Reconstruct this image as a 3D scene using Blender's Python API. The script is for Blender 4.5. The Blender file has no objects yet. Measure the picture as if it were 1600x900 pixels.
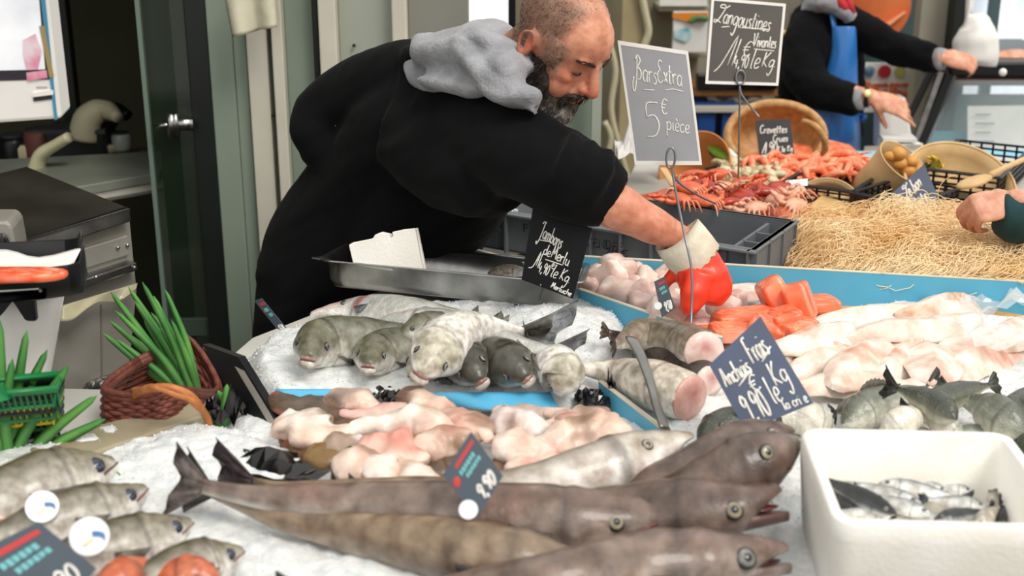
import bpy, bmesh, math, random
from math import sin, cos, tan, atan, pi, radians as R_, sqrt, exp
from mathutils import Vector as V, Matrix, Quaternion, noise as MN

SC = bpy.context.scene
COL = SC.collection
random.seed(7)
# ------------------------------------------------------------ camera
CAM_H, PITCH, FPX = 1.85, R_(18.5), 2000.0
cd = bpy.data.cameras.new('camera'); cam = bpy.data.objects.new('camera', cd); COL.objects.link(cam)
cam.location = (0, 0, CAM_H); cam.rotation_euler = (pi/2 - PITCH, 0, 0)
cd.lens = FPX/1600*36; cd.sensor_width = 36; cd.clip_start = .05; cd.clip_end = 100
cd.dof.use_dof = True; cd.dof.focus_distance = 2.62; cd.dof.aperture_fstop = 3.6
SC.camera = cam
SC.view_settings.view_transform = 'Standard'; SC.view_settings.look = 'None'
SC.view_settings.gamma = 1; SC.view_settings.use_curve_mapping = False
SC.view_settings.exposure = 0.34
# ------------------------------------------------------------ sky and daylight
W = bpy.data.worlds.new('overcast'); SC.world = W; W.use_nodes = True
nt = W.node_tree; bgn = nt.nodes['Background']
tc = nt.nodes.new('ShaderNodeTexCoord'); sp = nt.nodes.new('ShaderNodeSeparateXYZ')
cr = nt.nodes.new('ShaderNodeValToRGB')
nt.links.new(tc.outputs['Generated'], sp.inputs[0]); nt.links.new(sp.outputs['Z'], cr.inputs[0]); nt.links.new(cr.outputs[0], bgn.inputs[0])
cr.color_ramp.elements[0].position = 0.0; cr.color_ramp.elements[0].color = (.42, .41, .39, 1)
cr.color_ramp.elements[1].position = .45; cr.color_ramp.elements[1].color = (1.0, .98, .95, 1)
bgn.inputs[1].default_value = 1.02
def area_light(name, loc, target, size, size_y, power, color):
    l = bpy.data.lights.new(name, 'AREA'); l.shape = 'RECTANGLE'; l.size = size; l.size_y = size_y; l.energy = power; l.color = color
    o = bpy.data.objects.new(name, l); COL.objects.link(o); o.location = loc
    o.rotation_euler = (V(target) - V(loc)).to_track_quat('-Z', 'Y').to_euler(); return o
sl = bpy.data.lights.new('sun', 'SUN'); sl.energy = 1.5; sl.angle = R_(22); sl.color = (1.0, .95, .87)
so = bpy.data.objects.new('sun', sl); COL.objects.link(so); so.rotation_euler = V((-.50, .62, -1.0)).to_track_quat('-Z', 'Y').to_euler()

# ------------------------------------------------------------ pixel helpers
def ray(u, v):
    x = (u - 800)/FPX; y = -(v - 450)/FPX
    return V((x, cos(PITCH) + y*sin(PITCH), -sin(PITCH) + y*cos(PITCH)))
def pz(u, v, z):
    d = ray(u, v); t = (z - CAM_H)/d.z; return V((0, 0, CAM_H)) + d*t
def py(u, v, Y):
    d = ray(u, v); return V((0, 0, CAM_H)) + d*(Y/d.y)
def pn(u, v, p0, n):
    d = ray(u, v); c = V((0, 0, CAM_H)); return c + d*((V(p0) - c).dot(n)/d.dot(n))
def mpp(p):   # metres per pixel at point p
    return ((p.y)*cos(PITCH) + (CAM_H - p.z)*sin(PITCH))/FPX

# ------------------------------------------------------------ materials
def lin(c):
    if isinstance(c, str):
        c = c.lstrip('#'); c = [int(c[i:i+2], 16)/255 for i in (0, 2, 4)]
        return tuple(x/12.92 if x <= .04045 else ((x+.055)/1.055)**2.4 for x in c)
    return tuple(c)
MATS = {}
def mat(name, c='#808080', rough=.5, metal=0, c2=None, ns=8, detail=4, bump=0, bs=40, spec=.5, trans=0, alpha=1, sss=0, vcol=False,
        emit=None, es=1, coat=0, sheen=0, bvor=False, ior=1.45, stretch=None, thr=(.35, .65)):
    if name in MATS: return MATS[name]
    m = bpy.data.materials.new(name); m.use_nodes = True; t = m.node_tree; b = t.nodes['Principled BSDF']
    def s(k, v):
        if k in b.inputs: b.inputs[k].default_value = v
    s('Roughness', rough); s('Metallic', metal); s('Specular IOR Level', spec); s('Transmission Weight', trans); s('Alpha', alpha); s('IOR', ior)
    s('Coat Weight', coat); s('Coat Roughness', .12); s('Sheen Weight', sheen)
    if sss: s('Subsurface Weight', sss); b.inputs['Subsurface Radius'].default_value = (.012, .005, .003); s('Subsurface Scale', 1.0)
    tcn = t.nodes.new('ShaderNodeTexCoord'); vec = tcn.outputs['Object']
    if stretch:
        mp = t.nodes.new('ShaderNodeMapping'); mp.inputs['Scale'].default_value = stretch; t.links.new(vec, mp.inputs[0]); vec = mp.outputs[0]
    base = None
    if vcol:
        a = t.nodes.new('ShaderNodeAttribute'); a.attribute_name = 'Col'; base = a.outputs['Color']
    if c2 is not None or vcol:
        n = t.nodes.new('ShaderNodeTexNoise'); n.inputs['Scale'].default_value = ns; n.inputs['Detail'].default_value = detail
        t.links.new(vec, n.inputs['Vector'])
        mr = t.nodes.new('ShaderNodeMapRange'); mr.inputs[1].default_value = thr[0]; mr.inputs[2].default_value = thr[1]; t.links.new(n.outputs[0], mr.inputs[0])
        mx = t.nodes.new('ShaderNodeMix'); mx.data_type = 'RGBA'
        if vcol:
            mx.blend_type = 'MULTIPLY'; mx.inputs[0].default_value = 1.0
            cr_ = t.nodes.new('ShaderNodeValToRGB'); lo = lin(c2) if c2 else (.82, .82, .82)
            cr_.color_ramp.elements[0].color = (*lo, 1); cr_.color_ramp.elements[1].color = (1.1, 1.1, 1.1, 1)
            t.links.new(mr.outputs[0], cr_.inputs[0]); t.links.new(base, mx.inputs[6]); t.links.new(cr_.outputs[0], mx.inputs[7])
        else:
            t.links.new(mr.outputs[0], mx.inputs[0]); mx.inputs[6].default_value = (*lin(c), 1); mx.inputs[7].default_value = (*lin(c2), 1)
        t.links.new(mx.outputs[2], b.inputs['Base Color'])
    else:
        s('Base Color', (*lin(c), 1))
    if bump:
        if bvor:
            n = t.nodes.new('ShaderNodeTexVoronoi'); n.inputs['Scale'].default_value = bs; o = n.outputs['Distance']
        else:
            n = t.nodes.new('ShaderNodeTexNoise'); n.inputs['Scale'].default_value = bs; n.inputs['Detail'].default_value = 3; o = n.outputs[0]
        t.links.new(vec, n.inputs['Vector'])
        bp = t.nodes.new('ShaderNodeBump'); bp.inputs['Strength'].default_value = bump; bp.inputs['Distance'].default_value = .004
        t.links.new(o, bp.inputs['Height']); t.links.new(bp.outputs[0], b.inputs['Normal'])
    if emit: s('Emission Color', (*lin(emit), 1)); s('Emission Strength', es)
    MATS[name] = m; return m

# ------------------------------------------------------------ object helpers
def tag(o, label=None, cat=None, group=None, kind=None):
    if label: o['label'] = label
    if cat: o['category'] = cat
    if group: o['group'] = group
    if kind: o['kind'] = kind
    return o
def empty(name, loc, label=None, cat=None, group=None):
    o = bpy.data.objects.new(name, None); o.empty_display_size = .05; COL.objects.link(o); o.location = loc
    tag(o, label, cat, group); o['_'] = 1; del o['_']; return o
def link_mesh(name, me, m=None, parent=None, smooth=True):
    """me holds world coordinates; a part is stored relative to its thing's base"""
    o = bpy.data.objects.new(name, me); COL.objects.link(o)
    if m is not None:
        me.materials.clear(); me.materials.append(m)
    n = len(me.polygons)
    me.polygons.foreach_set('use_smooth', [smooth]*n)
    if parent is not None:
        w = V(parent.location)
        if parent.parent is not None: w = w + V(parent.parent.location)
        me.transform(Matrix.Translation(-w)); o.parent = parent
    elif n:
        xs = [v.co for v in me.vertices]
        lo = V((min(c.x for c in xs), min(c.y for c in xs), min(c.z for c in xs))); hi = V((max(c.x for c in xs), max(c.y for c in xs), max(c.z for c in xs)))
        c = V(((lo.x+hi.x)/2, (lo.y+hi.y)/2, lo.z)); me.transform(Matrix.Translation(-c)); o.location = c
    return o
class MB:
    """collects shapes (world coordinates) that become ONE mesh"""
    def __init__(s): s.v = []; s.f = []; s.c = []
    def add(s, vs, fs, col=None):
        k = len(s.v); s.v += [V(x) for x in vs]; s.f += [tuple(i+k for i in f) for f in fs]
        if callable(col): s.c += [lin(col(x)) for x in vs]
        else: s.c += [lin(col) if col else (1, 1, 1)]*len(vs)
        return s
    def box(s, c, size, rot=None, col=None):
        c = V(c); hx, hy, hz = [a/2 for a in size]; M = rot if rot is not None else Matrix.Identity(3)
        if isinstance(M, (int, float)): M = Matrix.Rotation(M, 3, 'Z')
        vs = [c + M @ V((x*hx, y*hy, z*hz)) for x in (-1, 1) for y in (-1, 1) for z in (-1, 1)]
        return s.add(vs, [(0,1,3,2),(4,6,7,5),(0,4,5,1),(2,3,7,6),(0,2,6,4),(1,5,7,3)], col)
    def quadprism(s, q, th, n=None, col=None):
        q = [V(x) for x in q]; nn = (q[1]-q[0]).cross(q[2]-q[1]).normalized() if n is None else V(n).normalized(); d = nn*th
        k = len(q); vs = q + [x - d for x in q]
        fs = [tuple(range(k)), tuple(range(2*k-1, k-1, -1))] + [(i, i+k, (i+1) % k + k, (i+1) % k) for i in range(k)]
        return s.add(vs, fs, col)
    def loft(s, rings, cap=True, col=None, closed=True):
        n = len(rings[0]); vs = [p for r in rings for p in r]; fs = []
        for i in range(len(rings)-1):
            for j in range(n if closed else n-1):
                a = i*n + j; b = i*n + (j+1) % n; fs.append((a, b, b+n, a+n))
        if cap and closed:
            fs.append(tuple(range(n-1, -1, -1))); k = (len(rings)-1)*n; fs.append(tuple(k+i for i in range(n)))
        return s.add(vs, fs, col)
    def tube(s, pts, r, n=8, col=None, flat=1, up=None, smooth=0, cap=True):
        pts = [V(p) for p in pts]
        rr = list(r) if isinstance(r, (list, tuple)) else [r]*len(pts)
        if smooth:
            pts, rr = cat(pts, rr, smooth)
        fr = frames(pts, up)
        rings = []
        for p, (T, U, S), q in zip(pts, fr, rr):
            qa, qb = (q if isinstance(q, (tuple, list)) else (q, q*flat))
            rings.append([p + S*(qa*cos(2*pi*k/n)) + U*(qb*sin(2*pi*k/n)) for k in range(n)])
        return s.loft(rings, cap, col)
    def ell(s, c, rad, M=None, nu=14, nv=9, col=None, p=1.0, nz=0, seed=0, nsc=8):
        c = V(c); M = M or Matrix.Identity(3); rings = []
        se = lambda x, e: math.copysign(abs(x)**e, x)
        for i in range(nv+1):
            t = -pi/2 + pi*(i/nv)*.996 + .006
            ring = []
            for j in range(nu):
                a = 2*pi*j/nu
                d = V((se(cos(t), p)*se(cos(a), p)*rad[0], se(cos(t), p)*se(sin(a), p)*rad[1], se(sin(t), p)*rad[2]))
                q = c + M @ d
                if nz: q = q + (q-c).normalized()*nz*MN.noise(q*nsc + V((seed*3.1, 0, 0)))
                ring.append(q)
            rings.append(ring)
        return s.loft(rings, True, col)
    def mesh(s, name='m'):
        me = bpy.data.meshes.new(name); me.from_pydata([tuple(v) for v in s.v], [], s.f); me.validate(); me.update()
        if any(c != (1, 1, 1) for c in s.c) and len(me.vertices) == len(s.c):
            a = me.color_attributes.new('Col', 'FLOAT_COLOR', 'POINT'); a.data.foreach_set('color', [x for c in s.c for x in (*c, 1)])
        bm = bmesh.new(); bm.from_mesh(me); bmesh.ops.recalc_face_normals(bm, faces=bm.faces); bm.to_mesh(me); bm.free()
        return me
    def build(s, name, m, parent=None, smooth=False, bevel=0, seg=2, **kw):
        o = link_mesh(name, s.mesh(name), m, parent, smooth)
        if bevel:
            md = o.modifiers.new('bevel', 'BEVEL'); md.width = bevel; md.segments = seg; md.limit_method = 'ANGLE'; md.angle_limit = R_(35)
        if kw: tag(o, **kw)
        return o
def cat(pts, rr, k):
    """Catmull-Rom subdivision, k steps per span"""
    n = len(pts); P = []; Q = []
    g = lambda L, i: L[max(0, min(n-1, i))]
    def mixr(a, b, t):
        if isinstance(a, (tuple, list)): return tuple(x+(y-x)*t for x, y in zip(a, b))
        return a+(b-a)*t
    for i in range(n-1):
        for j in range(k):
            t = j/k; a, b, c, d = g(pts, i-1), g(pts, i), g(pts, i+1), g(pts, i+2)
            P.append(.5*((2*b) + (c-a)*t + (2*a-5*b+4*c-d)*t*t + (3*b-a-3*c+d)*t**3)); Q.append(mixr(rr[i], rr[i+1], t*t*(3-2*t)))
    P.append(pts[-1]); Q.append(rr[-1]); return P, Q
def frames(pts, up=None, roll=0):
    """T, U, S per point; U stays near `up`"""
    out = []; n = len(pts); upv = V(up) if up is not None else None; prev = None
    for i in range(n):
        T = (pts[min(n-1, i+1)] - pts[max(0, i-1)]);
        T = T.normalized() if T.length > 1e-9 else V((1, 0, 0))
        if upv is not None:
            u = upv - T*upv.dot(T)
        elif prev is not None:
            u = prev - T*prev.dot(T)
        else:
            u = V((0, 0, 1)) - T*T.z
            if u.length < .1: u = V((0, 1, 0)) - T*T.y
        if u.length < 1e-4: u = V((1, 0, 0)) - T*T.x
        U = u.normalized(); prev = U
        if roll: U = Matrix.Rotation(roll, 3, T) @ U
        out.append((T, U, T.cross(U)))
    return out
def remesh(mb, vox, smooth=4, factor=.5):
    """fuse all shapes of a collector into one continuous surface"""
    me = mb.mesh('tmp'); o = bpy.data.objects.new('tmp', me); COL.objects.link(o)
    md = o.modifiers.new('r', 'REMESH'); md.mode = 'VOXEL'; md.voxel_size = vox; md.adaptivity = 0
    if smooth:
        sm = o.modifiers.new('s', 'SMOOTH'); sm.iterations = smooth; sm.factor = factor
    dg = bpy.context.evaluated_depsgraph_get(); ev = o.evaluated_get(dg); out = bpy.data.meshes.new_from_object(ev)
    bpy.data.objects.remove(o); bpy.data.meshes.remove(me); out.materials.clear(); return out
def paint(me, fn):
    if 'Col' in me.color_attributes: me.color_attributes.remove(me.color_attributes['Col'])
    a = me.color_attributes.new('Col', 'FLOAT_COLOR', 'POINT')
    d = []
    for v in me.vertices: d += [*fn(v.co), 1]
    a.data.foreach_set('color', d)
def displace(me, fn):
    me.update(); ns = [v.normal.copy() for v in me.vertices]
    for v, n in zip(me.vertices, ns): v.co = v.co + fn(v.co, n)
def copy_tree(o, parent=None):
    c = o.copy(); COL.objects.link(c); c.parent = parent
    for ch in list(o.children): copy_tree(ch, c)
    return c
def mixc(a, b, t):
    t = max(0, min(1, t)); return tuple(x+(y-x)*t for x, y in zip(a, b))
def sstep(a, b, x):
    t = max(0, min(1, (x-a)/(b-a))) if a != b else 0; return t*t*(3-2*t)
def lerpt(tab, s):
    if s <= tab[0][0]: return tab[0][1:]
    for a, b in zip(tab, tab[1:]):
        if s <= b[0]:
            t = (s-a[0])/(b[0]-a[0]); t = t*t*(3-2*t)*.5 + t*.5
            return tuple(x+(y-x)*t for x, y in zip(a[1:], b[1:]))
    return tab[-1][1:]
rnd = random.uniform
# ------------------------------------------------------------ common materials
M_ = lambda k: MATS[k]
mat('flesh', vcol=True, rough=.4, ns=30, c2='#e6dcd6', bump=.5, bs=60, sss=.0, coat=.18, spec=.5)
mat('salmon', vcol=True, rough=.36, ns=20, c2='#ecd0c4', bump=.4, bs=50, coat=.22)
mat('fish_skin', vcol=True, rough=.38, ns=60, c2='#c4bcb4', bump=.25, bs=150, coat=.22, spec=.6)
mat('hake_skin', vcol=True, rough=.42, ns=26, detail=6, c2='#b8a89c', bump=.4, bs=90, coat=.3, spec=.6)
mat('scaly', vcol=True, rough=.32, ns=60, c2='#e2e2de', bump=.3, bs=260, bvor=True, coat=.3, spec=.6)
mat('fin', vcol=True, rough=.4, ns=50, c2='#a8a49c', bump=.6, bs=120)
mat('wet_dark', '#0d0d0f', .12, coat=.6); mat('pupil', '#08090c', .05, coat=1)
mat('iris_gold', '#a89f84', .15, c2='#6a6252', ns=60, coat=.8); mat('iris_grey', '#8e8f88', .15, c2='#4a4c4a', ns=60, coat=.8)
mat('iris_blue', '#39425f', .15, c2='#222a44', ns=60, coat=.8)
mat('gum', '#6e2f2d', .3, c2='#2a0d0e', ns=30, coat=.4)
mat('lip', '#a98078', .35, c2='#8a5f58', ns=50, coat=.3)
mat('ice', '#e9eae8', .35, c2='#d3d8d8', ns=60, bump=.6, bs=160, spec=.5, sss=.15, coat=.15)
mat('blue_board', '#62b4d2', .4, c2='#58abcb', ns=6, spec=.4)
mat('board_edge', '#d8cfb8', .6)
mat('steel', '#b9b9b6', .28, metal=1, c2='#8f8f8c', ns=14, bump=.08, bs=30)
mat('steel_satin', '#aaa79e', .42, metal=.35, c2='#9a968c', ns=7, bump=.06, bs=20)
mat('bracket_steel', '#8f8f8a', .3, metal=.85, c2='#6f6f6a', ns=10)
mat('wire', '#8d8f92', .35, metal=.8)
mat('black_plastic', '#101113', .35, c2='#17181a', ns=10)
mat('slate', '#2c2d30', .6, c2='#3a3b3f', ns=7, bump=.1, bs=60)
mat('slate_black', '#08090b', .55, c2='#101216', ns=7, spec=.25)
mat('slate_grey', '#8f9296', .55, c2='#9da0a3', ns=5)
mat('slate_warm', '#4d4a45', .6, c2='#55524d', ns=7)
mat('slate_blue', '#4a5468', .5, c2='#55617a', ns=7)
mat('chalk', '#f1efe8', .7, c2='#cfcdc6', ns=90); mat('red_mark', '#c23a3a', .6); mat('cyan_mark', '#6fb5b8', .6)
mat('paper', '#eceae4', .7, c2='#e2e0da', ns=10); mat('white_plastic', '#e9e7e2', .35, c2='#dedcd7', ns=6)
mat('foam', '#f4f2ec', .75, c2='#e9e5da', ns=9, bump=.25, bs=160)
mat('wood', '#b07a45', .5, c2='#8f5f33', ns=9, stretch=(2, 14, 14)); mat('pale_wood', '#d6b685', .55, c2='#c29f6c', ns=12, bump=.15, bs=60)
# ============================================================ THE SETTING
ZT = .93          # counter top
mat('floor_mat', '#4b4a46', .7, c2='#3f3e3a', ns=3)
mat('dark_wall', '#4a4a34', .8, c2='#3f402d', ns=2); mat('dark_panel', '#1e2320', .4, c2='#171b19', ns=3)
mat('green_frame', '#8a9788', .45, c2='#7f8d7f', ns=2, stretch=(1, 1, .3)); mat('green_light', '#a7ac9f', .45, c2='#99a094', ns=2, stretch=(1, 1, .3))
mat('cream_frame', '#d7d2c4', .5, c2='#c4bfb0', ns=4); mat('back_wall', '#8b846c', .8, c2='#7b755f', ns=3, bump=.2, bs=12)
mat('pipe_beige', '#b5a683', .6, c2='#a3946f', ns=4); mat('cable_beige', '#c9c0a0', .6)
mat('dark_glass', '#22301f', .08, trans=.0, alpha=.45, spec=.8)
mat('clear_glass', '#e8f2f0', .02, trans=1, ior=1.05, spec=.3)
def sbox(name, lo, hi, m, bevel=0, parent=None):
    lo, hi = V(lo), V(hi); o = MB().box((lo+hi)/2, hi-lo).build(name, M_(m) if isinstance(m, str) else m, parent, bevel=bevel)
    if parent is None: o['kind'] = 'structure'
    return o
sbox('floor', (-4, -1.5, -.02), (6, 9, 0), 'floor_mat')
# awning cloth material; no awning is built over the stall
mat('awning', '#e8e6df', .8)
# ---- kiosk behind the stall on the left : back room seen through the glass door
YW = 3.55
def X(u, v, Y): return py(u, v, Y).x
YB = 5.0
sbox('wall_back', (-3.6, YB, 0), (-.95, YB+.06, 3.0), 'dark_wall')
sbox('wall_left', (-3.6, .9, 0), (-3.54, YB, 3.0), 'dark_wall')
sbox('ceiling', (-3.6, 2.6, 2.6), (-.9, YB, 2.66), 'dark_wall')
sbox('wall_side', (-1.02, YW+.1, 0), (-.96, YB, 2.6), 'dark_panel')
# dark upright seen behind the display, left
tu = MB().box((X(110, 150, 4.6), 4.6, 1.3), (.05, .05, 2.6)).build('trim_0', M_('dark_panel')); tu['kind'] = 'structure'
def post(name, u0, u1, v, Y, depth, m, z0=0, z1=2.55, yoff=0):
    x0, x1 = X(u0, v, Y), X(u1, v, Y)
    return sbox(name, (x0, Y-depth+yoff, z0), (x1, Y+yoff, z1), m, bevel=.004)
# at v=200 the panels cross these columns
post('trim_1', 308, 341, 200, YW, .05, 'dark_panel')
d1 = post('door_1', 341, 378, 200, YW, .05, 'green_frame'); 
post('trim_2', 378, 398, 200, YW, .045, 'green_frame', yoff=.0)
post('trim_3', 401, 432, 200, YW, .07, 'cream_frame')
post('trim_4', 432, 441, 200, YW, .03, 'green_frame')
post('trim_5', 441, 458, 200, YW, .09, 'cream_frame')
post('wall_panel', 458, 503, 200, YW, .05, 'green_frame').name = 'wall_middle'
post('trim_6', 503, 513, 200, YW, .09, 'dark_panel')
post('trim_7', 514, 540, 200, YW, .11, 'cream_frame')
post('wall_right', 540, 628, 200, YW, .06, 'green_light')
post('trim_8', 622, 644, 200, YW, .1, 'cream_frame')
mat('panel_grey', '#8d8e84', .5, c2='#7f8077', ns=3)
post('wall_far', 644, 735, 200, YW, .05, 'panel_grey')
# rivets in the posts
rv = MB()
for u, v in ((553, 71), (427, 180)):
    rv.ell(py(u, v, YW-.07), (.005, .005, .005))
rv.build('trim_9', M_('dark_panel'), kind='structure')
# glass door on the left with its frame and latch
g0, g1 = X(238, 200, YW), X(308, 200, YW)
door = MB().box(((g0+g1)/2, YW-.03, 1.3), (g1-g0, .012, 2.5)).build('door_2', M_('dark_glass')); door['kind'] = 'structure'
mat('glass_edge', '#6d7f72', .3)
MB().box((g0, YW-.03, 1.3), (.012, .02, 2.5)).build('glass_edge', M_('glass_edge'), door)
latch = MB(); lp = py(268, 195, YW-.07)
latch.tube([lp+V((0, 0, .03)), lp+V((0, 0, -.035))], .013, 12); latch.tube([lp+V((.012, 0, .03)), lp+V((.012, 0, -.03))], .01, 10)
latch.tube([lp+V((-.045, 0, -.005)), lp], .009, 8); latch.box(lp+V((.03, .0, 0)), (.06, .012, .03))
latch.build('handle', M_('steel'), door, smooth=True)
low = MB().box(((g0+g1)/2, YW-.02, .55), (g1-g0, .02, .05)); low.build('bottom_rail', M_('glass_edge'), door)
# window between kiosk and back wall
mat('sky_pane', '#dfe3e2', .3, emit='#eef0f0', es=.75)
wn = MB(); wx0, wx1 = X(727, 30, 3.7), X(800, 30, 3.7); zt = 1.9; zb = py(760, 57, 3.7).z
wn.box(((wx0+wx1)/2, 3.72, (zt+zb)/2), (wx1-wx0, .01, zt-zb)); w1 = wn.build('window_1', M_('sky_pane'), kind='structure')
f = MB()
for x in (wx0, wx1): f.box((x, 3.7, (zt+zb)/2), (.02, .04, zt-zb+.02))
f.box(((wx0+wx1)/2, 3.7, zb), (wx1-wx0, .04, .02)); f.build('window_frame', M_('slate_black'), w1)
MB().box((X(724, 30, 3.66), 3.66, (zt+zb)/2), (.02, .02, zt-zb)).build('window_trim', M_('cream_frame'), w1)
# back wall right of the man, plywood and pipes
sbox('wall_plywood', (X(800, 100, 5.9), 5.9, 0), (X(1090, 100, 5.9), 5.96, 3), 'back_wall')
sbox('trim_10', (X(880, 100, 4.1), 4.06, 0), (X(930, 100, 4.1), 4.1, 3), 'green_frame')
sbox('trim_11', (X(925, 100, 4.0), 3.96, 0), (X(940, 100, 4.0), 4.0, 3), 'green_light')
sbox('trim_12', (X(968, 100, 5.7), 5.62, 0), (X(1000, 100, 5.7), 5.7, 3), 'pipe_beige')
def cable(name, pts, Y, r=.01):
    o = MB().tube([py(u, v, Y) for u, v in pts], r, 6, smooth=4).build(name, M_('cable_beige'), smooth=True, kind='structure'); return o
cable('trim_13', [(1000, -20), (1008, 20), (1013, 50), (1004, 80), (1000, 120)], 5.6, .018)
cable('trim_14', [(950, 60), (962, 110), (955, 170), (968, 230), (985, 290)], 5.6, .014)
cable('trim_15', [(945, 190), (955, 215), (950, 250), (958, 300)], 5.6, .014)
mat('grey_wall', '#a39f8e', .8, c2='#949080', ns=2)
sbox('wall_grey', (X(1080, 100, 5.9)+.0, 6.2, 0), (6, 6.26, 3), 'grey_wall')
sbox('trim_16', (X(1225, 100, 5.2), 5.16, 0), (X(1240, 100, 5.2), 5.2, 3), 'grey_wall')
sbox('trim_17', (X(1424, 60, 5.6), 5.5, 0), (X(1476, 60, 5.6), 5.58, 3), 'grey_wall')
sbox('trim_18', (X(1476, 60, 5.5), 5.4, 0), (X(1492, 60, 5.5), 5.5, 3), 'dark_panel')
mat('teal_panel', '#4e6468', .5, c2='#445a5e', ns=2)
sbox('wall_teal', (X(1300, 60, 6.0), 5.95, 0), (X(1424, 60, 6.0), 6.0, 3), 'teal_panel')
# window front on the right, bright street behind
mat('street_glow', '#dfe6ec', .4, c2='#8fa0ae', ns=4, emit='#e6ecf2', es=.55, stretch=(2.2, 1, .5))
o = MB().box(((X(1492, 40, 5.9)+5)/2, 5.95, 1.6), (5-X(1492, 40, 5.9), .02, 2.4)).build('window_2', M_('street_glow'), kind='structure')
fr = MB()
for u in (1512, 1556): fr.box((X(u, 40, 5.8), 5.85, 1.6), (.04, .05, 2.4))
fr.build('window_frame', M_('teal_panel'), o)
# ------------------------------------------------------------ the long counter
mat('counter_top', '#c9c7c0', .45, c2='#b7b5ae', ns=4)
pl = [pz(-160, 980, ZT), pz(1790, 980, ZT), V((1.72, 3.0, ZT)), V((2.1, 3.5, ZT)), V((2.1, 4.14, ZT)), V((.42, 4.14, ZT)), V((.22, 3.1, ZT)), V((-.08, 2.98, ZT)), pz(520, 478, ZT), pz(446, 507, ZT), pz(394, 527, ZT), pz(360, 556, ZT), pz(352, 612, ZT), pz(-160, 600, ZT)]
ctr = V((.5, 2.2, 0)); root = empty('market_counter', ctr, 'long market display counter carrying the ice, fish and crates', 'counter')
MB().quadprism(pl[::-1], .05, V((0, 0, 1))).build('worktop', M_('counter_top'), root, bevel=.004)
ins = [V((p.x*.97+.015, p.y*.97+.06, ZT-.05)) for p in pl]
MB().quadprism(ins[::-1], ZT-.06, V((0, 0, 1))).build('base', M_('white_plastic'), root)

# ------------------------------------------------------------ crushed ice beds (nobody could count the grains)
def inpoly(x, y, P):
    c = False; n = len(P)
    for i in range(n):
        a, b = P[i], P[(i+1) % n]
        if (a[1] > y) != (b[1] > y) and x < (b[0]-a[0])*(y-a[1])/(b[1]-a[1])+a[0]: c = not c
    return c
def edge_d(x, y, P):
    d = 9; n = len(P); q = V((x, y))
    for i in range(n):
        a, b = V(P[i][:2]), V(P[(i+1) % n][:2]); ab = b-a; t = max(0, min(1, (q-a).dot(ab)/ab.length_squared)); d = min(d, (a+ab*t-q).length)
    return d
ICE = []
def ice(label, pix, z0, h, bumps=(), step=.008, grains=1200):
    P = [pz(u, v, ZT+z0) for u, v in pix]; P = [(p.x, p.y) for p in P]
    x0, x1 = min(p[0] for p in P), max(p[0] for p in P); y0, y1 = min(p[1] for p in P), max(p[1] for p in P)
    B = [(pz(u, v, ZT+.05), hh, r) for u, v, hh, r in bumps]
    def hz(x, y):
        e = sstep(0, .05, edge_d(x, y, P)); z = ZT - .004 + (z0 + h)*e
        for b, hh, r in B: z += hh*exp(-((x-b.x)**2+(y-b.y)**2)/(r*r))*e
        z += .012*MN.noise(V((x*9, y*9, 1)))*e + .006*MN.noise(V((x*40, y*40, 3))) + .003*MN.noise(V((x*130, y*130, 5)))
        return z
    ICE.append((P, hz)); nx = int((x1-x0)/step)+1; ny = int((y1-y0)/step)+1; idx = {}; mb = MB(); vs = []; fs = []
    for i in range(nx+1):
        for j in range(ny+1):
            x, y = x0+i*step, y0+j*step
            if inpoly(x, y, P): idx[i, j] = len(vs); vs.append((x, y, hz(x, y)))
    for (i, j), k in idx.items():
        q = [idx.get(t) for t in ((i, j), (i+1, j), (i+1, j+1), (i, j+1))]
        if None not in q: fs.append(tuple(q))
    mb.add(vs, fs)
    rg = random.Random(len(pix)*7+int(pix[0][0]))
    for _ in range(grains):
        k = rg.randrange(len(vs)); x, y, z = vs[k]; s = rg.uniform(.0008, .0022); c = V((x+rg.uniform(-.004, .004), y, z+s*.2))
        M = Matrix.Rotation(rg.uniform(0, 6.28), 3, V((rg.uniform(-1, 1), rg.uniform(-1, 1), rg.uniform(-1, 1))).normalized())
        mb.ell(c, (s*1.2, s*.9, s*.7), M, 5, 3)
    o = mb.build('crushed_ice', M_('ice'), smooth=False); tag(o, label, 'ice', kind='stuff')
    me = o.data; nf = len(fs); me.polygons.foreach_set('use_smooth', [i < nf for i in range(len(me.polygons))])
    return o
def icez(x, y, default=None):
    z = ZT
    for P, h in ICE:
        if inpoly(x, y, P): z = max(z, h(x, y))
    return z
def surf(u, v, it=6):
    z = ZT
    for _ in range(it):
        p = pz(u, v, z); z = icez(p.x, p.y)
    return pz(u, v, z)
ice('crushed ice under the whole sea bass, left and centre', [(372, 560), (405, 530), (455, 515), (520, 490), (700, 474), (890, 462), (985, 500), (1010, 560), (960, 590), (955, 640), (700, 640), (420, 650), (375, 620)], .01, .03,
    bumps=[(850, 500, .035, .12), (430, 570, .02, .12), (900, 530, .02, .1)], grains=2600)
ice('crushed ice in the front left corner around the silver fish', [(-60, 680), (180, 665), (330, 660), (460, 700), (620, 760), (800, 840), (1000, 960), (-200, 960)], .01, .022, bumps=[(330, 700, .02, .12)], grains=2600)
ice('crushed ice under the large brown hake', [(330, 650), (420, 640), (620, 640), (940, 640), (1080, 650), (1290, 680), (1420, 970), (500, 970), (420, 820)], .004, .014, grains=1500)
ice('crushed ice under the fish tails and white fillets on the right', [(900, 590), (1010, 560), (1150, 500), (1400, 470), (1640, 500), (1720, 720), (1280, 680), (1040, 700)], .006, .018, grains=2200)
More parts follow.
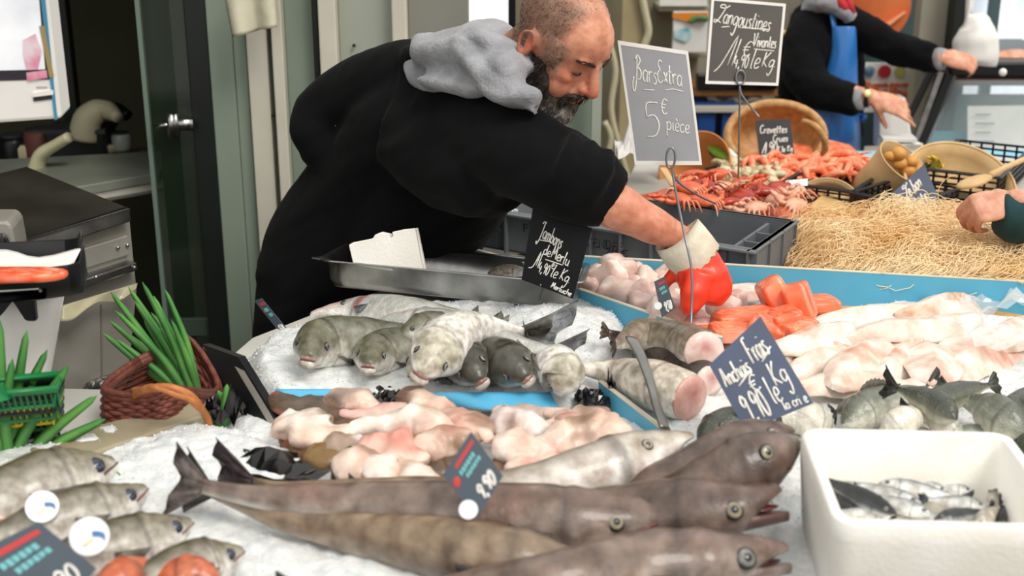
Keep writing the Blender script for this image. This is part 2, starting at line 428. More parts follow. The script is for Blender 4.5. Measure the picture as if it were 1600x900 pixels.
# ------------------------------------------------------------ blue dividing boards
def board(label, a, b, z1, hgt, th=.008, name='divider_board'):
    pa, pb = pz(*a, z1), pz(*b, z1); q = [pa, pb, pb-V((0, 0, hgt)), pa-V((0, 0, hgt))]
    d = (pb-pa).normalized(); n = V((d.y, -d.x, 0)); n = n if n.y < 0 else -n
    r = empty(name, ((pa+pb)/2).to_3d()-V((0, 0, hgt)), label, 'divider', 'blue dividing boards')
    MB().quadprism(q, th, n).build('panel', M_('blue_board'), r)
    e = [pa+n*.0005+V((0, 0, .0)), pb+n*.0005, pb-n*(th+.0005), pa-n*(th+.0005)]
    MB().quadprism([x+V((0, 0, .0016)) for x in e], .002, V((0, 0, 1))).build('edge_strip', M_('board_edge'), r)
    return r
ZB = 1.01
board('long blue board standing between the fillets and the heap of straw', (905, 401), (1750, 449), ZB, .09)
board('slanting blue board between the ice mound and the pink fish pieces', (903, 452), (1125, 528), .99, .065)
board('short blue board in front of the cut tails, beside the flat steel bracket', (935, 596), (1050, 684), .975, .05)
board('blue board behind the steel tray under the plastic bag', (728, 387), (830, 414), .985, .05)
# blue liner sheet under the sea bass
def sheet(name, pix, z, m, label, catg, th=.0015, wav=.002, group=None):
    P = [pz(u, v, z) for u, v in pix]; o = MB().quadprism(P[::-1], th, V((0, 0, 1))).build(name, M_(m)); tag(o, label, catg, group); return o
mat('liner_blue', '#5cb6dd', .35, c2='#4fa9d2', ns=5)
def ribbon(name, pts_a, pts_b, m, label=None, catg=None, parent=None, th=.001, k=3, group=None):
    A, _ = cat([V(p) for p in pts_a], [0]*len(pts_a), k); B, _ = cat([V(p) for p in pts_b], [0]*len(pts_b), k)
    vs = []; fs = []; n = 6
    for a, b in zip(A, B):
        for j in range(n+1): vs.append(a.lerp(b, j/n))
    for i in range(len(A)-1):
        for j in range(n): q = i*(n+1)+j; fs.append((q, q+1, q+n+2, q+n+1))
    o = MB().add(vs, fs).build(name, M_(m) if isinstance(m, str) else m, parent, smooth=True)
    md = o.modifiers.new('s', 'SOLIDIFY'); md.thickness = th; md.offset = 0
    if label: tag(o, label, catg, group)
    return o
zl = ZT+.036
ribbon('liner_sheet', [pz(u, 613, zl+.01) for u in (640, 740, 860)], [pz(u, v, zl-.01) for u, v in ((690, 628), (770, 642), (875, 643))], 'liner_blue', 'blue liner sheet showing below the row of sea bass heads', 'liner')
ribbon('liner_sheet', [pz(u, 608, zl+.01) for u in (430, 490, 540)], [pz(u, v, zl-.008) for u, v in ((425, 632), (480, 633), (540, 632))], 'liner_blue', 'small piece of blue liner showing at the left ice edge', 'liner')
# ============================================================ FISH
PROF = {
 'bass': [(0, .22, .27), (.03, .34, .42), (.09, .54, .62), (.17, .78, .86), (.25, .97, 1.0), (.36, 1.0, 1.0), (.52, .92, .86), (.7, .66, .55), (.86, .38, .28), (.96, .28, .14), (1, .27, .10)],
 'hake': [(0, .20, .30), (.02, .30, .42), (.06, .48, .60), (.12, .70, .82), (.2, .92, 1.0), (.28, 1.0, 1.0), (.42, .90, .9), (.6, .68, .66), (.78, .46, .42), (.92, .26, .2), (1, .2, .1)],
 'small': [(0, .15, .2), (.05, .42, .5), (.14, .75, .82), (.25, .96, 1.0), (.4, 1.0, .98), (.6, .82, .74), (.8, .48, .4), (.93, .24, .18), (1, .2, .08)],
 'trunk': [(0, .9, .9), (.05, .98, 1), (.3, 1, .95), (.6, .75, .65), (.85, .38, .28), (1, .22, .1)],
}
def skin(dors, side, bel, spots=.08, head=None, hs=.24, hi=.35, lo=-.35, seed=0, line=None, blush=None, gillred=False):
    d, s, b = lin(dors), lin(side), lin(bel); hc = lin(head) if head else None; bl = lin(blush) if blush else None
    def f(t, h, p):
        n = MN.noise(p*22+V((seed, 0, 0))); n2 = MN.noise(p*70+V((0, seed, 0)))
        hh = h + .12*n
        c = mixc(s, d, sstep(lo+.25, hi+.3, hh)) if hh > lo+.25 else mixc(b, s, sstep(lo-.3, lo+.25, hh))
        if hc and t < hs:
            c = mixc(c, hc, .85*(1-sstep(hs*.8, hs, t))*sstep(.0, .6, h+.15*n))
        if bl: c = mixc(c, bl, .55*sstep(.1, .5, MN.noise(p*14+V((seed, 5, 0)))))
        if line is not None: c = mixc(c, d, .6*exp(-((h-line)/.06)**2)*(1 if t > hs else 0))
        if gillred: c = mixc(c, lin('#b3352b'), .85*exp(-((t-.235)/.028)**2)*sstep(-.5, .0, h))
        if abs(t-hs) < .012: c = mixc(c, (0.03, .02, .02), .5)
        k = 1 + spots*2.2*n + spots*2.2*n2
        return tuple(max(0, x*k) for x in c)
    return f
SK = {
 'hake': skin('#75645a', '#93877f', '#c4beb8', .2, head='#7b665d', hs=.25, hi=.2, lo=-.55, blush='#6b4a3c'),
 'hake_dark': skin('#66564c', '#81726a', '#aaa19b', .22, head='#69574f', hs=.25, hi=.1, lo=-.7, seed=3, blush='#5f4234'),
 'hake_back': skin('#8a7760', '#8f7f6e', '#a59a8e', .14, hi=.3, lo=-.6, seed=5),
 'hake_pale': skin('#8f8676', '#cfcac2', '#efebe6', .06, head='#b5afa0', hs=.3, hi=.75, lo=.1, seed=9),
 'bass': skin('#5f6250', '#aaaca0', '#efece6', .04, head='#6a6a54', hs=.27, hi=.75, lo=.05, seed=2),
 'bass_dark': skin('#3b3b30', '#6c6e60', '#e2dfd8', .08, head='#45443a', hs=.27, hi=.5, lo=-.25, seed=4),
 'bass_pale': skin('#86866f', '#e6e4dc', '#f6f4f0', .03, head='#b3af9a', hs=.27, hi=1.25, lo=.7, seed=6),
 'bass_side': skin('#8d9087', '#c9c9c3', '#e6e4de', .05, head='#c0aba2', hs=.2, hi=.85, lo=-.3, seed=8),
 'bass_red': skin('#8d9087', '#c9c9c3', '#e6e4de', .05, head='#c9a79c', hs=.2, hi=.85, lo=-.3, seed=8, gillred=True),
 'mullet': skin('#57523c', '#aca89c', '#ece8e2', .08, head='#857e6a', hs=.27, hi=.7, lo=-.05, seed=12),
 'small': skin('#5e6355', '#9fa295', '#e4e1d2', .08, hi=.45, lo=-.2, seed=13, line=.12),
 'small_pale': skin('#a5a69a', '#dcd8cb', '#efe9dc', .05, hi=.8, lo=.0, seed=15),
 'small_dark': skin('#3f4338', '#6e7264', '#c9c8b4', .08, hi=.2, lo=-.5, seed=17, line=.1),
 'sardine': skin('#2a333b', '#c6cdd0', '#eef0ee', .05, hi=.75, lo=.1, seed=19),
 'sardine_dark': skin('#1c2227', '#3a434a', '#c8ced0', .06, hi=.2, lo=-.5, seed=21),
 'trunk': skin('#7d7262', '#a09584', '#e6e0d6', .1, hi=.5, lo=-.35, seed=23),
 'trunk_dark': skin('#3a3028', '#4a4036', '#8f867a', .14, hi=.3, lo=-.8, seed=25),
 'trunk_pale': skin('#c9bfae', '#ddd6c8', '#efe9de', .05, hi=.8, lo=-.1, seed=27),
 'gurnard': skin('#c9673f', '#e2987a', '#ecd6cb', .08, head='#c96f4c', hi=.5, lo=-.3, seed=29),
}
def tailfan(root, p, T, U, S, h, ln, m='fin', spread=1.1, fork=.45, col='#6b675f', name='tail_fin', th=.1):
    mb = MB(); n = 13; c0 = lin(col); vs = []; cs = []
    for k in range(n):
        t = -1 + 2*k/(n-1); a = t*spread*.62
        l = ln*(1 - fork*(1-abs(t)**1.4)) * (1 + .05*sin(k*5.1))
        b = p + U*(h*t*.85) ; e = b + (T*cos(a) + U*sin(a))*l + S*(.06*ln*sin(k*1.9))
        mid = b.lerp(e, .5) + S*(.03*ln*(1 if k % 2 else -1))
        for q, f in ((b, 1.1), (mid, .95), (e, .7)): vs.append(q); cs.append(tuple(x*f*(1.12 if k % 2 else .85) for x in c0))
    fs = []
    for k in range(n-1):
        for j in range(2): a = k*3+j; fs.append((a, a+1, a+4, a+3))
    mb.v = vs; mb.f = fs; mb.c = cs
    o = mb.build(name, M_(m), root, smooth=True); md = o.modifiers.new('s', 'SOLIDIFY'); md.thickness = max(.0012, h*th); md.offset = 0; return o
def finfan(root, p, d1, d2, nrm, ln, name='pectoral_fin', col='#8a8378', n=9, m='fin', fork=.0):
    vs = []; cs = []; c0 = lin(col)
    for k in range(n):
        t = k/(n-1); d = (d1*(1-t) + d2*t).normalized(); l = ln*(1-.35*t)*(1+.05*sin(k*3))
        for q, f in ((p + (d1-d2)*(.0), 1), (p + d*l*.55 + nrm*(.015*ln*(1 if k % 2 else -1)), .9), (p + d*l, .75)): vs.append(V(q)); cs.append(tuple(x*f*(1.1 if k % 2 else .88) for x in c0))
    mb = MB(); mb.v = vs; mb.c = cs; mb.f = [(a*3+j, a*3+j+1, a*3+j+4, a*3+j+3) for a in range(n-1) for j in range(2)]
    o = mb.build(name, M_(m), root, smooth=True); md = o.modifiers.new('s', 'SOLIDIFY'); md.thickness = .0014; md.offset = 0; return o
def eye(root, c, nrm, r, iris='iris_gold', fwd=None):
    z = V(nrm).normalized(); M = z.to_track_quat('Z', 'Y').to_matrix()
    rim = MB().ell(c, (r*1.22, r*1.22, r*.34), M, 16, 8).build('eye', M_('wet_dark'), root, smooth=True)
    MB().ell(c + z*r*.10, (r, r, r*.42), M, 16, 8).build('iris', M_(iris), rim, smooth=True)
    MB().ell(c + z*r*.30, (r*.58, r*.58, r*.30), M, 14, 8).build('pupil', M_('pupil'), rim, smooth=True)
    return rim
def fish(label, catg, pts, H, Wd, roll=0, sk='bass', prof='bass', mouth=0, ey=.1, eyeh=.3, eyer=.13, iris='iris_gold', tail=1, tailcol='#6b675f', m='fish_skin',
         group=None, name='fish', up=None, fins=True, lips=False, tfork=.45, tspread=1.1, dorsal=False, both=True, lw=1, jawcol='#d8d3cc', nr=22, ns=46, flat_cut=None, gill=.24, dfcol='#5b574e'):
    """pts : world points, snout to tail root. H, Wd : half height, half width (m). roll : turns the back away from straight up"""
    if (pts[-1]-pts[0]).x < 0: roll = -roll     # a negative roll always tips the back away from the front of the stall
    P, _ = cat([V(p) for p in pts], [0]*len(pts), 12)
    d = [0]
    for a, b in zip(P, P[1:]): d.append(d[-1]+(b-a).length)
    L = d[-1]; Q = []; j = 0
    for i in range(ns+1):
        s = (i/ns)**1.25*L
        while j < len(d)-2 and d[j+1] < s: j += 1
        t = (s-d[j])/max(1e-9, d[j+1]-d[j]); Q.append((s/L, P[j].lerp(P[j+1], t)))
    fr = frames([q for _, q in Q], up or (0, 0, 1), roll)
    base = sum((q for _, q in Q), V())/len(Q); base.z -= H
    root = empty(name, base, label, catg, group)
    cf = SK[sk]; PT = PROF[prof]; sm = (.12 if prof == 'hake' else .14) if mouth else 0
    rings = []; cols = []
    for (s, q), (T, U, S) in zip(Q, fr):
        h, w = lerpt(PT, s); hu = H*h; hd = H*h; w = Wd*w
        g = 1 + .05*exp(-((s-gill+.01)/.018)**2) - (.03 if gill < s < gill+.03 else 0) if prof != 'trunk' else 1
        if mouth and s < sm: hd *= .12 + .88*(s/sm)**1.2
        ring = []
        for k in range(nr):
            a = 2*pi*k/nr; hv = sin(a); e = 1.0
            ww = w*cos(a)*(1 - .10*abs(hv))
            p = q + U*((hu if hv > 0 else hd)*hv*g) + S*(ww*g)
            ring.append(p); cols.append(cf(s, hv, p))
        rings.append(ring)
    mb = MB()
    if prof != 'trunk':    # rounded snout
        (s, q), (T, U, S) = Q[0], fr[0]; h, w = lerpt(PT, 0); ex = []
        for kk, f in ((.33, .35), (.2, .72)):
            ex.append([q - T*(H*h*kk) + U*(H*h*f*sin(2*pi*k/nr)*(.12 if mouth and sin(2*pi*k/nr) < 0 else 1)) + S*(Wd*w*f*cos(2*pi*k/nr)) for k in range(nr)])
        cols = [cf(0, sin(2*pi*k/nr), ex[i][k]) for i in range(2) for k in range(nr)] + cols; rings = ex + rings
    mb.loft(rings); mb.c = cols
    if flat_cut: pass
    mb.build('body', M_(m), root, smooth=True)
    def at(s):
        i = min(range(len(Q)), key=lambda i: abs(Q[i][0]-s)); return Q[i][1], fr[i], lerpt(PT, Q[i][0])
    if ey:
        q, (T, U, S), (h, w) = at(ey)
        for sg in ((1, -1) if both else (1,)):
            a = math.asin(eyeh); p = q + U*(H*h*eyeh) + S*(sg*Wd*w*cos(a)*.93); n = (S*sg + U*.35 - T*.15)
            eye(root, p, n, H*eyer, iris)
    if mouth:
        q, (T, U, S), (h, w) = at(sm*.95); hinge = q - U*(H*h*.34); q0, fr0, _ = at(0)
        L0 = (q - Q[0][1]).length*1.06; ax = S
        D = Matrix.Rotation(mouth, 3, ax) @ (-T); Dn = Matrix.Rotation(mouth, 3, ax) @ (-U)
        if (hinge + D*L0 - q0).dot(U) > (hinge - T*L0 - q0).dot(U): D = Matrix.Rotation(-mouth, 3, ax) @ (-T); Dn = Matrix.Rotation(-mouth, 3, ax) @ (-U)
        rr = []; cc = []; jc = lin(jawcol)
        for i in range(11):
            t = i/10; c = hinge - D*(.25*L0) + D*(L0*1.25*t); ww = Wd*.78*(1-t**2.2*.72)*w; hh = H*.62*(1-t*.55)*h + H*.05
            for k in range(14):
                a = 2*pi*k/14; sv = sin(a); p = c + S*(ww*cos(a)) + Dn*(hh*sv if sv > 0 else hh*.15*sv); rr.append(p); cc.append(tuple(x*(1+.1*MN.noise(p*60)) for x in jc))
        jb = MB().loft([rr[i*14:(i+1)*14] for i in range(11)]); jb.c = cc; jb.build('lower_jaw', M_(m), root, smooth=True)
        md_ = (D - T).normalized(); mu = S.cross(md_) if S.cross(md_).dot(U) > 0 else -S.cross(md_)
        mm = MB().ell(hinge + md_*(L0*.34) + U*(H*h*.10), (L0*.50, Wd*w*.50, H*h*.13), Matrix((md_, S, mu)).transposed(), 14, 9)
        mm.build('mouth', M_('gum'), root, smooth=True)
    if lips:
        q, (T, U, S), (h, w) = at(.0); pts_ = []
        for k in range(11):
            x = -1 + 2*k/10; pts_.append(q + S*(Wd*w*1.02*x*lw) - U*(H*h*(.10 + .42*abs(x)**1.7)) - T*(H*h*.34*(1-x*x)**.5 - .12*H*h*abs(x)))
        MB().tube(pts_, [H*.035+H*.06*(1-abs(-1+2*k/10)) for k in range(11)], 8, smooth=2).build('lips', M_('lip'), root, smooth=True)
        MB().tube([p - U*(H*.055) for p in pts_], [H*.03+H*.035*(1-abs(-1+2*k/10)) for k in range(11)], 8, smooth=2).build('mouth', M_('gum'), root, smooth=True)
        j = MB(); c = q - U*(H*.27) + T*(H*.06); j.ell(c, (H*.25, Wd*.36, H*.22), Matrix((T, S, U)).transposed(), 16, 10); j.c = [lin('#cdc8bf')]*len(j.v); j.build('lower_jaw', M_(m), root, smooth=True)
    elif ey and not mouth:
        q, (T, U, S), (h, w) = at(0); qq, (T2, U2, S2), (h2, w2) = at(ey*.75); gp = []
        for sg in (1, -1):
            gp += [(qq - U2*(H*h2*.28) + S2*(sg*Wd*w2*.99))] if sg == 1 else []
            if sg == 1: gp += [q - U*(H*h*.15) + S*(Wd*w*.9), q - T*(H*h*.34) - U*(H*h*.1), q - U*(H*h*.15) - S*(Wd*w*.9)]
            else: gp += [(qq - U2*(H*h2*.28) - S2*(Wd*w2*.99))]
        MB().tube(gp, H*.035, 6, smooth=3).build('mouth', M_('gum'), root, smooth=True)
    if fins:
        q, (T, U, S), (h, w) = at(gill+.03)
        for sg in (1, -1):
            p = q - U*(H*h*.18) + S*(sg*Wd*w*.96); finfan(root, p, (T*1.0 + U*.18 + S*sg*.10).normalized(), (T*.7 - U*.5 + S*sg*.12).normalized(), S*sg, H*1.15, col=tailcol)
    if dorsal:
        vs = []; cs = []; i0, i1 = (int(ns*.42), int(ns*.84)); step = 1; c0 = lin(dfcol)
        for n_, i in enumerate(range(i0, i1)):
            s, q = Q[i]; T, U, S = fr[i]; h, w = lerpt(PT, s); t = (i-i0)/(i1-i0); fh = H*.5*sin(pi*min(1, t*1.15+.08))**.6*(1-.3*t)*(1 if n_ % 2 else .82) if t < .87 else H*.1
            b = q + U*(H*h*.94); vs += [b, b + U*fh*.6 + T*fh*.5 , b + U*fh*.9 + T*fh*.95]; cs += [c0, tuple(x*1.2 for x in c0), tuple(x*.8 for x in c0)]
        nn = i1-i0; mb = MB(); mb.v = vs; mb.c = cs; mb.f = [(a*3+j, a*3+j+1, a*3+j+4, a*3+j+3) for a in range(nn-1) for j in range(2)]
        o = mb.build('dorsal_fin', M_('fin'), root, smooth=True); md = o.modifiers.new('s', 'SOLIDIFY'); md.thickness = .0015; md.offset = 0
    if tail:
        q, (T, U, S), (h, w) = at(1); tailfan(root, q - T*H*.1, T, U, S, H*h*.9, H*1.5*tail, fork=tfork, col=tailcol, spread=tspread)
    return root
def line(pix, lift, zfix=None):
    """points over the ice bed, `lift` above its surface"""
    out = []
    for k, p in enumerate(pix):
        u, v = p[:2]; lf = p[2] if len(p) > 2 else lift
        q = surf(u, v) if zfix is None else pz(u, v, zfix)
        z = q.z + lf; out.append(pz(u, v, z))
    return out
# ---------------- large brown hake in the foreground
G = 'large brown hake laid out in the foreground'
h1 = fish('big grey-brown hake with its head in the middle, closed mouth, under the small price tag', 'fish', line([(1066, 800), (940, 818), (800, 812), (660, 796), (520, 786), (400, 776), (318, 760)], .055), .053, .045, R_(-22), 'hake', 'hake', ey=.15, eyeh=.12, eyer=.2,
     iris='iris_gold', group=G, m='hake_skin', tail=.95, tailcol='#6e6560', name='hake', gill=.235)
fish('long hake at the front edge with its pale back line curving along the ice', 'fish', line([(980, 905), (880, 893), (760, 870), (640, 848), (520, 826), (420, 802), (330, 768)], .032), .046, .042, R_(-12), 'hake_back', 'hake', ey=.11, eyeh=.1, eyer=.2,
     group=G, m='hake_skin', tail=1.1, tailcol='#4e4a48', name='hake')
fish('bottom front hake with a blue-centred eye and snout pointing right', 'fish', line([(1226, 858), (1120, 878), (1000, 892), (860, 912), (700, 930), (520, 960)], .05), .052, .045, R_(-22), 'hake', 'hake', ey=.115, eyeh=.14, eyer=.24,
     iris='iris_grey', group=G, m='hake_skin', tail=1.2, name='hake', gill=.2, tailcol='#5b534e', mouth=R_(6), jawcol='#9a8f8b')
fish('dark hake with a big yellow-ringed eye and gaping mouth beside the white box', 'fish', line([(1215, 765, .08), (1140, 795, .065), (1040, 806, .05), (900, 812, .02), (760, 805, .015), (600, 800, .01)], .075), .052, .048, R_(-20), 'hake_dark', 'hake', ey=.13, eyeh=.1, eyer=.22,
     group=G, m='hake_skin', mouth=R_(13), jawcol='#7a605c', tail=1.0, name='hake', gill=.25, fins=False)
fish('dark hake with head raised toward the white box, topmost at the right', 'fish', line([(1242, 690, .115), (1185, 722, .10), (1100, 762, .07), (1020, 785, .04), (900, 795, .015)], .115), .050, .044, R_(-10), 'hake_dark', 'hake', ey=.2, eyeh=.55, eyer=.2,
     group=G, m='hake_skin', tail=.6, name='hake', gill=.3, fins=False)
fish('speckled hake with a gold-ringed eye lying behind the dark ones', 'fish', line([(1232, 674, .07), (1160, 708, .06), (1070, 745, .045), (960, 775, .03), (850, 785, .015)], .075), .050, .044, R_(-30), 'hake_dark', 'hake', ey=.19, eyeh=.25, eyer=.22,
     group=G, m='hake_skin', tail=.6, name='hake', gill=.33, fins=False)
fish('pale silver hake with wide open mouth and small eye', 'fish', line([(1082, 684, .075), (1010, 712, .065), (930, 738, .055), (840, 758, .045), (740, 768, .03), (640, 775, .015)], .075), .047, .04, R_(-32), 'hake_pale', 'hake', ey=.18, eyeh=.35, eyer=.17,
     group=G, m='hake_skin', mouth=R_(17), jawcol='#d9d2d0', tail=.8, name='hake', gill=.31, fins=False)
fish('thin hake tail end crossing behind the big brown one, dark forked tail', 'fish', line([(860, 795), (760, 785), (640, 774), (520, 768), (440, 762), (396, 752)], .04), .034, .03, R_(0), 'hake_back', 'hake', ey=0,
     group=G, m='hake_skin', tail=1.7, tailcol='#5c5054', name='hake', fins=False, tfork=.3)
# ---------------- whole sea bass on the ice mound
G = 'whole sea bass on the ice mound'
fish('sea bass on its side with open pink mouth and red gill, furthest back', 'fish', line([(487, 494), (560, 490), (640, 495), (720, 506), (790, 516), (812, 520)], .05), .046, .036, R_(-52), 'bass_red', 'bass', ey=.13, eyeh=.42, eyer=.14, mouth=R_(17), jawcol='#c4a49e',
     iris='iris_grey', group=G, m='scaly', tail=1.9, tailcol='#7d8286', name='sea_bass', tfork=.45, gill=.2, tspread=1.25)
fish('sea bass with finely scaled flank stretched across the ice to the right', 'fish', line([(600, 500), (680, 512), (760, 530), (820, 541), (862, 548)], .05), .040, .034, R_(-48), 'bass_side', 'bass', ey=0,
     group=G, m='scaly', tail=1.3, tailcol='#5a5d5e', name='sea_bass', fins=False, tfork=.35)
SB = dict(group=G, m='fish_skin', lips=True, name='sea_bass', tail=1.1, tailcol='#7b7a70', ey=.11, eyeh=.42, eyer=.14, iris='iris_grey')
fish('olive sea bass head facing forward at the left end of the row', 'fish', line([(481, 558, .047), (500, 538, .05), (560, 532, .045), (640, 528, .04), (700, 525, .035)], .045), .050, .046, R_(8), 'bass', 'bass', **SB)
fish('smaller olive sea bass head, second from left and lower in the row', 'fish', line([(575, 570, .043), (590, 552, .045), (640, 540, .04), (700, 530, .035), (740, 528, .03)], .045), .042, .041, R_(4), 'bass', 'bass', **SB)
fish('sea bass head half hidden behind the pale upright one', 'fish', line([(624, 524, .06), (645, 518, .06), (700, 512, .05), (760, 520, .04)], .06), .034, .038, R_(-14), 'bass', 'bass', **SB)
fish('sea bass showing only its white chin beneath the pale upright one', 'fish', line([(640, 585, .03), (655, 570, .035), (700, 548, .035), (760, 530, .03)], .04), .038, .036, R_(-10), 'bass_pale', 'bass', **SB)
fish('pale sea bass with gleaming white cheek, largest head of the row', 'fish', line([(658, 583, .062), (682, 552, .082), (720, 520, .08), (770, 512, .06), (820, 520, .045)], .06), .048, .050, R_(28), 'bass_pale', 'bass', **SB)
fish('dark sea bass with white chin right of the pale upright one', 'fish', line([(750, 594, .045), (735, 572, .05), (715, 545, .045), (700, 520, .03)], .045), .044, .042, R_(30), 'bass_dark', 'bass', **SB)
fish('dark sea bass with rust patch on the head above the blue liner', 'fish', line([(822, 590, .043), (800, 572, .046), (770, 552, .043), (740, 535, .035)], .045), .044, .042, R_(34), 'bass_dark', 'bass', **SB)
fish('white-cheeked sea bass at the right end of the row, mouth toward the liner', 'fish', line([(868, 606, .036), (880, 588, .042), (860, 565, .042), (830, 552, .035)], .045), .042, .042, R_(-25), 'bass_pale', 'bass', **SB)
# ---------------- silver fish in the front left corner
G = 'silver fish with round tags in the front left corner'
TG = dict(group=G, name='mullet', sk='mullet', prof='bass', m='fish_skin', iris='iris_blue', eyer=.18, ey=.12, eyeh=.2)
fish('largest olive-backed fish at the left edge with dark blue eye', 'fish', line([(176, 725), (120, 748), (40, 778), (-60, 815), (-160, 850)], .055), .058, .045, R_(-30), tail=1, **TG)
fish('second olive-backed fish from the top, between the two tagged ones', 'fish', line([(226, 765), (170, 795), (90, 820), (0, 850), (-90, 880)], .042), .045, .037, R_(-30), tail=1, **TG)
fish('third olive-backed fish with pale cheek above the orange fish', 'fish', line([(296, 818), (240, 842), (160, 868), (70, 895), (-20, 925)], .042), .043, .036, R_(-28), tail=1, **TG)
fish('lowest olive-backed fish with small snout at the picture bottom', 'fish', line([(378, 862), (330, 880), (250, 905), (160, 935)], .036), .038, .032, R_(-28), tail=1, **TG)
OR = dict(group='orange-red fish at the front left', name='red_gurnard', sk='gurnard', prof='bass', m='fish_skin', iris='iris_grey', eyer=.15, ey=.12, tail=0)
fish('round orange fish below the third olive-backed one', 'fish', line([(236, 892), (215, 896), (170, 930), (120, 980)], .05), .034, .032, R_(10), **OR)
fish('orange fish at the bottom between the olive snout and the round orange one', 'fish', line([(338, 905), (300, 900), (250, 930), (200, 980)], .05), .030, .03, R_(0), **OR)
fish('orange fish at the left edge above the dark price sign', 'fish', line([(52, 832), (20, 840), (-40, 850), (-90, 870)], .03), .028, .03, R_(-20), **OR)
# round tags
mat('tag_white', '#eef0f2', .3); mat('tag_blue', '#5d86b8', .3); mat('tag_yellow', '#d9cf62', .4)
def rtag(label, u, v, Y, r, nrm, name='round_tag', mark=True, group='round origin tags'):
    c = py(u, v, Y); z = V(nrm).normalized(); M = z.to_track_quat('Z', 'Y').to_matrix()
    rt = empty(name, c, label, 'tag', group); n = 28
    MB().loft([[c + z*k + M @ V((r*cos(2*pi*i/n), r*sin(2*pi*i/n), 0)) for i in range(n)] for k in (0, .0025)]).build('disc', M_('tag_white'), rt)
    if mark:
        d = MB(); 
        for k in range(3): d.tube([c + z*.0032 + M @ V((r*(.15+.6*sin(a))*(1 if 1 else 0), r*(-.25+.1*k)+r*.5*cos(a)*.5, 0)) for a in (0, .6, 1.2, 1.8)], r*.055, 5)
        d.build('blue_print', M_('tag_blue'), rt)
        MB().tube([c + z*.0032 + M @ V((r*(-.35+.5*t), r*(-.45+.3*t*t), 0)) for t in (0, .5, 1)], r*.05, 5).build('yellow_print', M_('tag_yellow'), rt)
    return rt
rtag('round white tag with blue print on the largest olive-backed fish', 66, 792, pz(66, 792, ZT+.115).y, .021, (.25, -.7, .6))
rtag('round white tag with blue print on the second olive-backed fish', 140, 838, pz(140, 838, ZT+.125).y, .024, (.2, -.8, .6))
# ---------------- small fish lying on the right, behind the white box
G = 'small silver fish piled behind the white box'
SF = dict(group=G, m='scaly', name='bream', prof='small', eyer=.14, iris='iris_grey', fins=False, tailcol='#4e524a', ey=.12)
def sf(label, pix, H, Wd, roll, sk, lift=.03, **k):
    a = dict(SF); a.update(k); return fish(label, 'fish', line(pix, lift), H, Wd, roll, sk, **a)
sf('grey-blue fish with beige belly beside the blue-grey price sign', [(1300, 662), (1270, 655), (1235, 650), (1190, 650)], .030, .024, R_(-40), 'small_pale', ey=0, tail=.6)
sf('plump fish with finely scaled flank, largest in the small fish pile', [(1318, 662), (1352, 642), (1398, 622), (1432, 612), (1450, 608)], .034, .028, R_(-35), 'small', .04, ey=0, tail=1.0, dorsal=True)
sf('white belly-up fish beside the box rim', [(1378, 680), (1405, 660), (1430, 650), (1450, 648)], .026, .024, R_(-70), 'small_pale', .05, ey=0, tail=.9)
sf('olive fish crossing over the others with its tail toward the fillets', [(1492, 655), (1465, 635), (1430, 618), (1402, 608)], .025, .02, R_(-20), 'small_dark', .075, ey=0, tail=1.3)
sf('fish pointing up right with rounded dark tail fin', [(1440, 640), (1480, 622), (1520, 608), (1546, 602)], .026, .02, R_(-30), 'small_dark', .05, ey=0, tail=.8, tfork=.1)
sf('long olive fish lying down the right side of the pile', [(1610, 685), (1570, 660), (1525, 632), (1490, 622)], .038, .03, R_(-15), 'small', .045, ey=0, tail=.8)
sf('pale fish under the crossed tails, near the box corner', [(1500, 690), (1480, 668), (1455, 655), (1430, 650)], .022, .02, R_(-20), 'small_pale', .035, ey=0, tail=1.2)
sf('little fish with a dark spot beside the box rim, under the white belly', [(1395, 690), (1430, 680), (1460, 684), (1480, 690)], .018, .018, R_(-50), 'small_pale', .03, ey=.14, tail=.6)
sf('dark green fish at the right picture edge above the box', [(1560, 690), (1600, 700), (1640, 730), (1680, 760)], .03, .026, R_(-10), 'small_dark', .04, ey=0, tail=.8)
sf('nearly black fish at the right edge of the ice', [(1560, 655), (1595, 632), (1640, 615), (1680, 610)], .026, .022, R_(-10), 'small_dark', .03, ey=0, tail=.8)
sf('dark tail end behind the scaled fish', [(1380, 640), (1345, 636), (1320, 638), (1306, 644)], .02, .014, R_(-30), 'small_dark', .02, ey=0, tail=.9)
sf('small silver fish lying low between the long olive fish and the box', [(1570, 697), (1540, 684), (1500, 676), (1475, 672)], .02, .018, R_(-30), 'small', .03, ey=0, tail=.6)
sf('green-mottled fish head behind the blue-grey price sign', [(1096, 690), (1125, 676), (1165, 662), (1210, 650)], .036, .032, R_(-30), 'small_dark', .045, ey=.2, tail=.5, eyer=.2)
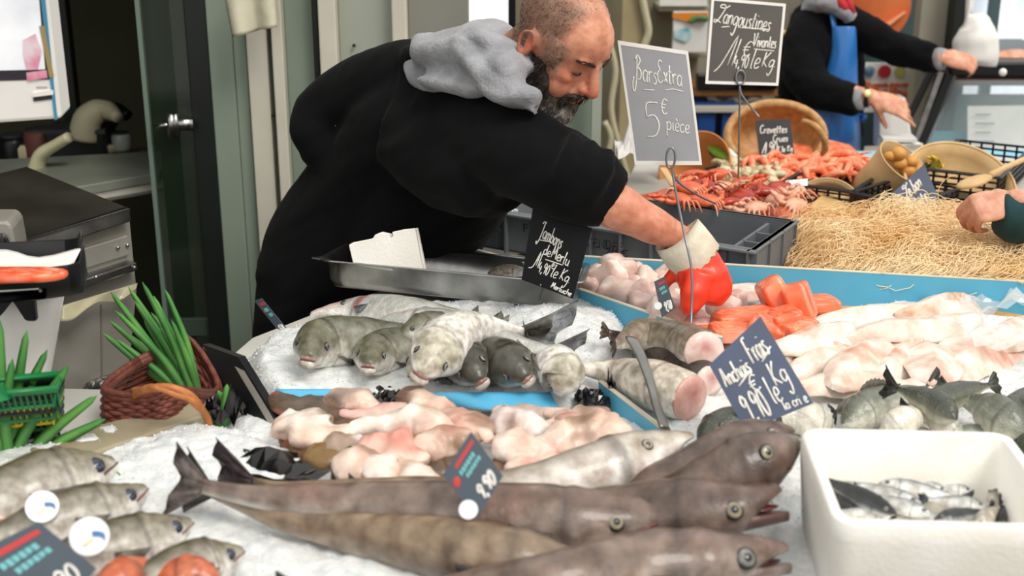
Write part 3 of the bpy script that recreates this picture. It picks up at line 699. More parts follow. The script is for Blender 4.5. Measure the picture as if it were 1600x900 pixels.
# ---------------- cut fish tails beside the flat bracket
def cutfish(label, pix, H, Wd, roll, sk, lift, cut='#e9d3cb', spot='#c0545a', name='fish_tail', group='cut fish tails beside the steel bracket', m='fish_skin', tailcol='#5b5145', tail=.55):
    pts = line(pix, lift); r = fish(label, 'fish', pts, H, Wd, roll, sk, prof='trunk', ey=0, tail=tail, fins=False, m=m, group=group, name=name, tfork=.1, tailcol=tailcol, tspread=.7)
    T = (pts[1]-pts[0]).normalized(); U = frames([pts[0], pts[1]], (0, 0, 1), -roll if (pts[-1]-pts[0]).x < 0 else roll)[0][1]; S = T.cross(U); n = 22; rg = []
    for f, o in ((1.0, .002), (.97, -.003), (.6, -.006), (.25, -.007)):
        rg.append([pts[0] + T*o + U*(H*.9*f*sin(2*pi*k/n)) + S*(Wd*.9*f*cos(2*pi*k/n)) for k in range(n)])
    mb = MB().loft(rg); c1, c2 = lin(cut), lin(spot); cen = pts[0]+U*H*.2
    mb.c = [mixc(c1, c2, .8*exp(-((q-cen).length/(H*.35))**2) + .15*max(0, MN.noise(q*90))) for q in mb.v]
    mb.build('cut_face', M_('flesh'), r, smooth=True); return r
cutfish('brown-skinned fish tail with white cut face, thin end to the left', [(1100, 550), (1050, 532), (1000, 523), (962, 538)], .042, .044, R_(-15), 'trunk', .065)
cutfish('dark brown fish tail beneath the brown-skinned one', [(1108, 596), (1060, 572), (1010, 545), (950, 520)], .034, .038, R_(-15), 'trunk_dark', .03)
cutfish('pale fish tail with broad pink cut face beside the steel bracket', [(1078, 622), (1020, 600), (960, 583), (905, 575)], .044, .050, R_(-20), 'trunk_pale', .04, cut='#e3b3a8', spot='#c9514c', tailcol='#b8ae9c')
# ============================================================ PEOPLE
mat('skin', vcol=True, rough=.45, ns=40, c2='#e8d8d0', bump=.12, bs=220, sss=.12)
mat('beard', vcol=True, rough=.7, ns=80, c2='#b0a8a0'); mat('stubble', vcol=True, rough=.8, ns=160, c2='#8a8078', bump=.5, bs=300)
mat('jacket', '#0b0b0c', .95, c2='#121213', ns=5, bump=.35, bs=9, sheen=.03, spec=.12)
mat('jacket_cuff', '#101011', .95, c2='#0b0b0c', ns=30, spec=.12)
mat('hood_grey', '#a0a1a5', .9, c2='#8b8c90', ns=22, bump=.7, bs=140, sheen=.1); mat('cuff_cream', '#dcd3c0', .85, c2='#cbc1ab', ns=30, bump=.3, bs=120)
mat('glove_red', '#e83c1e', .42, c2='#dc3218', ns=7, bump=.15, bs=30, coat=.15); mat('glove_orange', '#d4552f', .4)
mat('apron_blue', '#2f74bd', .32, c2='#2463a8', ns=6, bump=.25, bs=9, coat=.2); mat('sleeve_green', '#123b3d', .85, c2='#0e3032', ns=20, bump=.3, bs=60, sheen=.1)
def hand_shapes(mb, wrist, X_, Z_, ln=.19, curl=(.5, .6, .4), spread=.12, thumb=(.7, .35), fat=1.0, side=1, fingers=(1, 1, 1, 1), step=None):
    """palm, four unequal bent fingers and a thumb. X_ : towards the fingers, Z_ : out of the back of the hand, side : thumb on +Y or -Y"""
    X_ = V(X_).normalized(); Z_ = (V(Z_) - X_*V(Z_).dot(X_)).normalized(); Y_ = Z_.cross(X_)*side; k = ln/.19
    P = lambda x, y, z: V(wrist) + (X_*x + Y_*y + Z_*z)*k
    fr = Matrix((X_, Y_, Z_)).transposed()
    # palm
    rings = []
    for x, w, t, z in ((-.03, .028, .022, 0), (0, .028, .020, 0), (.03, .038, .018, 0), (.06, .043, .016, 0), (.088, .042, .014, -.002), (.10, .036, .009, -.004)):
        rings.append([P(x, w*fat*cos(a), z + t*fat*sin(a)) for a in [2*pi*j/14 for j in range(14)]])
    mb.loft(rings)
    L4 = [(.030, .044, .026, .020, .0085), (.010, .050, .030, .022, .0090), (-.011, .046, .028, .021, .0085), (-.031, .036, .021, .018, .0075)]
    for i, (y, a1, a2, a3, r) in enumerate(L4):
        f = fingers[i]; ang = 0; p = P(.088, y, -.002); pts = [P(.06, y*.9, -.002), p]; d0 = spread*(1.5-i)*.5
        for seg, c in zip((a1, a2, a3), curl):
            ang += c*f*(1+.06*i); d = X_*cos(ang)*cos(d0) + Y_*sin(d0)*cos(ang) - Z_*sin(ang); p = p + d*seg*k; pts.append(p)
        rr = [r*1.05*fat*k, r*1.08*fat*k, r*fat*k, r*.92*fat*k, r*.72*fat*k]
        mb.tube(pts, rr, 10, smooth=4); mb.ell(pts[-1], (rr[-1]*1.0,)*3)
        if i < 4: mb.ell(pts[1] + Z_*.002*k, (r*1.15*fat*k, r*1.1*fat*k, r*1.1*fat*k), fr)
    a, b = thumb; p = P(.02, .03, -.006); d = (X_*cos(a) + Y_*sin(a) - Z_*b).normalized(); p1 = p + d*.04*k; d = (X_*cos(a*.6) + Y_*sin(a*.6) - Z_*b*1.5).normalized(); p2 = p1 + d*.032*k; d = (X_*cos(a*.35) + Y_*sin(a*.35) - Z_*b*1.7).normalized(); p3 = p2 + d*.024*k
    mb.tube([P(.005, .012, -.004), p, p1, p2, p3], [.015*fat*k, .015*fat*k, .0115*fat*k, .0105*fat*k, .0075*fat*k], 10, smooth=4); mb.ell(p3, (.0078*fat*k,)*3)
# ---------------- the fishmonger reaching over the counter
HY = 2.56
hc = py(879, 61, HY)                       # centre of the skull
pf, yw = R_(35), R_(41)
F0 = V((cos(yw)*cos(pf), -sin(yw)*cos(pf), -sin(pf))).normalized(); Rt = V((-sin(yw), -cos(yw), 0)).normalized(); 
rollh = R_(-4); U0 = Rt.cross(F0).normalized(); U0 = U0 if U0.z > 0 else -U0
HS = 1.02
def hp(f, r, u): return hc + (F0*f + Rt*r + U0*u)*HS
HM = Matrix((F0, Rt, U0)).transposed()
inv = HM.transposed()
def hl(p): q = inv @ (V(p)-hc); return q/HS
def man():
    B = MB(); e = lambda c, r: B.ell(hp(*c), tuple(x*HS for x in r), HM, 26, 18)
    e((-.012, 0, .030), (.098, .077, .086)); e((.035, 0, .030), (.062, .066, .066)); e((.042, 0, -.028), (.050, .060, .072))
    e((.052, 0, -.078), (.040, .044, .034)); e((.072, 0, -.098), (.020, .024, .018)); e((.01, 0, -.06), (.055, .055, .045))
    for s in (1, -1):
        e((.056, s*.040, -.026), (.030, .020, .018)); e((.080, s*.024, .020), (.016, .026, .009)); e((.012, s*.066, .005), (.04, .012, .035))
        e((.100, s*.012, -.040), (.013, .0085, .009)); e((.060, s*.036, -.055), (.028, .022, .03))
        e((.0735, s*.031, -.004), (.0130, .0150, .0108))      # lidded eyeball
    B.tube([hp(.088, 0, .020), hp(.099, 0, -.002), hp(.113, 0, -.024), hp(.119, 0, -.036)], [.010*HS, .0098*HS, .0115*HS, .0125*HS], 12, smooth=4); e((.1175, 0, -.037), (.0125, .013, .0105))
    e((.090, 0, -.066), (.014, .024, .0065)); e((.087, 0, -.077), (.013, .021, .007)); e((.082, 0, -.055), (.022, .03, .014))
    # ears
    for s in (1, -1):
        M = HM @ Matrix.Rotation(s*R_(16), 3, 'Z') @ Matrix.Rotation(R_(-8), 3, 'Y')
        B.ell(hp(-.012, s*.080, -.012), (.013*HS, .0055*HS, .023*HS), M, 16, 12)
        rim = [( .004, -.020), (.010, 0), (.008, .020), (-.004, .031), (-.018, .028), (-.026, .012), (-.022, -.010), (-.013, -.026), (-.002, -.036), (.004, -.03)]
        B.tube([hp(-.010 + a*.8, s*(.085 + (.005 if a < -.01 else 0)), -.012 + b*.84) for a, b in rim], [.0045*HS]*len(rim), 8, smooth=3)
    # neck, chest and reaching arm, all one body
    nb = py(775, 118, 2.60); ch = py(680, 270, 2.84); hip = py(500, 500, 3.06)
    B.tube([hp(-.02, 0, .0), hp(-.04, 0, -.045), hp(-.062, 0, -.10), nb], [(.055, .05), (.060, .056), (.062, .058), (.062, .058)], 18, smooth=4)
    B.tube([nb, py(735, 180, 2.72), ch, py(590, 380, 2.98), hip], [(.06, .055), (.07, .07), (.09, .09), (.10, .09), (.10, .10)], 18, smooth=3)
    sh = py(800, 215, 2.50); el = py(915, 302, 2.42); wr = py(1062, 372, 2.42); 
    B.tube([py(740, 190, 2.68), sh, el], [.05, .05, .045], 14, smooth=4)
    B.tube([el, py(962, 322, 2.41), py(1010, 347, 2.41), wr, py(1085, 392, 2.42)], [(.046, .045), (.050, .046), (.041, .038), (.031, .027), (.030, .026)], 16, smooth=5)
    sl2, el2, wr2 = py(660, 150, 2.84), py(515, 195, 2.98), py(540, 260, 2.94)
    B.tube([sl2, el2, wr2], [.05, .045, .035], 12, smooth=3)
    me = remesh(B, .0042, 3, .45)
    def sculpt(p, n):
        q = hl(p); d = V()
        if q.length < .2:
            for s in (1, -1):
                for c, r, k in (((.092, s*.026, .004), .013, -.0065), ((.084, s*.047, .004), .012, -.003), ((.088, s*.031, .0075), .006, -.0035), ((.086, s*.034, -.017), .008, -.0022), ((-.008, s*.090, -.008), .008, -.002)):
                    g = (q-V(c)).length; d += n*(k*exp(-(g/r)**2))
            g = abs(q.x-.096)/.02; d += n*(-.0022*exp(-((q.z+.0715)/.0022)**2)*exp(-(q.y/.024)**2)*(1 if q.x > .07 else 0))   # lip line
            for z0 in (.060, .072, .082): d += n*(-.0006*exp(-((q.z-z0+.004*sin(q.y*60))/.0022)**2)*(1 if q.x > .04 else 0))
        return d
    displace(me, sculpt)
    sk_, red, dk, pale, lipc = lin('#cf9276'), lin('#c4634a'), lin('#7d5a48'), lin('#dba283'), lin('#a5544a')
    def col(p):
        q = hl(p); c = sk_
        if q.length < .22:
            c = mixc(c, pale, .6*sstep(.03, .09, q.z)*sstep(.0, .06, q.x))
            for cc, r, k in (((.118, 0, -.04), .022, .75), ((.07, .045, -.025), .026, .55), ((.07, -.045, -.025), .026, .55), ((-.012, .09, -.01), .03, .8), ((-.012, -.09, -.01), .03, .8), ((.09, 0, .03), .03, .3)):
                c = mixc(c, red, k*exp(-((q-V(cc)).length/r)**2))
            for s in (1, -1): c = mixc(c, dk, .75*exp(-((q-V((.09, s*.028, .003))).length/.014)**2))
            if q.x > .075: c = mixc(c, lipc, .8*exp(-((q.z+.0715)/.008)**2)*exp(-(q.y/.022)**2))
            # shaved hair : sides and back
            hm = sstep(.052, .022, q.x - .35*max(0, .055-q.z)*0 - (.02 if q.z < .03 else 0)) * sstep(-.05, -.02, q.z + (.03 if q.x < -.03 else 0)) * (1-.75*sstep(.085, .112, q.z))
            ear = exp(-((q-V((-.012, math.copysign(.086, q.y), -.012))).length/.026)**2)
            c = mixc(c, lin('#7a6556'), .8*hm*(1-ear)*(1+.25*MN.noise(p*300)))
        else:
            c = mixc(c, red, .25+.25*MN.noise(p*18))
            c = mixc(c, pale, .2)
        return c
    paint(me, col)
    root = empty('person', V((hip.x, hip.y, 0)), 'bald bearded man in black jacket and grey hood reaching over the fish', 'person')
    link_mesh('body', me, M_('skin'), root)
    # lashes, brows
    for s in (1, -1):
        o = MB().tube([hp(.0825, s*.019, -.009), hp(.0862, s*.025, -.0118), hp(.0865, s*.035, -.0122), hp(.0805, s*.0445, -.0098)], [.0010, .0022, .0022, .0010], 6, smooth=3); o.build('eyelashes', M_('pupil'), root, smooth=True)
        rg = random.Random(4+s); b = MB(); cols = []
        for i in range(150):
            t = rg.random(); f = .1005 - .020*t**1.6; r = s*(.010 + .038*t); u = .0155 + .006*sin(t*2.6) + rg.uniform(-.0035, .0035); p = hp(f-.0015, r, u); q = hp(f - .002, r + s*.0085, u + rg.uniform(-.001, .003))
            b.tube([p, p.lerp(q, .5) + F0*.0022, q], [.0006, .00055, .0002], 3)
        b.build('eyebrow', mat('brow', '#4a3a30', .8), root, smooth=True)
    # buzz cut stubble, short hairs standing off the scalp
    rg = random.Random(9); b = MB(); cc = []
    palette = [lin(c) for c in ('#7d6656', '#8a7262', '#9c8878', '#ab9e92')]
    vs = [(v.co.copy(), v.normal.copy()) for v in me.vertices]; off = V(root.location); cand = []
    for p, n in vs:
        w = p + off; q = hl(w)
        if q.length > .16 or q.z < -.045: continue
        hm = sstep(.05, .02, q.x - (.02 if q.z < .03 else 0))*(1-.8*sstep(.085, .108, q.z))
        if (V((q.x+.012, q.y, q.z+.012)) - V((0, math.copysign(.088, q.y), 0))).length < .036: continue
        if hm > .1: cand.append((w, n, hm))
    for i in range(15000):
        w, n, hm = rg.choice(cand)
        if rg.random() > hm: continue
        w = w + V((rg.uniform(-1, 1), rg.uniform(-1, 1), rg.uniform(-1, 1)))*.002; t = n*.45 + V((rg.uniform(-.3, .3), rg.uniform(-.3, .3), rg.uniform(-1.0, -.2))); c = rg.choice(palette)
        k = len(b.v); b.tube([w - n*.0008, w + t.normalized()*.0021], [.0005, .00025], 3); b.c[k:] = [c]*(len(b.v)-k)
    b.build('hair', M_('stubble'), root)
    # beard and moustache : base volume and tapering strands
    b = MB(); E = lambda c, r: b.ell(hp(*c), tuple(x*HS for x in r), HM, 18, 12)
    for s in (1, -1):
        E((.018, s*.064, -.030), (.016, .009, .034)); E((.030, s*.057, -.068), (.032, .013, .030)); E((.055, s*.040, -.090), (.032, .018, .026)); E((.098, s*.014, -.0575), (.012, .016, .0062)); E((.085, s*.029, -.070), (.012, .009, .016))
    E((.072, 0, -.108), (.034, .034, .030)); E((.066, 0, -.135), (.030, .028, .028)); E((.060, 0, -.158), (.024, .022, .024)); E((.062, 0, -.178), (.015, .014, .018)); E((.096, 0, -.088), (.009, .012, .009))
    bm_ = remesh(b, .0045, 3); displace(bm_, lambda p, n: n*(.0022*MN.noise(p*160)))
    blk, gry, wht = lin('#33291f'), lin('#7d746c'), lin('#cfc9c2')
    def bc(p):
        q = hl(p); t = sstep(-.05, -.13, q.z)*.95 + .5*max(0, MN.noise(V((q.x*120, q.y*120, q.z*30)))) + (.25 if q.x < .03 and q.z < -.03 else 0)
        if q.z > -.062 and q.x > .07: t = .15
        return mixc(blk, mixc(gry, wht, sstep(.5, 1, t)), sstep(.1, .8, t))
    st = MB(); st.add([v.co for v in bm_.vertices], [tuple(f.vertices) for f in bm_.polygons]); st.c = [bc(v.co) for v in bm_.vertices]
    V0 = [(v.co.copy(), v.normal.copy()) for v in bm_.vertices]
    for i in range(2600):
        p, n = rg.choice(V0); q = hl(p); up = q.z > -.062 and q.x > .07
        down = (HM @ V((-.25 if not up else -.3, math.copysign(.35 if up else .12, q.y), -1))).normalized(); L = (.008 if up else rg.uniform(.010, .024))*(1.5 if q.z < -.13 else 1)
        d = (down + n*.35 + V((rg.uniform(-.25, .25),)*1 + (rg.uniform(-.25, .25), rg.uniform(-.2, .2)))).normalized(); e1 = p + d*L*.5; e2 = e1 + (d + down*.6).normalized()*L*.55
        c = bc(p); k_ = rg.uniform(.6, 1.5); c = tuple(min(1, x*k_) for x in c); k = len(st.v); st.tube([p - n*.001, e1, e2], [.0009, .0008, .0002], 3); st.c[k:] = [c]*(len(st.v)-k)
    st.build('beard', M_('beard'), root, smooth=True)
    # ---- jacket : outline taken from the pose, one garment
    J = MB()
    J.tube([py(470, 560, 3.06), py(480, 480, 3.06), py(508, 400, 3.05), py(592, 295, 3.0), py(655, 215, 2.90), py(705, 160, 2.80), py(740, 132, 2.72)],
           [(.125, .12), (.132, .14), (.158, .15), (.172, .155), (.170, .15), (.125, .13), (.08, .09)], 26, smooth=5, up=(0, -1, 0))
    J.tube([py(590, 480, 3.06), py(640, 400, 3.02), py(690, 320, 2.92), py(740, 250, 2.80), py(770, 195, 2.68)], [(.135, .12), (.13, .12), (.14, .13), (.13, .12), (.08, .08)], 22, smooth=5, up=(0, -1, 0))
    J.tube([py(520, 440, 3.0), py(600, 380, 2.98), py(690, 300, 2.86)], [(.13, .10), (.17, .11), (.15, .10)], 20, smooth=4, up=(0, -1, 0))
    J.tube([py(640, 200, 2.80), py(700, 235, 2.70), py(760, 265, 2.60), py(800, 285, 2.54)], [(.10, .09), (.13, .11), (.11, .10), (.07, .07)], 20, smooth=4, up=(0, -1, 0))
    J.tube([py(760, 148, 2.66), py(735, 185, 2.72), py(680, 270, 2.84), py(590, 380, 2.98)], [(.085, .085), (.115, .11), (.12, .12), (.12, .12)], 18, smooth=4)
    J.tube([py(740, 190, 2.68), py(800, 222, 2.52), py(900, 296, 2.43)], [(.085, .08), (.08, .075), (.06, .06)], 16, smooth=4)
    J.tube([py(680, 150, 2.80), py(725, 150, 2.70), py(775, 162, 2.58)], [(.06, .07), (.065, .075), (.05, .06)], 16, smooth=4, up=(0, -1, 0))
    # reaching sleeve
    J.tube([py(690, 185, 2.74), py(760, 215, 2.60), py(830, 255, 2.48), py(885, 280, 2.42), py(925, 297, 2.42), py(958, 314, 2.42)], [(.10, .09), (.100, .09), (.085, .085), (.080, .078), (.072, .070), (.060, .058)], 22, smooth=5, up=(0, -1, 0))
    J.tube([py(825, 205, 2.50), py(880, 236, 2.44), py(925, 262, 2.42), py(960, 290, 2.42)], [(.030, .05), (.036, .05), (.034, .045), (.026, .035)], 14, smooth=4)
    # folds of the sleeve near the cuff
    for u, v, a in ((872, 272, 0), (900, 287, .2), (926, 300, .1)):
        J.tube([py(u+26, v-66, 2.40), py(u+16, v-30, 2.355), py(u-2, v+8, 2.35), py(u-22, v+46, 2.39)], [.012, .016, .016, .01], 10, smooth=4)
    # far arm, elbow bent out behind
    J.tube([py(690, 118, 2.82), py(620, 125, 2.90), py(545, 156, 2.98), py(508, 184, 3.0), py(505, 214, 2.98), py(530, 246, 2.95), py(585, 276, 2.9)], [(.078, .08), (.090, .085), (.088, .082), (.080, .08), (.075, .075), (.063, .06), (.06, .06)], 20, smooth=5, up=(0, -1, 0))
    J.tube([py(640, 102, 2.82), py(700, 100, 2.76), py(745, 128, 2.68), py(800, 178, 2.58)], [(.045, .05), (.05, .06), (.05, .07), (.035, .05)], 16, smooth=4, up=(0, -1, 0))
    jm = remesh(J, .0085, 6)
    def fold(p, n):
        q = V((p.x*1.0, p.y, p.z)); a = q.x*.80 + q.z*.6; b_ = -q.x*.6 + q.z*.8
        k = MN.noise(V((a*3.5, b_*17, q.y*3)))*.010 + MN.noise(V((a*9, b_*34, 4)))*.004 + MN.noise(q*40)*.0012
        return n*k
    displace(jm, fold); link_mesh('jacket', jm, M_('jacket'), root)
    # rolled cuff
    a, b2 = py(946, 318, 2.42), py(972, 328, 2.41); T = (b2-a).normalized()
    # grey hood lying on the back, thick folded cloth
    Hd = MB()
    def roll_(pts, r, k=4): Hd.tube([py(*p) for p in pts], r, 16, smooth=k, up=(0, -1, 0))
    roll_([(655, 106, 2.80), (680, 92, 2.74), (715, 88, 2.68), (755, 98, 2.60), (795, 122, 2.49), (822, 150, 2.46), (840, 172, 2.45)], [(.030, .04), (.050, .06), (.058, .07), (.050, .065), (.036, .05), (.024, .03), (.012, .018)])
    roll_([(655, 120, 2.76), (690, 122, 2.70), (735, 124, 2.64), (780, 137, 2.54), (818, 160, 2.45)], [(.020, .03), (.030, .04), (.032, .04), (.026, .035), (.014, .02)])
    roll_([(690, 62, 2.74), (725, 56, 2.70), (760, 68, 2.60), (800, 92, 2.56), (828, 120, 2.52)], [(.022, .05), (.026, .06), (.027, .06), (.028, .05), (.02, .03)])
    roll_([(745, 55, 2.68), (775, 60, 2.68), (800, 85, 2.66)], [(.02, .04), (.03, .05), (.03, .05)])
    roll_([(664, 72, 2.76), (672, 95, 2.72), (655, 122, 2.74)], [(.02, .03), (.022, .03), (.014, .02)])
    roll_([(672, 118, 2.68), (712, 122, 2.62), (760, 134, 2.55), (805, 152, 2.48), (842, 180, 2.45)], [(.018, .04), (.024, .05), (.026, .05), (.022, .045), (.010, .02)])
    hm_ = remesh(Hd, .0062, 4)
    displace(hm_, lambda p, n: n*(.009*sin(70*(p.z*.9+p.x*.45) + 5*MN.noise(p*7)) + .008*MN.noise(V((p.x*6, p.z*14, p.y*6))) + .001*MN.noise(p*60)))
    link_mesh('hood', hm_, M_('hood_grey'), root)
    # ---- red rubber glove with folded cream cuff, closed on a fish piece
    G_ = MB(); w = py(1078, 388, 2.42); tip = py(1098, 452, 2.40)
    hand_shapes(G_, w + (tip-w).normalized()*.005, tip-w, V((.45, -.8, .25)), .155, (.55, .9, .6), .10, (.75, .9), 1.42, side=-1)
    G_.tube([py(1078, 396, 2.42), py(1096, 425, 2.41), py(1103, 452, 2.40), py(1100, 474, 2.39)], [(.040, .035), (.050, .042), (.052, .042), (.036, .032)], 18, smooth=5, up=(0, -1, 0))
    G_.tube([py(1094, 430, 2.385), py(1086, 455, 2.365), py(1078, 478, 2.355), py(1078, 490, 2.355)], [(.034, .03), (.030, .024), (.022, .016), (.014, .010)], 14, smooth=4, up=(0, -1, 0))
    gm = remesh(G_, .0042, 4); displace(gm, lambda p, n: n*(.004*MN.noise(V((p.x*20, p.y*20, p.z*45)))))
    link_mesh('glove', gm, M_('glove_red'), root)
    C_ = []; c0, c1 = py(1062, 372, 2.42), py(1090, 410, 2.415); T = (c1-c0).normalized(); S = V((0, -1, 0)) - T*T.dot(V((0, -1, 0))); S.normalize(); Uc = T.cross(S); n = 32
    for t, r in ((.1, .036), (.0, .046), (-.12, .050), (.25, .052), (.6, .053), (1.0, .053), (1.04, .050)):
        C_.append([c0 + T*((c1-c0).length*t) + S*(r*.78*cos(2*pi*k/n)) + Uc*(r*1.02*sin(2*pi*k/n)) + T*(.003*sin(14*2*pi*k/n)*(t > .9)) + T*.004*sin(2*2*pi*k/n+1) for k in range(n)])
    o = MB().loft(C_, cap=False).build('glove_cuff', M_('cuff_cream'), root, smooth=True); md = o.modifiers.new('s', 'SOLIDIFY'); md.thickness = .003; md.offset = -1
    # trousers, mostly hidden behind the counter
    t = MB()
    for dx in (-.09, .10): t.tube([V((hip.x+dx*.6, hip.y+.02, hip.z+.02)), V((hip.x+dx, hip.y+.04, .5)), V((hip.x+dx*1.1, hip.y+.08, .06))], [.11, .08, .065], 14, smooth=3)
    t.build('trousers', mat('trouser', '#1b2026', .9), root, smooth=True)
    t = MB()
    for dx in (-.1, .11): t.ell((hip.x+dx, hip.y+.04, .05), (.05, .13, .05))
    t.build('boots', M_('black_plastic'), root, smooth=True)
man()
# ---------------- second vendor behind the far counter
def vendor():
    Y = 5.0; P = lambda u, v, dy=0: py(u, v, Y+dy); m = mpp(P(1300, 120)); 
    root = empty('person', V((P(1290, 240).x, Y, 0)), 'person in black jacket, blue apron and wristwatch serving at the far counter', 'person')
    B = MB()
    B.tube([P(1290, 300), P(1288, 160), P(1290, 60), P(1296, 20)], [.11, .115, .11, .06], 16, smooth=3)
    B.tube([P(1296, 20), P(1304, -10, -.02), P(1312, -40, -.06)], [.06, .055, .06], 14, smooth=3)
    B.ell(P(1322, -78, -.08), (.088, .075, .115), nu=22, nv=16); B.ell(P(1336, -60, -.10), (.05, .05, .07)); B.ell(P(1352, -75, -.12), (.02, .014, .018))
    B.tube([P(1262, 40, -.06), P(1258, 120, -.16), P(1330, 146, -.34), P(1362, 152, -.38)], [.06, .052, .034, .03], 12, smooth=4)
    B.tube([P(1330, 40, -.05), P(1400, 70, -.2), P(1470, 88, -.32)], [.055, .042, .03], 12, smooth=4)
    hand_shapes(B, P(1366, 152, -.38), V((1, -.25, -.35)), V((.1, -.75, .6)), .19, (.25, .45, .35), .15, (.5, .7), 1.0, side=-1, fingers=(.4, 1.1, 1.5, 1.7))
    hand_shapes(B, P(1474, 90, -.34), V((1, -.2, -.15)), V((0, -.8, .6)), .17, (.5, .7, .4), .1, (.6, .6), 1.0, side=1)
    me = remesh(B, .006, 3); sk_, rd = lin('#d9a184'), lin('#c07058'); paint(me, lambda p: mixc(sk_, rd, .5*max(0, MN.noise(p*25)+.2))); link_mesh('body', me, M_('skin'), root)
    b = MB(); b.ell(P(1316, -92, -.06), (.094, .084, .10), nu=22, nv=14); hm = remesh(b, .008, 2); displace(hm, lambda p, n: n*.006*MN.noise(p*60)); link_mesh('hair', hm, mat('hair_brown', '#4b3a2c', .7, c2='#6b5540', ns=60), root)
    J = MB()
    J.tube([P(1288, 215, .03), P(1286, 190, .02), P(1284, 150), P(1284, 80), P(1288, 35), P(1298, 8)], [(.165, .13), (.16, .125), (.165, .13), (.17, .13), (.13, .11), (.07, .07)], 22, smooth=4, up=(0, -1, 0))
    J.tube([P(1275, 30), P(1262, 60, -.08), P(1255, 105, -.16), P(1275, 138, -.24), P(1325, 154, -.34), P(1340, 155, -.36)], [.075, .085, .082, .075, .058, .050], 18, smooth=4)
    J.tube([P(1310, 28), P(1345, 48, -.1), P(1400, 75, -.2), P(1455, 90, -.3), P(1466, 92, -.32)], [.07, .072, .062, .052, .046], 18, smooth=4)
    jm = remesh(J, .009, 4); displace(jm, lambda p, n: n*(.010*MN.noise(V((p.x*14, p.y*8, p.z*18))) + .003*MN.noise(p*50))); link_mesh('jacket', jm, M_('jacket'), root)
    H_ = MB(); H_.tube([P(1262, 12, -.02), P(1290, 2, -.10), P(1318, 16, -.14), P(1328, 34, -.15)], [(.03, .04), (.045, .05), (.035, .04), (.02, .02)], 12, smooth=4, up=(0, -1, 0)); H_.tube([P(1322, 10, -.1), P(1333, 30, -.12), P(1334, 44, -.13)], [.02, .018, .012], 10, smooth=3)
    for a, c, r in (((1330, 155, -.35), (1350, 154, -.37), .045), ((1462, 92, -.31), (1476, 93, -.33), .043)): MB().tube([P(*a), P(*c)], [r, r*.9], 18).build('cuff', M_('hood_grey'), root, smooth=True)
    hm = remesh(H_, .006, 3); displace(hm, lambda p, n: n*.005*MN.noise(p*40)); link_mesh('hood', hm, M_('hood_grey'), root)
    s = MB(); s.tube([P(1306, -12, -.13), P(1316, 8, -.16), P(1330, 18, -.16)], [.016, .02, .012], 10, smooth=3); s.tube([P(1322, -12, -.13), P(1328, 8, -.165), P(1333, 20, -.16)], [.012, .014, .01], 10, smooth=3); s.build('scarf', mat('scarf_red', '#b3202a', .7), root, smooth=True)
    # apron : bib and skirt curved round the body, with straps
    def sheet_(name, rows, seg=12):
        vs = []; fs = []
        for (l, r, v, dy, bl) in rows:
            for j in range(seg+1):
                t = j/seg; u = l+(r-l)*t; vs.append(P(u, v, dy - .075 - bl*sin(pi*t)**.6 + .012*MN.noise(V((u*.05, v*.03, 2)))))
        for i in range(len(rows)-1):
            for j in range(seg): q = i*(seg+1)+j; fs.append((q, q+1, q+seg+2, q+seg+1))
        o = MB().add(vs, fs).build(name, M_('apron_blue'), root, smooth=True); md = o.modifiers.new('s', 'SOLIDIFY'); md.thickness = .004; sb = o.modifiers.new('u', 'SUBSURF'); sb.levels = 2; sb.render_levels = 2; return o
    sheet_('apron', [(1300, 1337, 40, -.13, .03), (1302, 1338, 70, -.14, .04), (1296, 1339, 100, -.14, .05), (1285, 1340, 130, -.14, .06), (1262, 1340, 165, -.12, .08), (1246, 1342, 180, -.10, .10), (1243, 1345, 200, -.09, .12), (1246, 1344, 225, -.08, .13), (1246, 1342, 260, -.06, .13), (1246, 1342, 330, -.05, .13)])
    st = MB(); st.tube([P(1304, 44, -.15), P(1301, 25, -.13), P(1296, 8, -.08)], [(.012, .004)]*3, 8, smooth=3); st.tube([P(1340, 180, -.15), P(1352, 182, -.2), P(1346, 190, -.2)], .008, 8, smooth=3); st.build('apron_strap', M_('apron_blue'), root, smooth=True)
    wt = MB(); a, c = P(1352, 152, -.37), P(1358, 152, -.375); wt.tube([a, c], [.037, .037], 18); w = wt.build('watch_strap', M_('black_plastic'), root, smooth=True)
    q = P(1356, 146, -.41); M = V((.1, -.9, .45)).to_track_quat('Z', 'Y').to_matrix(); MB().ell(q, (.017, .017, .006), M, 18, 8).build('watch_face', mat('gold', '#d8c58a', .25, metal=.6), w, smooth=True)
    t = MB(); hx = P(1290, 300).x
    for dx in (-.1, .1): t.tube([V((hx+dx*.5, Y, P(1290, 300).z+.02)), V((hx+dx, Y+.02, .5)), V((hx+dx, Y+.05, .02))], [.12, .085, .07], 14, smooth=3)
    t.build('trousers', M_('trouser'), root, smooth=True)
vendor()
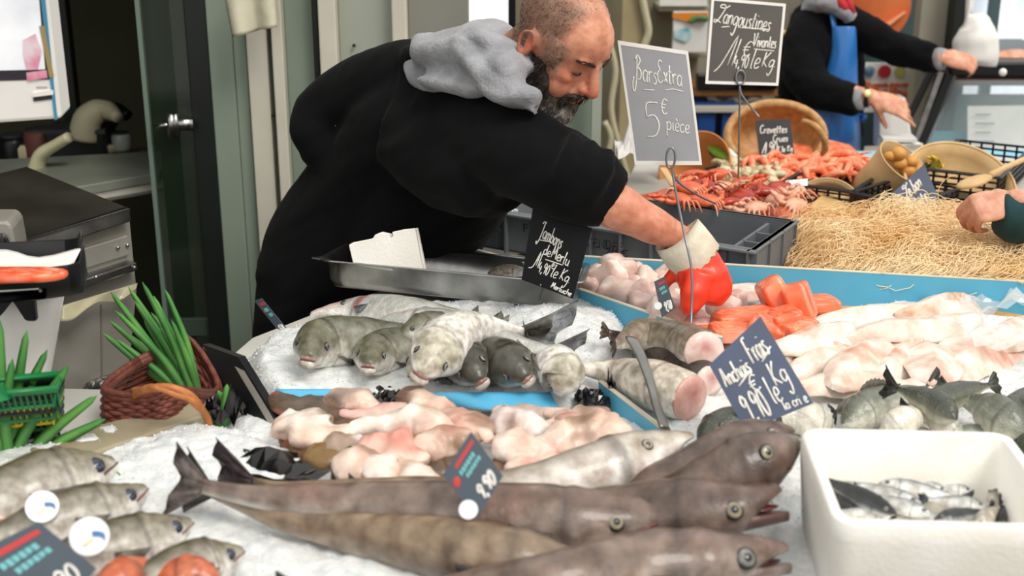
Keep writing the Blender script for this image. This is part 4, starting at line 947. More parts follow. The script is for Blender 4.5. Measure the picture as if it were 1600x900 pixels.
# ---------------- customers' hands at the right edge
def customer():
    Y = 2.75; B = MB(); a = py(1580, 322, Y); w = py(1552, 325, Y)
    tipd = V((-.25, -.10, -1)); 
    hand_shapes(B, py(1584, 316, Y), V((-1, -.12, -.12)), V((-.12, -.62, .78)), .178, (1.1, .62, .35), .10, (.3, .7), 1.05, side=-1, fingers=(1, 1.04, 1.08, 1.15))
    B.tube([py(1720, 350, Y), py(1620, 335, Y), py(1590, 318, Y), py(1575, 317, Y)], [.05, .045, .033, .026], 14, smooth=4)
    me = remesh(B, .0038, 3); sk_, rd, dk = lin('#cf9a80'), lin('#b8705c'), lin('#e0b094'); paint(me, lambda p: mixc(mixc(sk_, rd, .8*sstep(1.12, 1.02, p.z)), dk, .4*max(0, MN.noise(p*30))))
    root = empty('person', V((a.x+.45, Y, 0)), 'customer at the right edge, hand and dark green sleeve reaching over the straw', 'person')
    link_mesh('body', me, M_('skin'), root)
    s = MB(); s.tube([py(1560, 334, Y), py(1575, 336, Y), py(1600, 342, Y), py(1680, 350, Y), py(1860, 340, Y), V((1.92, Y-.1, 1.36))], [(.047, .04), (.052, .046), (.058, .052), (.062, .056), (.066, .062), (.08, .075)], 22, smooth=5, up=(0, -1, 0))
    sm = remesh(s, .007, 2); displace(sm, lambda p, n: n*(.006*MN.noise(V((p.x*30, p.y*10, p.z*12))))); link_mesh('sleeve', sm, M_('sleeve_green'), root)
    x = 1.86; c = MB(); c.tube([V((x+.1, Y-.1, .9)), V((x+.12, Y-.1, 1.2)), V((x+.12, Y-.1, 1.45))], [.18, .2, .16], 18, smooth=3); c.tube([V((x+.1, Y-.1, 0)), V((x+.1, Y-.1, .95))], [.12, .17], 16)
    link_mesh('coat', remesh(c, .012, 3), M_('sleeve_green'), root)
    B = MB(); Y2 = 5.3; a = py(1566, 84, Y2); hand_shapes(B, py(1612, 88, Y2), V((-1, -.1, .04)), V((0, -.55, .83)), .18, (.15, .25, .2), .05, (.35, .5), 1.0, side=1)
    B.tube([py(1700, 92, Y2), py(1610, 88, Y2)], [.04, .028], 12); me = remesh(B, .005, 3); paint(me, lambda p: mixc(sk_, dk, .4))
    r2 = empty('person', V((py(1700, 92, Y2).x, Y2, 0)), 'far customer, only a bare hand in view beside the tied white bag', 'person'); link_mesh('body', me, M_('skin'), r2)
customer()
# ============================================================ HANDWRITING
GL = {  # strokes on a 0..1 high cell : x-height .5, descenders below 0
 'a': (.42, ['.36,.42 .2,.5 .05,.35 .05,.12 .18,0 .33,.15 .37,.48', '.37,.48 .35,.1 .42,0']), 'b': (.42, ['.05,1 .06,.5 .05,.05', '.06,.3 .2,.5 .36,.35 .33,.1 .18,0 .05,.1']),
 'c': (.38, ['.33,.42 .18,.5 .04,.3 .08,.06 .22,0 .36,.1']), 'd': (.44, ['.36,.42 .2,.5 .05,.35 .05,.12 .18,0 .34,.15', '.38,1 .35,.5 .38,0']),
 'e': (.36, ['.05,.22 .3,.3 .28,.48 .14,.5 .04,.3 .08,.05 .22,0 .35,.1']), 'f': (.3, ['.32,.95 .2,1 .14,.8 .12,0 .08,-.3', '.0,.5 .28,.52']), 'g': (.42, ['.36,.42 .2,.5 .05,.35 .05,.12 .18,.02 .35,.2', '.37,.48 .35,-.2 .2,-.55 .05,-.4']),
 'h': (.42, ['.05,1 .05,0', '.05,.3 .2,.5 .33,.42 .34,0']), 'i': (.2, ['.08,.5 .08,.08 .16,0', '.09,.72 .1,.76']), 'l': (.2, ['.08,1 .06,.1 .16,0']), 'm': (.6, ['.04,.5 .05,0', '.05,.35 .18,.5 .26,.4 .27,0', '.27,.35 .4,.5 .5,.4 .52,0']),
 'n': (.42, ['.05,.5 .05,0', '.05,.32 .2,.5 .33,.42 .35,0']), 'o': (.4, ['.2,.5 .05,.35 .07,.08 .2,0 .34,.15 .34,.38 .2,.5 .36,.45']), 'p': (.42, ['.06,.5 .05,-.45', '.06,.35 .2,.5 .36,.38 .33,.1 .18,0 .06,.1']), 'r': (.32, ['.05,.5 .06,0', '.06,.3 .18,.5 .3,.46']),
 's': (.34, ['.3,.45 .16,.5 .08,.38 .26,.2 .2,.02 .03,.04']), 't': (.28, ['.12,.85 .1,.1 .22,0', '.0,.55 .26,.56']), 'u': (.42, ['.05,.5 .05,.12 .18,0 .32,.14 .34,.5', '.34,.5 .34,.08 .42,0']), 'v': (.36, ['.03,.5 .15,0 .32,.5']), 'x': (.34, ['.04,.5 .3,0', '.3,.5 .04,0']), 'y': (.4, ['.04,.5 .18,.08', '.36,.5 .18,0 .05,-.4']),
 'J': (.5, ['.08,.82 .18,.98 .34,1.02 .5,.96', '.38,1 .34,.3 .22,-.25 .02,-.55 -.06,-.35']), 'B': (.55, ['.18,1 .14,.3 .0,-.4 -.14,-.5 -.2,-.2 -.1,.1', '.0,.8 .2,1.05 .42,.85 .2,.55', '.2,.55 .46,.4 .42,.1 .16,.02']), 'E': (.46, ['.42,.9 .25,1 .1,.78 .26,.56', '.26,.56 .05,.4 .08,.06 .3,-.02 .45,.12']),
 'L': (.62, ['.95,1.0 .6,.82 .15,.82 .25,.98 .62,.9 .4,.4 .08,.02 -.1,.0 -.12,.12 .2,.1 .5,.0']), 'V': (.5, ['.04,1 .16,0 .48,1.05']), 'M': (.62, ['.05,0 .14,1', '.14,1 .26,.3 .44,1.05', '.44,1.05 .5,.4 .56,0']), 'K': (.5, ['.1,1 .04,0', '.46,1 .08,.42 .44,0']), 'A': (.5, ['.02,0 .25,1', '.25,1 .44,0', '.08,.35 .38,.38']), 'F': (.44, ['.1,1 .04,0', '.08,1 .44,1', '.06,.55 .34,.55']),
 '1': (.3, ['-.12,.05 .26,1 .2,0']), '4': (.42, ['.12,.9 .04,.35 .4,.36', '.3,.6 .26,-.05']), '9': (.38, ['.34,.8 .2,.98 .06,.75 .14,.55 .32,.7 .34,.8 .24,0']), '0': (.38, ['.2,.95 .05,.6 .08,.1 .2,0 .33,.3 .32,.75 .2,.95']), 'C': (.46, ['.42,.88 .25,1 .06,.7 .08,.25 .22,0 .42,.12']), '5': (.44, ['.42,1 .1,.96 .08,.56', '.08,.56 .3,.62 .42,.35 .3,.02 .04,-.02']), '2': (.4, ['.05,.75 .2,1 .36,.75 .05,.0 .4,.02']),
 ',': (.16, ['.1,.08 .04,-.16']), '.': (.14, ['.06,.02 .08,.05']), '€': (.42, ['.4,.85 .22,.98 .07,.7 .08,.25 .22,.02 .4,.15', '-.04,.6 .3,.62', '-.04,.4 .26,.42']), "'": (.12, ['.08,1 .05,.85']), 'è': (.36, ['.05,.22 .3,.3 .28,.48 .14,.5 .04,.3 .08,.05 .22,0 .35,.1', '.08,.78 .2,.62']), ' ': (.3, []), '-': (.3, ['.02,.3 .25,.32']),
 'N': (.5, ['.05,0 .05,1 .42,0 .42,1']), 'D': (.48, ['.05,0 .05,1 .3,.95 .42,.5 .3,.05 .05,0']), 'P': (.44, ['.05,0 .05,1', '.05,1 .36,.95 .36,.55 .05,.5']), 'R': (.46, ['.05,0 .05,1', '.05,1 .36,.95 .36,.55 .05,.5', '.2,.5 .42,0']), 'G': (.48, ['.42,.85 .25,1 .06,.7 .08,.2 .25,0 .42,.15 .42,.45 .28,.45']),
}
def strokes(txt, slant=.18, gap=.03):
    out = []; x = 0
    for ch in txt:
        w, ss = GL.get(ch, GL[' '])
        for s in ss:
            pts = [tuple(float(a) for a in q.split(',')) for q in s.split()]; out.append([(x+px+py_*slant, py_) for px, py_ in pts])
        x += w+gap
    return out, x
def write(quadf, lines, r, m, parent, name='handwriting', sm=3):
    """lines : (text, x0, y0, width, height) in board units, or ('_', polyline) for plain strokes; quadf maps board units to the board's face"""
    mb = MB(); un = (quadf(1, 0)-quadf(0, 0)).cross(quadf(0, 1)-quadf(0, 0)).normalized(); K = dict(flat=.35, up=un)
    for L in lines:
        if L[0] == '_': mb.tube([quadf(x, y) for x, y in L[1]], r*(L[2] if len(L) > 2 else 1), 6, smooth=sm, **K); continue
        txt, x0, y0, w, h = L[:5]; rot = L[5] if len(L) > 5 else 0; st, tw = strokes(txt, L[6] if len(L) > 6 else .18)
        for s in st:
            pp = []
            for a, b in s:
                X_, Y_ = a*w/tw, b*h; pp.append(quadf(x0 + X_*cos(rot) - Y_*sin(rot), y0 - X_*sin(rot)*1.0 - Y_*cos(rot)))
            mb.tube(pp, r*(L[7] if len(L) > 7 else 1), 6, smooth=sm, **K)
    return mb.build(name, M_(m), parent, smooth=True)
def sign(name, label, corners, c0, nrm, face, lines, r=.0011, th=.003, border=None, wm='chalk', group=None, catg='price sign'):
    """corners : TL TR BR BL pixels on the board's plane through c0 with normal nrm"""
    n = V(nrm).normalized(); q = [pn(u, v, c0, n) for u, v in corners]; e = CAMV(q[0]); n = n if n.dot(e) > 0 else -n
    TL, TR, BR, BL = q; root = empty(name, (TL+TR+BR+BL)/4 - V((0, 0, (max(x.z for x in q)-min(x.z for x in q))/2)), label, catg, group)
    MB().quadprism([TL, TR, BR, BL], th, n if (TR-TL).cross(BR-TR).dot(n) > 0 else n).build('board', M_(face), root)
    f = lambda x, y: (TL.lerp(TR, x)).lerp(BL.lerp(BR, x), y) + n*.0006
    if border:
        bm = MB(); b = border; o = [(0, 0), (1, 0), (1, 1), (0, 1)]; i_ = [(b, b), (1-b, b), (1-b, 1-b), (b, 1-b)]
        for k in range(4):
            j = (k+1) % 4; bm.quadprism([f(*o[k]), f(*o[j]), f(*i_[j]), f(*i_[k])], .0012, n)
        bm.build('border', M_('white_plastic'), root)
    if lines: write(f, lines, r, wm, root)
    return root, f, n
def CAMV(p): return (V((0, 0, CAM_H)) - p).normalized()
def holder(name, label, pts, r=.0022, loop=None, arm=None, group='wire sign holders'):
    root = empty(name, pts[-1], label, 'sign holder', group)
    MB().tube(pts, r, 8, smooth=4).build('stem', M_('wire'), root, smooth=True)
    if loop: c, a, b, nn = loop; M = V(nn).to_track_quat('Z', 'Y').to_matrix(); MB().tube([c + M @ V((a*cos(t), b*sin(t), .002*sin(t))) for t in [2*pi*k/20 - pi/2 for k in range(21)]], r, 8).build('loop', M_('wire'), root, smooth=True)
    if arm: MB().tube(arm, r, 8, smooth=3).build('arm', M_('wire'), root, smooth=True)
    return root
# --- the big signs
s1, f1, n1 = sign('price_sign', 'grey chalkboard sign on a bent wire stem, reading Bars Extra 5 € pièce', [(965, 63), (1075, 80), (1097, 258), (992, 258)], py(1035, 160, 2.60), (-.25, -1, .25), 'slate_grey',
    [('Bars', .18, .30, .32, .20, -.1, .1, 1.2), ('Extra', .50, .30, .36, .19, -.06, .1, 1.2), ('_', [(.27, .38), (.44, .375)]), ('_', [(.58, .37), (.72, .35), (.86, .365)]), ('5', .22, .76, .24, .28, 0, .05, 1.3), ('€', .49, .57, .10, .14, -.1, .1, 1.1), ('pièce', .54, .70, .34, .14, -.08, .1)], .0011, border=.035)
holder('wire_holder', 'long bent wire stem holding the grey chalkboard sign, planted by the cut tails', [py(1050, 266, 2.55), py(1056, 300, 2.48), py(1068, 360, 2.35), py(1081, 425, 2.31), py(1080, 500, 2.28), surf(1077, 586)+V((0, 0, .02))], .0024,
       loop=(py(1048, 247, 2.545), .009, .021, (-.2, -1, .2)), arm=[py(1050, 266, 2.55), py(1060, 285, 2.60), py(1090, 305, 2.75), py(1118, 318, 2.9)])
s2, f2, n2 = sign('price_sign', 'dark chalkboard sign reading Langoustines Vivantes 14,90 € le Kg, highest in the picture', [(1112, -4), (1228, 6), (1216, 134), (1102, 131)], py(1165, 66, 3.35), (.05, -1, .28), 'slate_warm',
    [('Langoustines', .07, .28, .75, .22, -.1, .15, 1.15), ('_', [(.16, .335), (.27, .32)]), ('_', [(.38, .325), (.8, .325)]), ('Vivantes', .60, .54, .32, .16, -.03, .1, 1.1), ('_', [(.62, .57), (.9, .58)]), ('_', [(.1, .86), (.2, .76), (.4, .42), (.28, .78)]), ('_', [(.44, .46), (.34, .78)]), ('4,90', .36, .80, .20, .16, 0, .15), ('€', .46, .66, .12, .18, 0, .2), ('le', .58, .80, .13, .24, 0, .3), ('Kg.', .74, .78, .2, .18, 0, .25)], .0015, border=.035)
holder('wire_holder', 'wire stem holding the Langoustines sign, planted in the crabs', [py(1156, 135, 3.33), py(1155, 200, 3.33), py(1154, 260, 3.34), py(1153, 322, 3.38)], .0026,
       loop=(py(1157, 121, 3.32), .012, .018, (.05, -1, .3)), arm=[py(1156, 135, 3.33), py(1160, 150, 3.30), py(1186, 183, 3.22)])
s3, f3, n3 = sign('price_sign', 'black sign reading Jambons de Merlu 14,90 € le Kg, leaning against the steel tray', [(834, 316), (925, 357), (895, 467), (815, 437)], py(868, 395, 2.40), (-.25, -1, .30), 'slate_black',
    [('Jambons', .17, .38, .42, .21, -.12, .1, 1.1), ('_', [(.2, .425), (.4, .39)]), ('de', .30, .58, .13, .15, -.08, .1), ('Merlu', .44, .58, .34, .17, -.08, .1, 1.1), ('_', [(.36, .635), (.68, .62)]), ('_', [(.09, .82), (.17, .78), (.27, .56), (.22, .76)]), ('_', [(.3, .58), (.25, .78)]), ('4,90', .26, .82, .2, .15, -.05), ('€', .48, .72, .08, .1), ('le', .50, .82, .12, .18, -.05, .3), ('Kg.', .67, .81, .2, .16, -.05, .2), ('Merluche', .55, .96, .4, .08, -.05)], .0010, .003)
MB().tube([py(845, 445, 2.38), surf(842, 475)], .0012, 6).build('stem', M_('wire'), s3)
s4, f4, n4 = sign('price_sign', 'blue-grey diamond-tilted sign reading Anchois frais 9,90 € le Kg', [(1108, 570), (1188, 494), (1271, 630), (1165, 674)], py(1190, 590, 1.86), (-.2, -1, .5), 'slate_blue',
    [('Anchois', .06, .38, .44, .25, -.08, -.1, 1.5), ('Frais', .56, .34, .30, .30, -.06, -.1, 1.5), ('_', [(.22, .46), (.47, .38)], 1.4), ('_', [(.68, .38), (.9, .30)], 1.3), ('9,90', .12, .92, .34, .36, -.05, -.1, 1.6), ('€', .36, .62, .14, .2, -.05, 0, 1.3), ('le', .54, .84, .14, .32, -.05, 0, 1.3), ('Kg', .68, .68, .22, .26, -.05, 0, 1.3), ('la criée', .62, .95, .34, .12, -.05, 0, 1.1)], .0013, .003)
mat('tag_slate', '#434d57', .5, c2='#4b5661', ns=8)
def small_tag(label, corners, c0, nrm, price='9 90', disc=None, blur=1, face='tag_slate'):
    root, f, n = sign('price_tag', label, corners, c0, nrm, face, [(price.replace(' ', ','), .34, .93, .5, .26, -.02, .1, 2.0)], .0010, .0025, group='small printed price tags', catg='price tag')
    mb = MB()
    for (x0, x1, y, w) in ((.30, .92, .13, .035),): mb.quadprism([f(x0, y-w), f(x1, y-w), f(x1, y+w), f(x0, y+w)], .0008, n)
    mb.build('red_print', M_('red_mark'), root); mb = MB()
    for (x0, x1, y, w) in ((.30, .80, .28, .045), (.38, .86, .41, .04)):
        k = 6
        for i in range(k):
            a = x0+(x1-x0)*i/k; mb.quadprism([f(a, y-w), f(a+(x1-x0)/k*.78, y-w), f(a+(x1-x0)/k*.78, y+w*(1 if i % 2 else .6)), f(a, y+w)], .0008, n)
    mb.build('cyan_print', M_('cyan_mark'), root)
    mb = MB(); c = f(.14, .3); M = n.to_track_quat('Z', 'Y').to_matrix(); s = (f(0, 0)-f(1, 0)).length
    mb.ell(c, (s*.07, s*.11, .0008), M); mb.build('red_emblem', M_('red_mark'), root)
    if disc:
        u, v, rp = disc; p = pn(u, v, c0, n)+n*.003; r = rp*mpp(p); rr = MB().loft([[p + n*k + M @ V((r*cos(2*pi*i/24), r*sin(2*pi*i/24), 0)) for i in range(24)] for k in (0, .002)]); rr.build('price_disc', M_('tag_white'), root)
    return root
small_tag('small printed price tag with white disc stuck between the pink fish pieces', [(1022, 440), (1038, 432), (1055, 482), (1034, 496)], py(1037, 462, 2.36), (-.35, -1, .4), disc=(1029, 478, 6))
small_tag('blurred diamond-tilted price tag with white disc standing in front of the cleaned fish', [(692, 742), (736, 674), (786, 744), (744, 812)], py(738, 745, 1.50), (0, -1, .5), disc=(732, 796, 15))
small_tag('dark printed price tag lying large in the bottom left corner', [(-70, 880), (60, 815), (150, 888), (60, 990)], py(50, 880, 1.33), (0, -1, .7))
small_tag('small printed tag on edge at the left end of the sea bass ice', [(397, 470), (408, 466), (456, 524), (447, 532)], py(425, 500, 2.50), (-.85, -1, .35))
s5, f5, n5 = sign('price_sign', 'small chalk sign leaning in the round wicker basket', [(1180, 188), (1234, 186), (1241, 240), (1187, 246)], py(1210, 216, 3.85), (0, -1, .35), 'slate',
    [('Crevettes', .08, .36, .8, .22, -.03), ('Crues', .42, .62, .45, .2, -.03), ('1,90', .1, .95, .42, .34, 0, .2, 1.3), ('€ le Kg', .52, .92, .44, .16, 0)], .0018)
s6, f6, n6 = sign('price_sign', 'tilted chalk sign standing on its corner behind the straw heap', [(1392, 304), (1444, 256), (1472, 322), (1430, 372)], py(1432, 310, 3.25), (-.1, -1, .4), 'slate_blue',
    [('Le bon', .25, .32, .5, .28, 0, .1, 1.3), ('bulots', .15, .64, .6, .25, 0, .1, 1.3), ('cuits', .35, .92, .5, .22, 0, .1, 1.2)], .0017)
# side-on black sign in its holder beside the wicker basket
o, f7, n7 = sign('sign_holder', 'black plastic sign seen edge-on beside the wicker basket, with a grey strip', [(316, 538), (372, 558), (474, 724), (426, 736)], py(388, 640, 2.02), (-.62, -1, .25), 'black_plastic', None, th=.018, catg='sign')
MB().quadprism([f7(.70, .12), f7(.92, .14), f7(.92, .72), f7(.70, .70)], .002, n7).build('grey_strip', M_('steel_satin'), o)
# flat steel bracket
bp = [py(988, 530, 2.05), py(1003, 560, 2.01), py(1017, 600, 1.96), py(1028, 640, 1.91), py(1040, 672, 1.87)]
o = MB().tube(bp, [(.017, .006), (.013, .006), (.011, .006), (.0115, .006), (.014, .005)], 14, smooth=5, up=(.8, -1, .3)).build('steel_bracket', M_('bracket_steel'), smooth=True)
tag(o, 'flat curved steel bracket leaning across the pale cut tail', 'bracket'); 
# ============================================================ PIECES OF FISH
def chunk(name, label, catg, group, u, v, w, d, h, col, m='flesh', rz=0, tilt=0, lift=0, sq=.6, nz=.006, seed=0, vary=.1, col2=None, z=None, nsc=14, skin_=None, base=None):
    p = (surf(u, v) if z is None else pz(u, v, z)) if base is None else V(base); p = pz(u, v, p.z + h*.5 + lift) if base is None else p
    M = Matrix.Rotation(rz, 3, 'Z') @ Matrix.Rotation(tilt, 3, 'Y') @ Matrix.Rotation(tilt*.6, 3, 'X')
    mb = MB().ell(p, (w/2, d/2, h/2), M, 26, 16, p=sq, nz=nz, seed=seed, nsc=nsc); c1 = lin(col); c2 = lin(col2) if col2 else c1; inv_ = M.transposed()
    def cf(q):
        n = MN.noise(q*25+V((seed, 0, 0))); l = inv_ @ (q-p)
        stripe = .5+.5*sin((l.x*1.0 + .35*l.y)*520 + 3*MN.noise(q*20)) if m == 'salmon' else 0
        c = mixc(c1, c2, sstep(-.15, .4, n)); k = 1+vary*n
        if m == 'salmon': c = mixc(c, lin('#ffc9b0'), .6*stripe**5)
        if skin_ and l.z < -h*.30: c = lin(skin_)
        return tuple(x*k for x in c)
    mb.c = [cf(q) for q in mb.v]; mb.v = [q + (q-p).normalized()*.0015*MN.noise(q*120) for q in mb.v]
    o = mb.build(name, M_(m), smooth=True); tag(o, label, catg, group); return o
G = 'pink fish tail pieces behind the slanting board'
pk = [(928, 430, 58), (965, 422, 62), (905, 440, 50), (985, 430, 60), (948, 436, 64), (922, 447, 58), (1005, 445, 60), (962, 458, 62), (990, 468, 62), (1018, 462, 54), (1045, 432, 56), (1060, 446, 56), (1010, 480, 60), (1038, 488, 58), (1062, 472, 50), (1055, 500, 52), (985, 450, 50), (1085, 500, 46), (1030, 446, 50)]
wh = ['at the far left end', 'against the back board, topmost', 'beside the black Jambons sign', 'right of the topmost one', 'just below the topmost one', 'on the slanting board near the black sign', 'in the middle of the pile', 'on the slanting board, a third of the way along', 'on the slanting board, halfway', 'left of the small printed tag', 'behind the small printed tag', 'right of the printed tag, against the glove', 'on the slanting board under the tag', 'in front of the printed tag', 'under the glove thumb', 'at the foot of the wire stem', 'buried in the pile centre', 'nearest the salmon', 'above the printed tag']
for i, (u, v, s) in enumerate(pk):
    k = s*mpp(py(u, v, 2.6)); chunk('monkfish_piece', 'pale pink rounded fish piece ' + wh[i], 'fish piece', G, u, v, k*rnd(.8, 1.05), k*rnd(.6, .85), k*rnd(.55, .75), '#eccfc3', rz=rnd(-1, 1), tilt=rnd(-.8, .8), lift=.0 + .016*(i % 3 == 1), seed=i, col2='#f2e2da', nz=.013, nsc=34, sq=.5, z=ZT+.012)
for i, (u, v, w, d, h, l, rz) in enumerate([(1092, 508, .075, .05, .03, 'square pink piece held under the red glove', .1), (1165, 458, .10, .045, .035, 'pink fin-shaped piece against the blue board right of the glove', .3), (1130, 478, .07, .055, .04, 'pink piece right of the glove, above the salmon', -.3), (1066, 520, .05, .035, .02, 'white folded piece at the end of the slanting board', .2), (1150, 470, .05, .04, .05, 'upright pink piece between the glove and the fin-shaped one', .9)]):
    chunk('monkfish_piece', l, 'fish piece', G, u, v, w, d, h, '#dfa99a' if i == 0 else '#e9c6ba', rz=rz, seed=40+i, col2='#efd6cc', nz=.008, sq=.55, lift=.005, z=ZT+.014)
G = 'salmon pieces'
sp_ = [(1165, 500, .14, .06, .045, .35, .0, 'long flat salmon piece with bright ridge on the left'), (1212, 466, .055, .10, .085, .1, -.5, 'upright salmon wedge against the blue board'), (1250, 472, .055, .10, .08, -.2, -.4, 'second upright salmon wedge, right of the first'), (1275, 478, .095, .06, .035, .3, .05, 'salmon slab with black skin underneath, furthest right'),
       (1228, 505, .06, .10, .055, .1, -.3, 'salmon piece standing in the middle of the group'), (1150, 520, .10, .05, .03, .2, .1, 'low salmon piece touching the blue-grey sign'), (1200, 520, .08, .06, .05, -.4, .2, 'salmon piece behind the corner of the blue-grey sign'), (1245, 520, .07, .06, .05, .5, -.1, 'lowest right salmon piece beside the white fillets'), (1108, 516, .05, .035, .018, .2, 0, 'thin orange sliver left of the salmon, under the glove')]
for i, (u, v, w, d, h, rz, tl, l) in enumerate(sp_): chunk('salmon_piece', l, 'salmon', G, u, v, w, d, h, '#ee6f42', 'salmon', rz, tl, .006+.004*(i % 3), .34, .006, 60+i, .08, '#f58d5f', z=ZT+.02, nsc=18, skin_='#1a1a1c' if i == 3 else None)
# --- white fillets : long draped slabs
def fillet(label, pix, w, h, col='#ecd6c6', col2='#f4ebe0', blush='#dd9c80', seed=0, z0=.02, side=0, flat=.45, name='white_fillet'):
    pts = line(pix, z0); P, _ = cat(pts, [0]*len(pts), 7); n = len(P); fr = frames(P, (0, -.3, 1)); rings = []; cs = []; c1, c2, c3 = lin(col), lin(col2), lin(blush); m = 24
    for i, (p, (T, U, S)) in enumerate(zip(P, fr)):
        t = i/(n-1); k = (sin(pi*min(1, t*1.0*.86+.14))**.45)*(1-.35*t); ring = []
        for j in range(m):
            a = 2*pi*j/m; x = cos(a); y = sin(a); hh = h*.62*k*(1 - .45*abs(x))*(1+.2*sin(5*x+seed))
            q = p + S*(w*1.15*k*x) + U*(hh*y*flat*1.6 - (.25*h*x*x)) + U*.003*MN.noise(V((t*9, x*3, seed))); ring.append(q)
            band = sin(t*46 + 6*abs(x) + 2*MN.noise(q*12)) ; b = sstep(.0, .9, MN.noise(q*11+V((seed, 3, 0)))*1.6 + .35*(1-abs(x-side*.4)*1.4)); cs.append(mixc(mixc(c1, c2, .5+.5*MN.noise(q*20)), c3, b*(.62+.3*band)))
        rings.append(ring)
    mb = MB().loft(rings); mb.c = cs; mb.v = [q+V((0, 0, .0015*MN.noise(q*90))) for q in mb.v]
    o = mb.build(name, M_('flesh'), smooth=True); tag(o, label, 'fish fillet', 'white fish fillets'); return o
fl = [('long white fillet along the foot of the blue board', [(1520, 478), (1430, 490), (1340, 492), (1262, 505)], .05, .045, {}), ('white fillet with frayed orange end against the blue board', [(1512, 470), (1478, 470), (1440, 482), (1395, 492)], .038, .045, dict(blush='#c98f5c')),
      ('fillet with a row of orange bumps below the long one', [(1528, 500), (1450, 510), (1380, 512), (1320, 528)], .04, .05, {}), ('wide pink-veined fillet in the middle of the tray', [(1440, 530), (1400, 528), (1350, 530), (1290, 560)], .05, .05, {}),
      ('fillet curling over itself with pale rib', [(1420, 548), (1400, 566), (1380, 590), (1370, 606)], .045, .05, dict(blush='#e0937c')), ('rounded pink fillet right of the ribbed one', [(1440, 542), (1455, 560), (1458, 580), (1450, 602)], .055, .04, {}),
      ('thick white fillet end beside the blue-grey sign', [(1315, 548), (1290, 560), (1262, 572), (1235, 590)], .045, .055, dict(blush='#ecd6c6')), ('pale fillet low beside the blue-grey sign, front left', [(1400, 606), (1350, 596), (1300, 596), (1245, 604)], .045, .04, {}),
      ('long pale fillet running from the salmon to the sign', [(1330, 515), (1290, 522), (1250, 533), (1200, 540)], .045, .045, {}), ('big translucent fillet near the right plastic wrap', [(1590, 530), (1540, 540), (1505, 560), (1480, 595)], .07, .05, dict(blush='#d98a70')),
      ('fillet tip with brown edge at the right picture edge', [(1640, 500), (1600, 512), (1570, 528), (1540, 540)], .045, .045, dict(blush='#c08a62')), ('short fillet piece with orange veins left of the ribbed one', [(1385, 540), (1350, 560), (1320, 585), (1300, 600)], .05, .045, dict(blush='#e2a183')),
      ('narrow fillet strip crossing toward the sign', [(1350, 560), (1300, 545), (1260, 548), (1225, 560)], .03, .04, {}), ('front fillet above the silver fish pile', [(1480, 612), (1440, 610), (1400, 612), (1350, 616)], .04, .035, {})]
for i, (l, p, w, h, k) in enumerate(fl): fillet(l, p, w, h, seed=i*1.7, z0=.02+.012*(i % 3), side=(-1) ** i, **k)
# --- cleaned fish pieces (pale flesh, brown skin) in front of the blue liner
def piece(label, pix, w, h, c, c2, seed, z0=.03, nose=.6, name='cleaned_fish', end=.35, g='cleaned fish with pink flesh in front of the blue liner', m='flesh', blob=None):
    pts = line(pix, z0); P, _ = cat(pts, [0]*len(pts), 8); n = len(P); fr = frames(P, (0, -.2, 1)); rings = []; cs = []; c1, c2_, pk_ = lin(c), lin(c2), lin('#c9655c'); m_ = 20
    for i, (p, (T, U, S)) in enumerate(zip(P, fr)):
        t = i/(n-1); k = (nose + (1-nose)*sstep(0, .25, t))*(1-(1-end)*sstep(.45, 1, t))*(1+.12*MN.noise(V((t*6, seed, 0))))
        if t < .06: k *= .7+.3*t/.06
        if t > .95: k *= .6+.4*(1-t)/.05
        for_ = []
        for j in range(m_):
            a = 2*pi*j/m_; q = p + S*(w*k*cos(a)) + U*(h*.72*k*sin(a)); q = q + (q-p)*(.55*MN.noise(q*24+V((seed, 0, 0))) + .3*MN.noise(q*60)); for_.append(q)
            cc = mixc(c1, c2_, sstep(-.12, .25, MN.noise(q*13+V((seed, 0, 2))))); cc = mixc(cc, pk_, .45*sstep(.30, .6, MN.noise(q*24+V((7, seed, 0))))); cc = mixc(cc, lin('#8a6c52'), .75*sstep(.10, .2, MN.noise(q*11+V((seed, 9, 0))) - .12*sin(a)))
            if t < .04: cc = mixc(cc, lin('#efe0d6'), .6)
            cs.append(cc)
        rings.append(for_)
    mb = MB().loft(rings); mb.c = cs; o = mb.build(name, M_(m), smooth=True); tag(o, label, 'cleaned fish', g); return o
FL, FL2, BR, BR2 = '#e3cbbb', '#efe6dc', '#7d6048', '#5f4b3a'
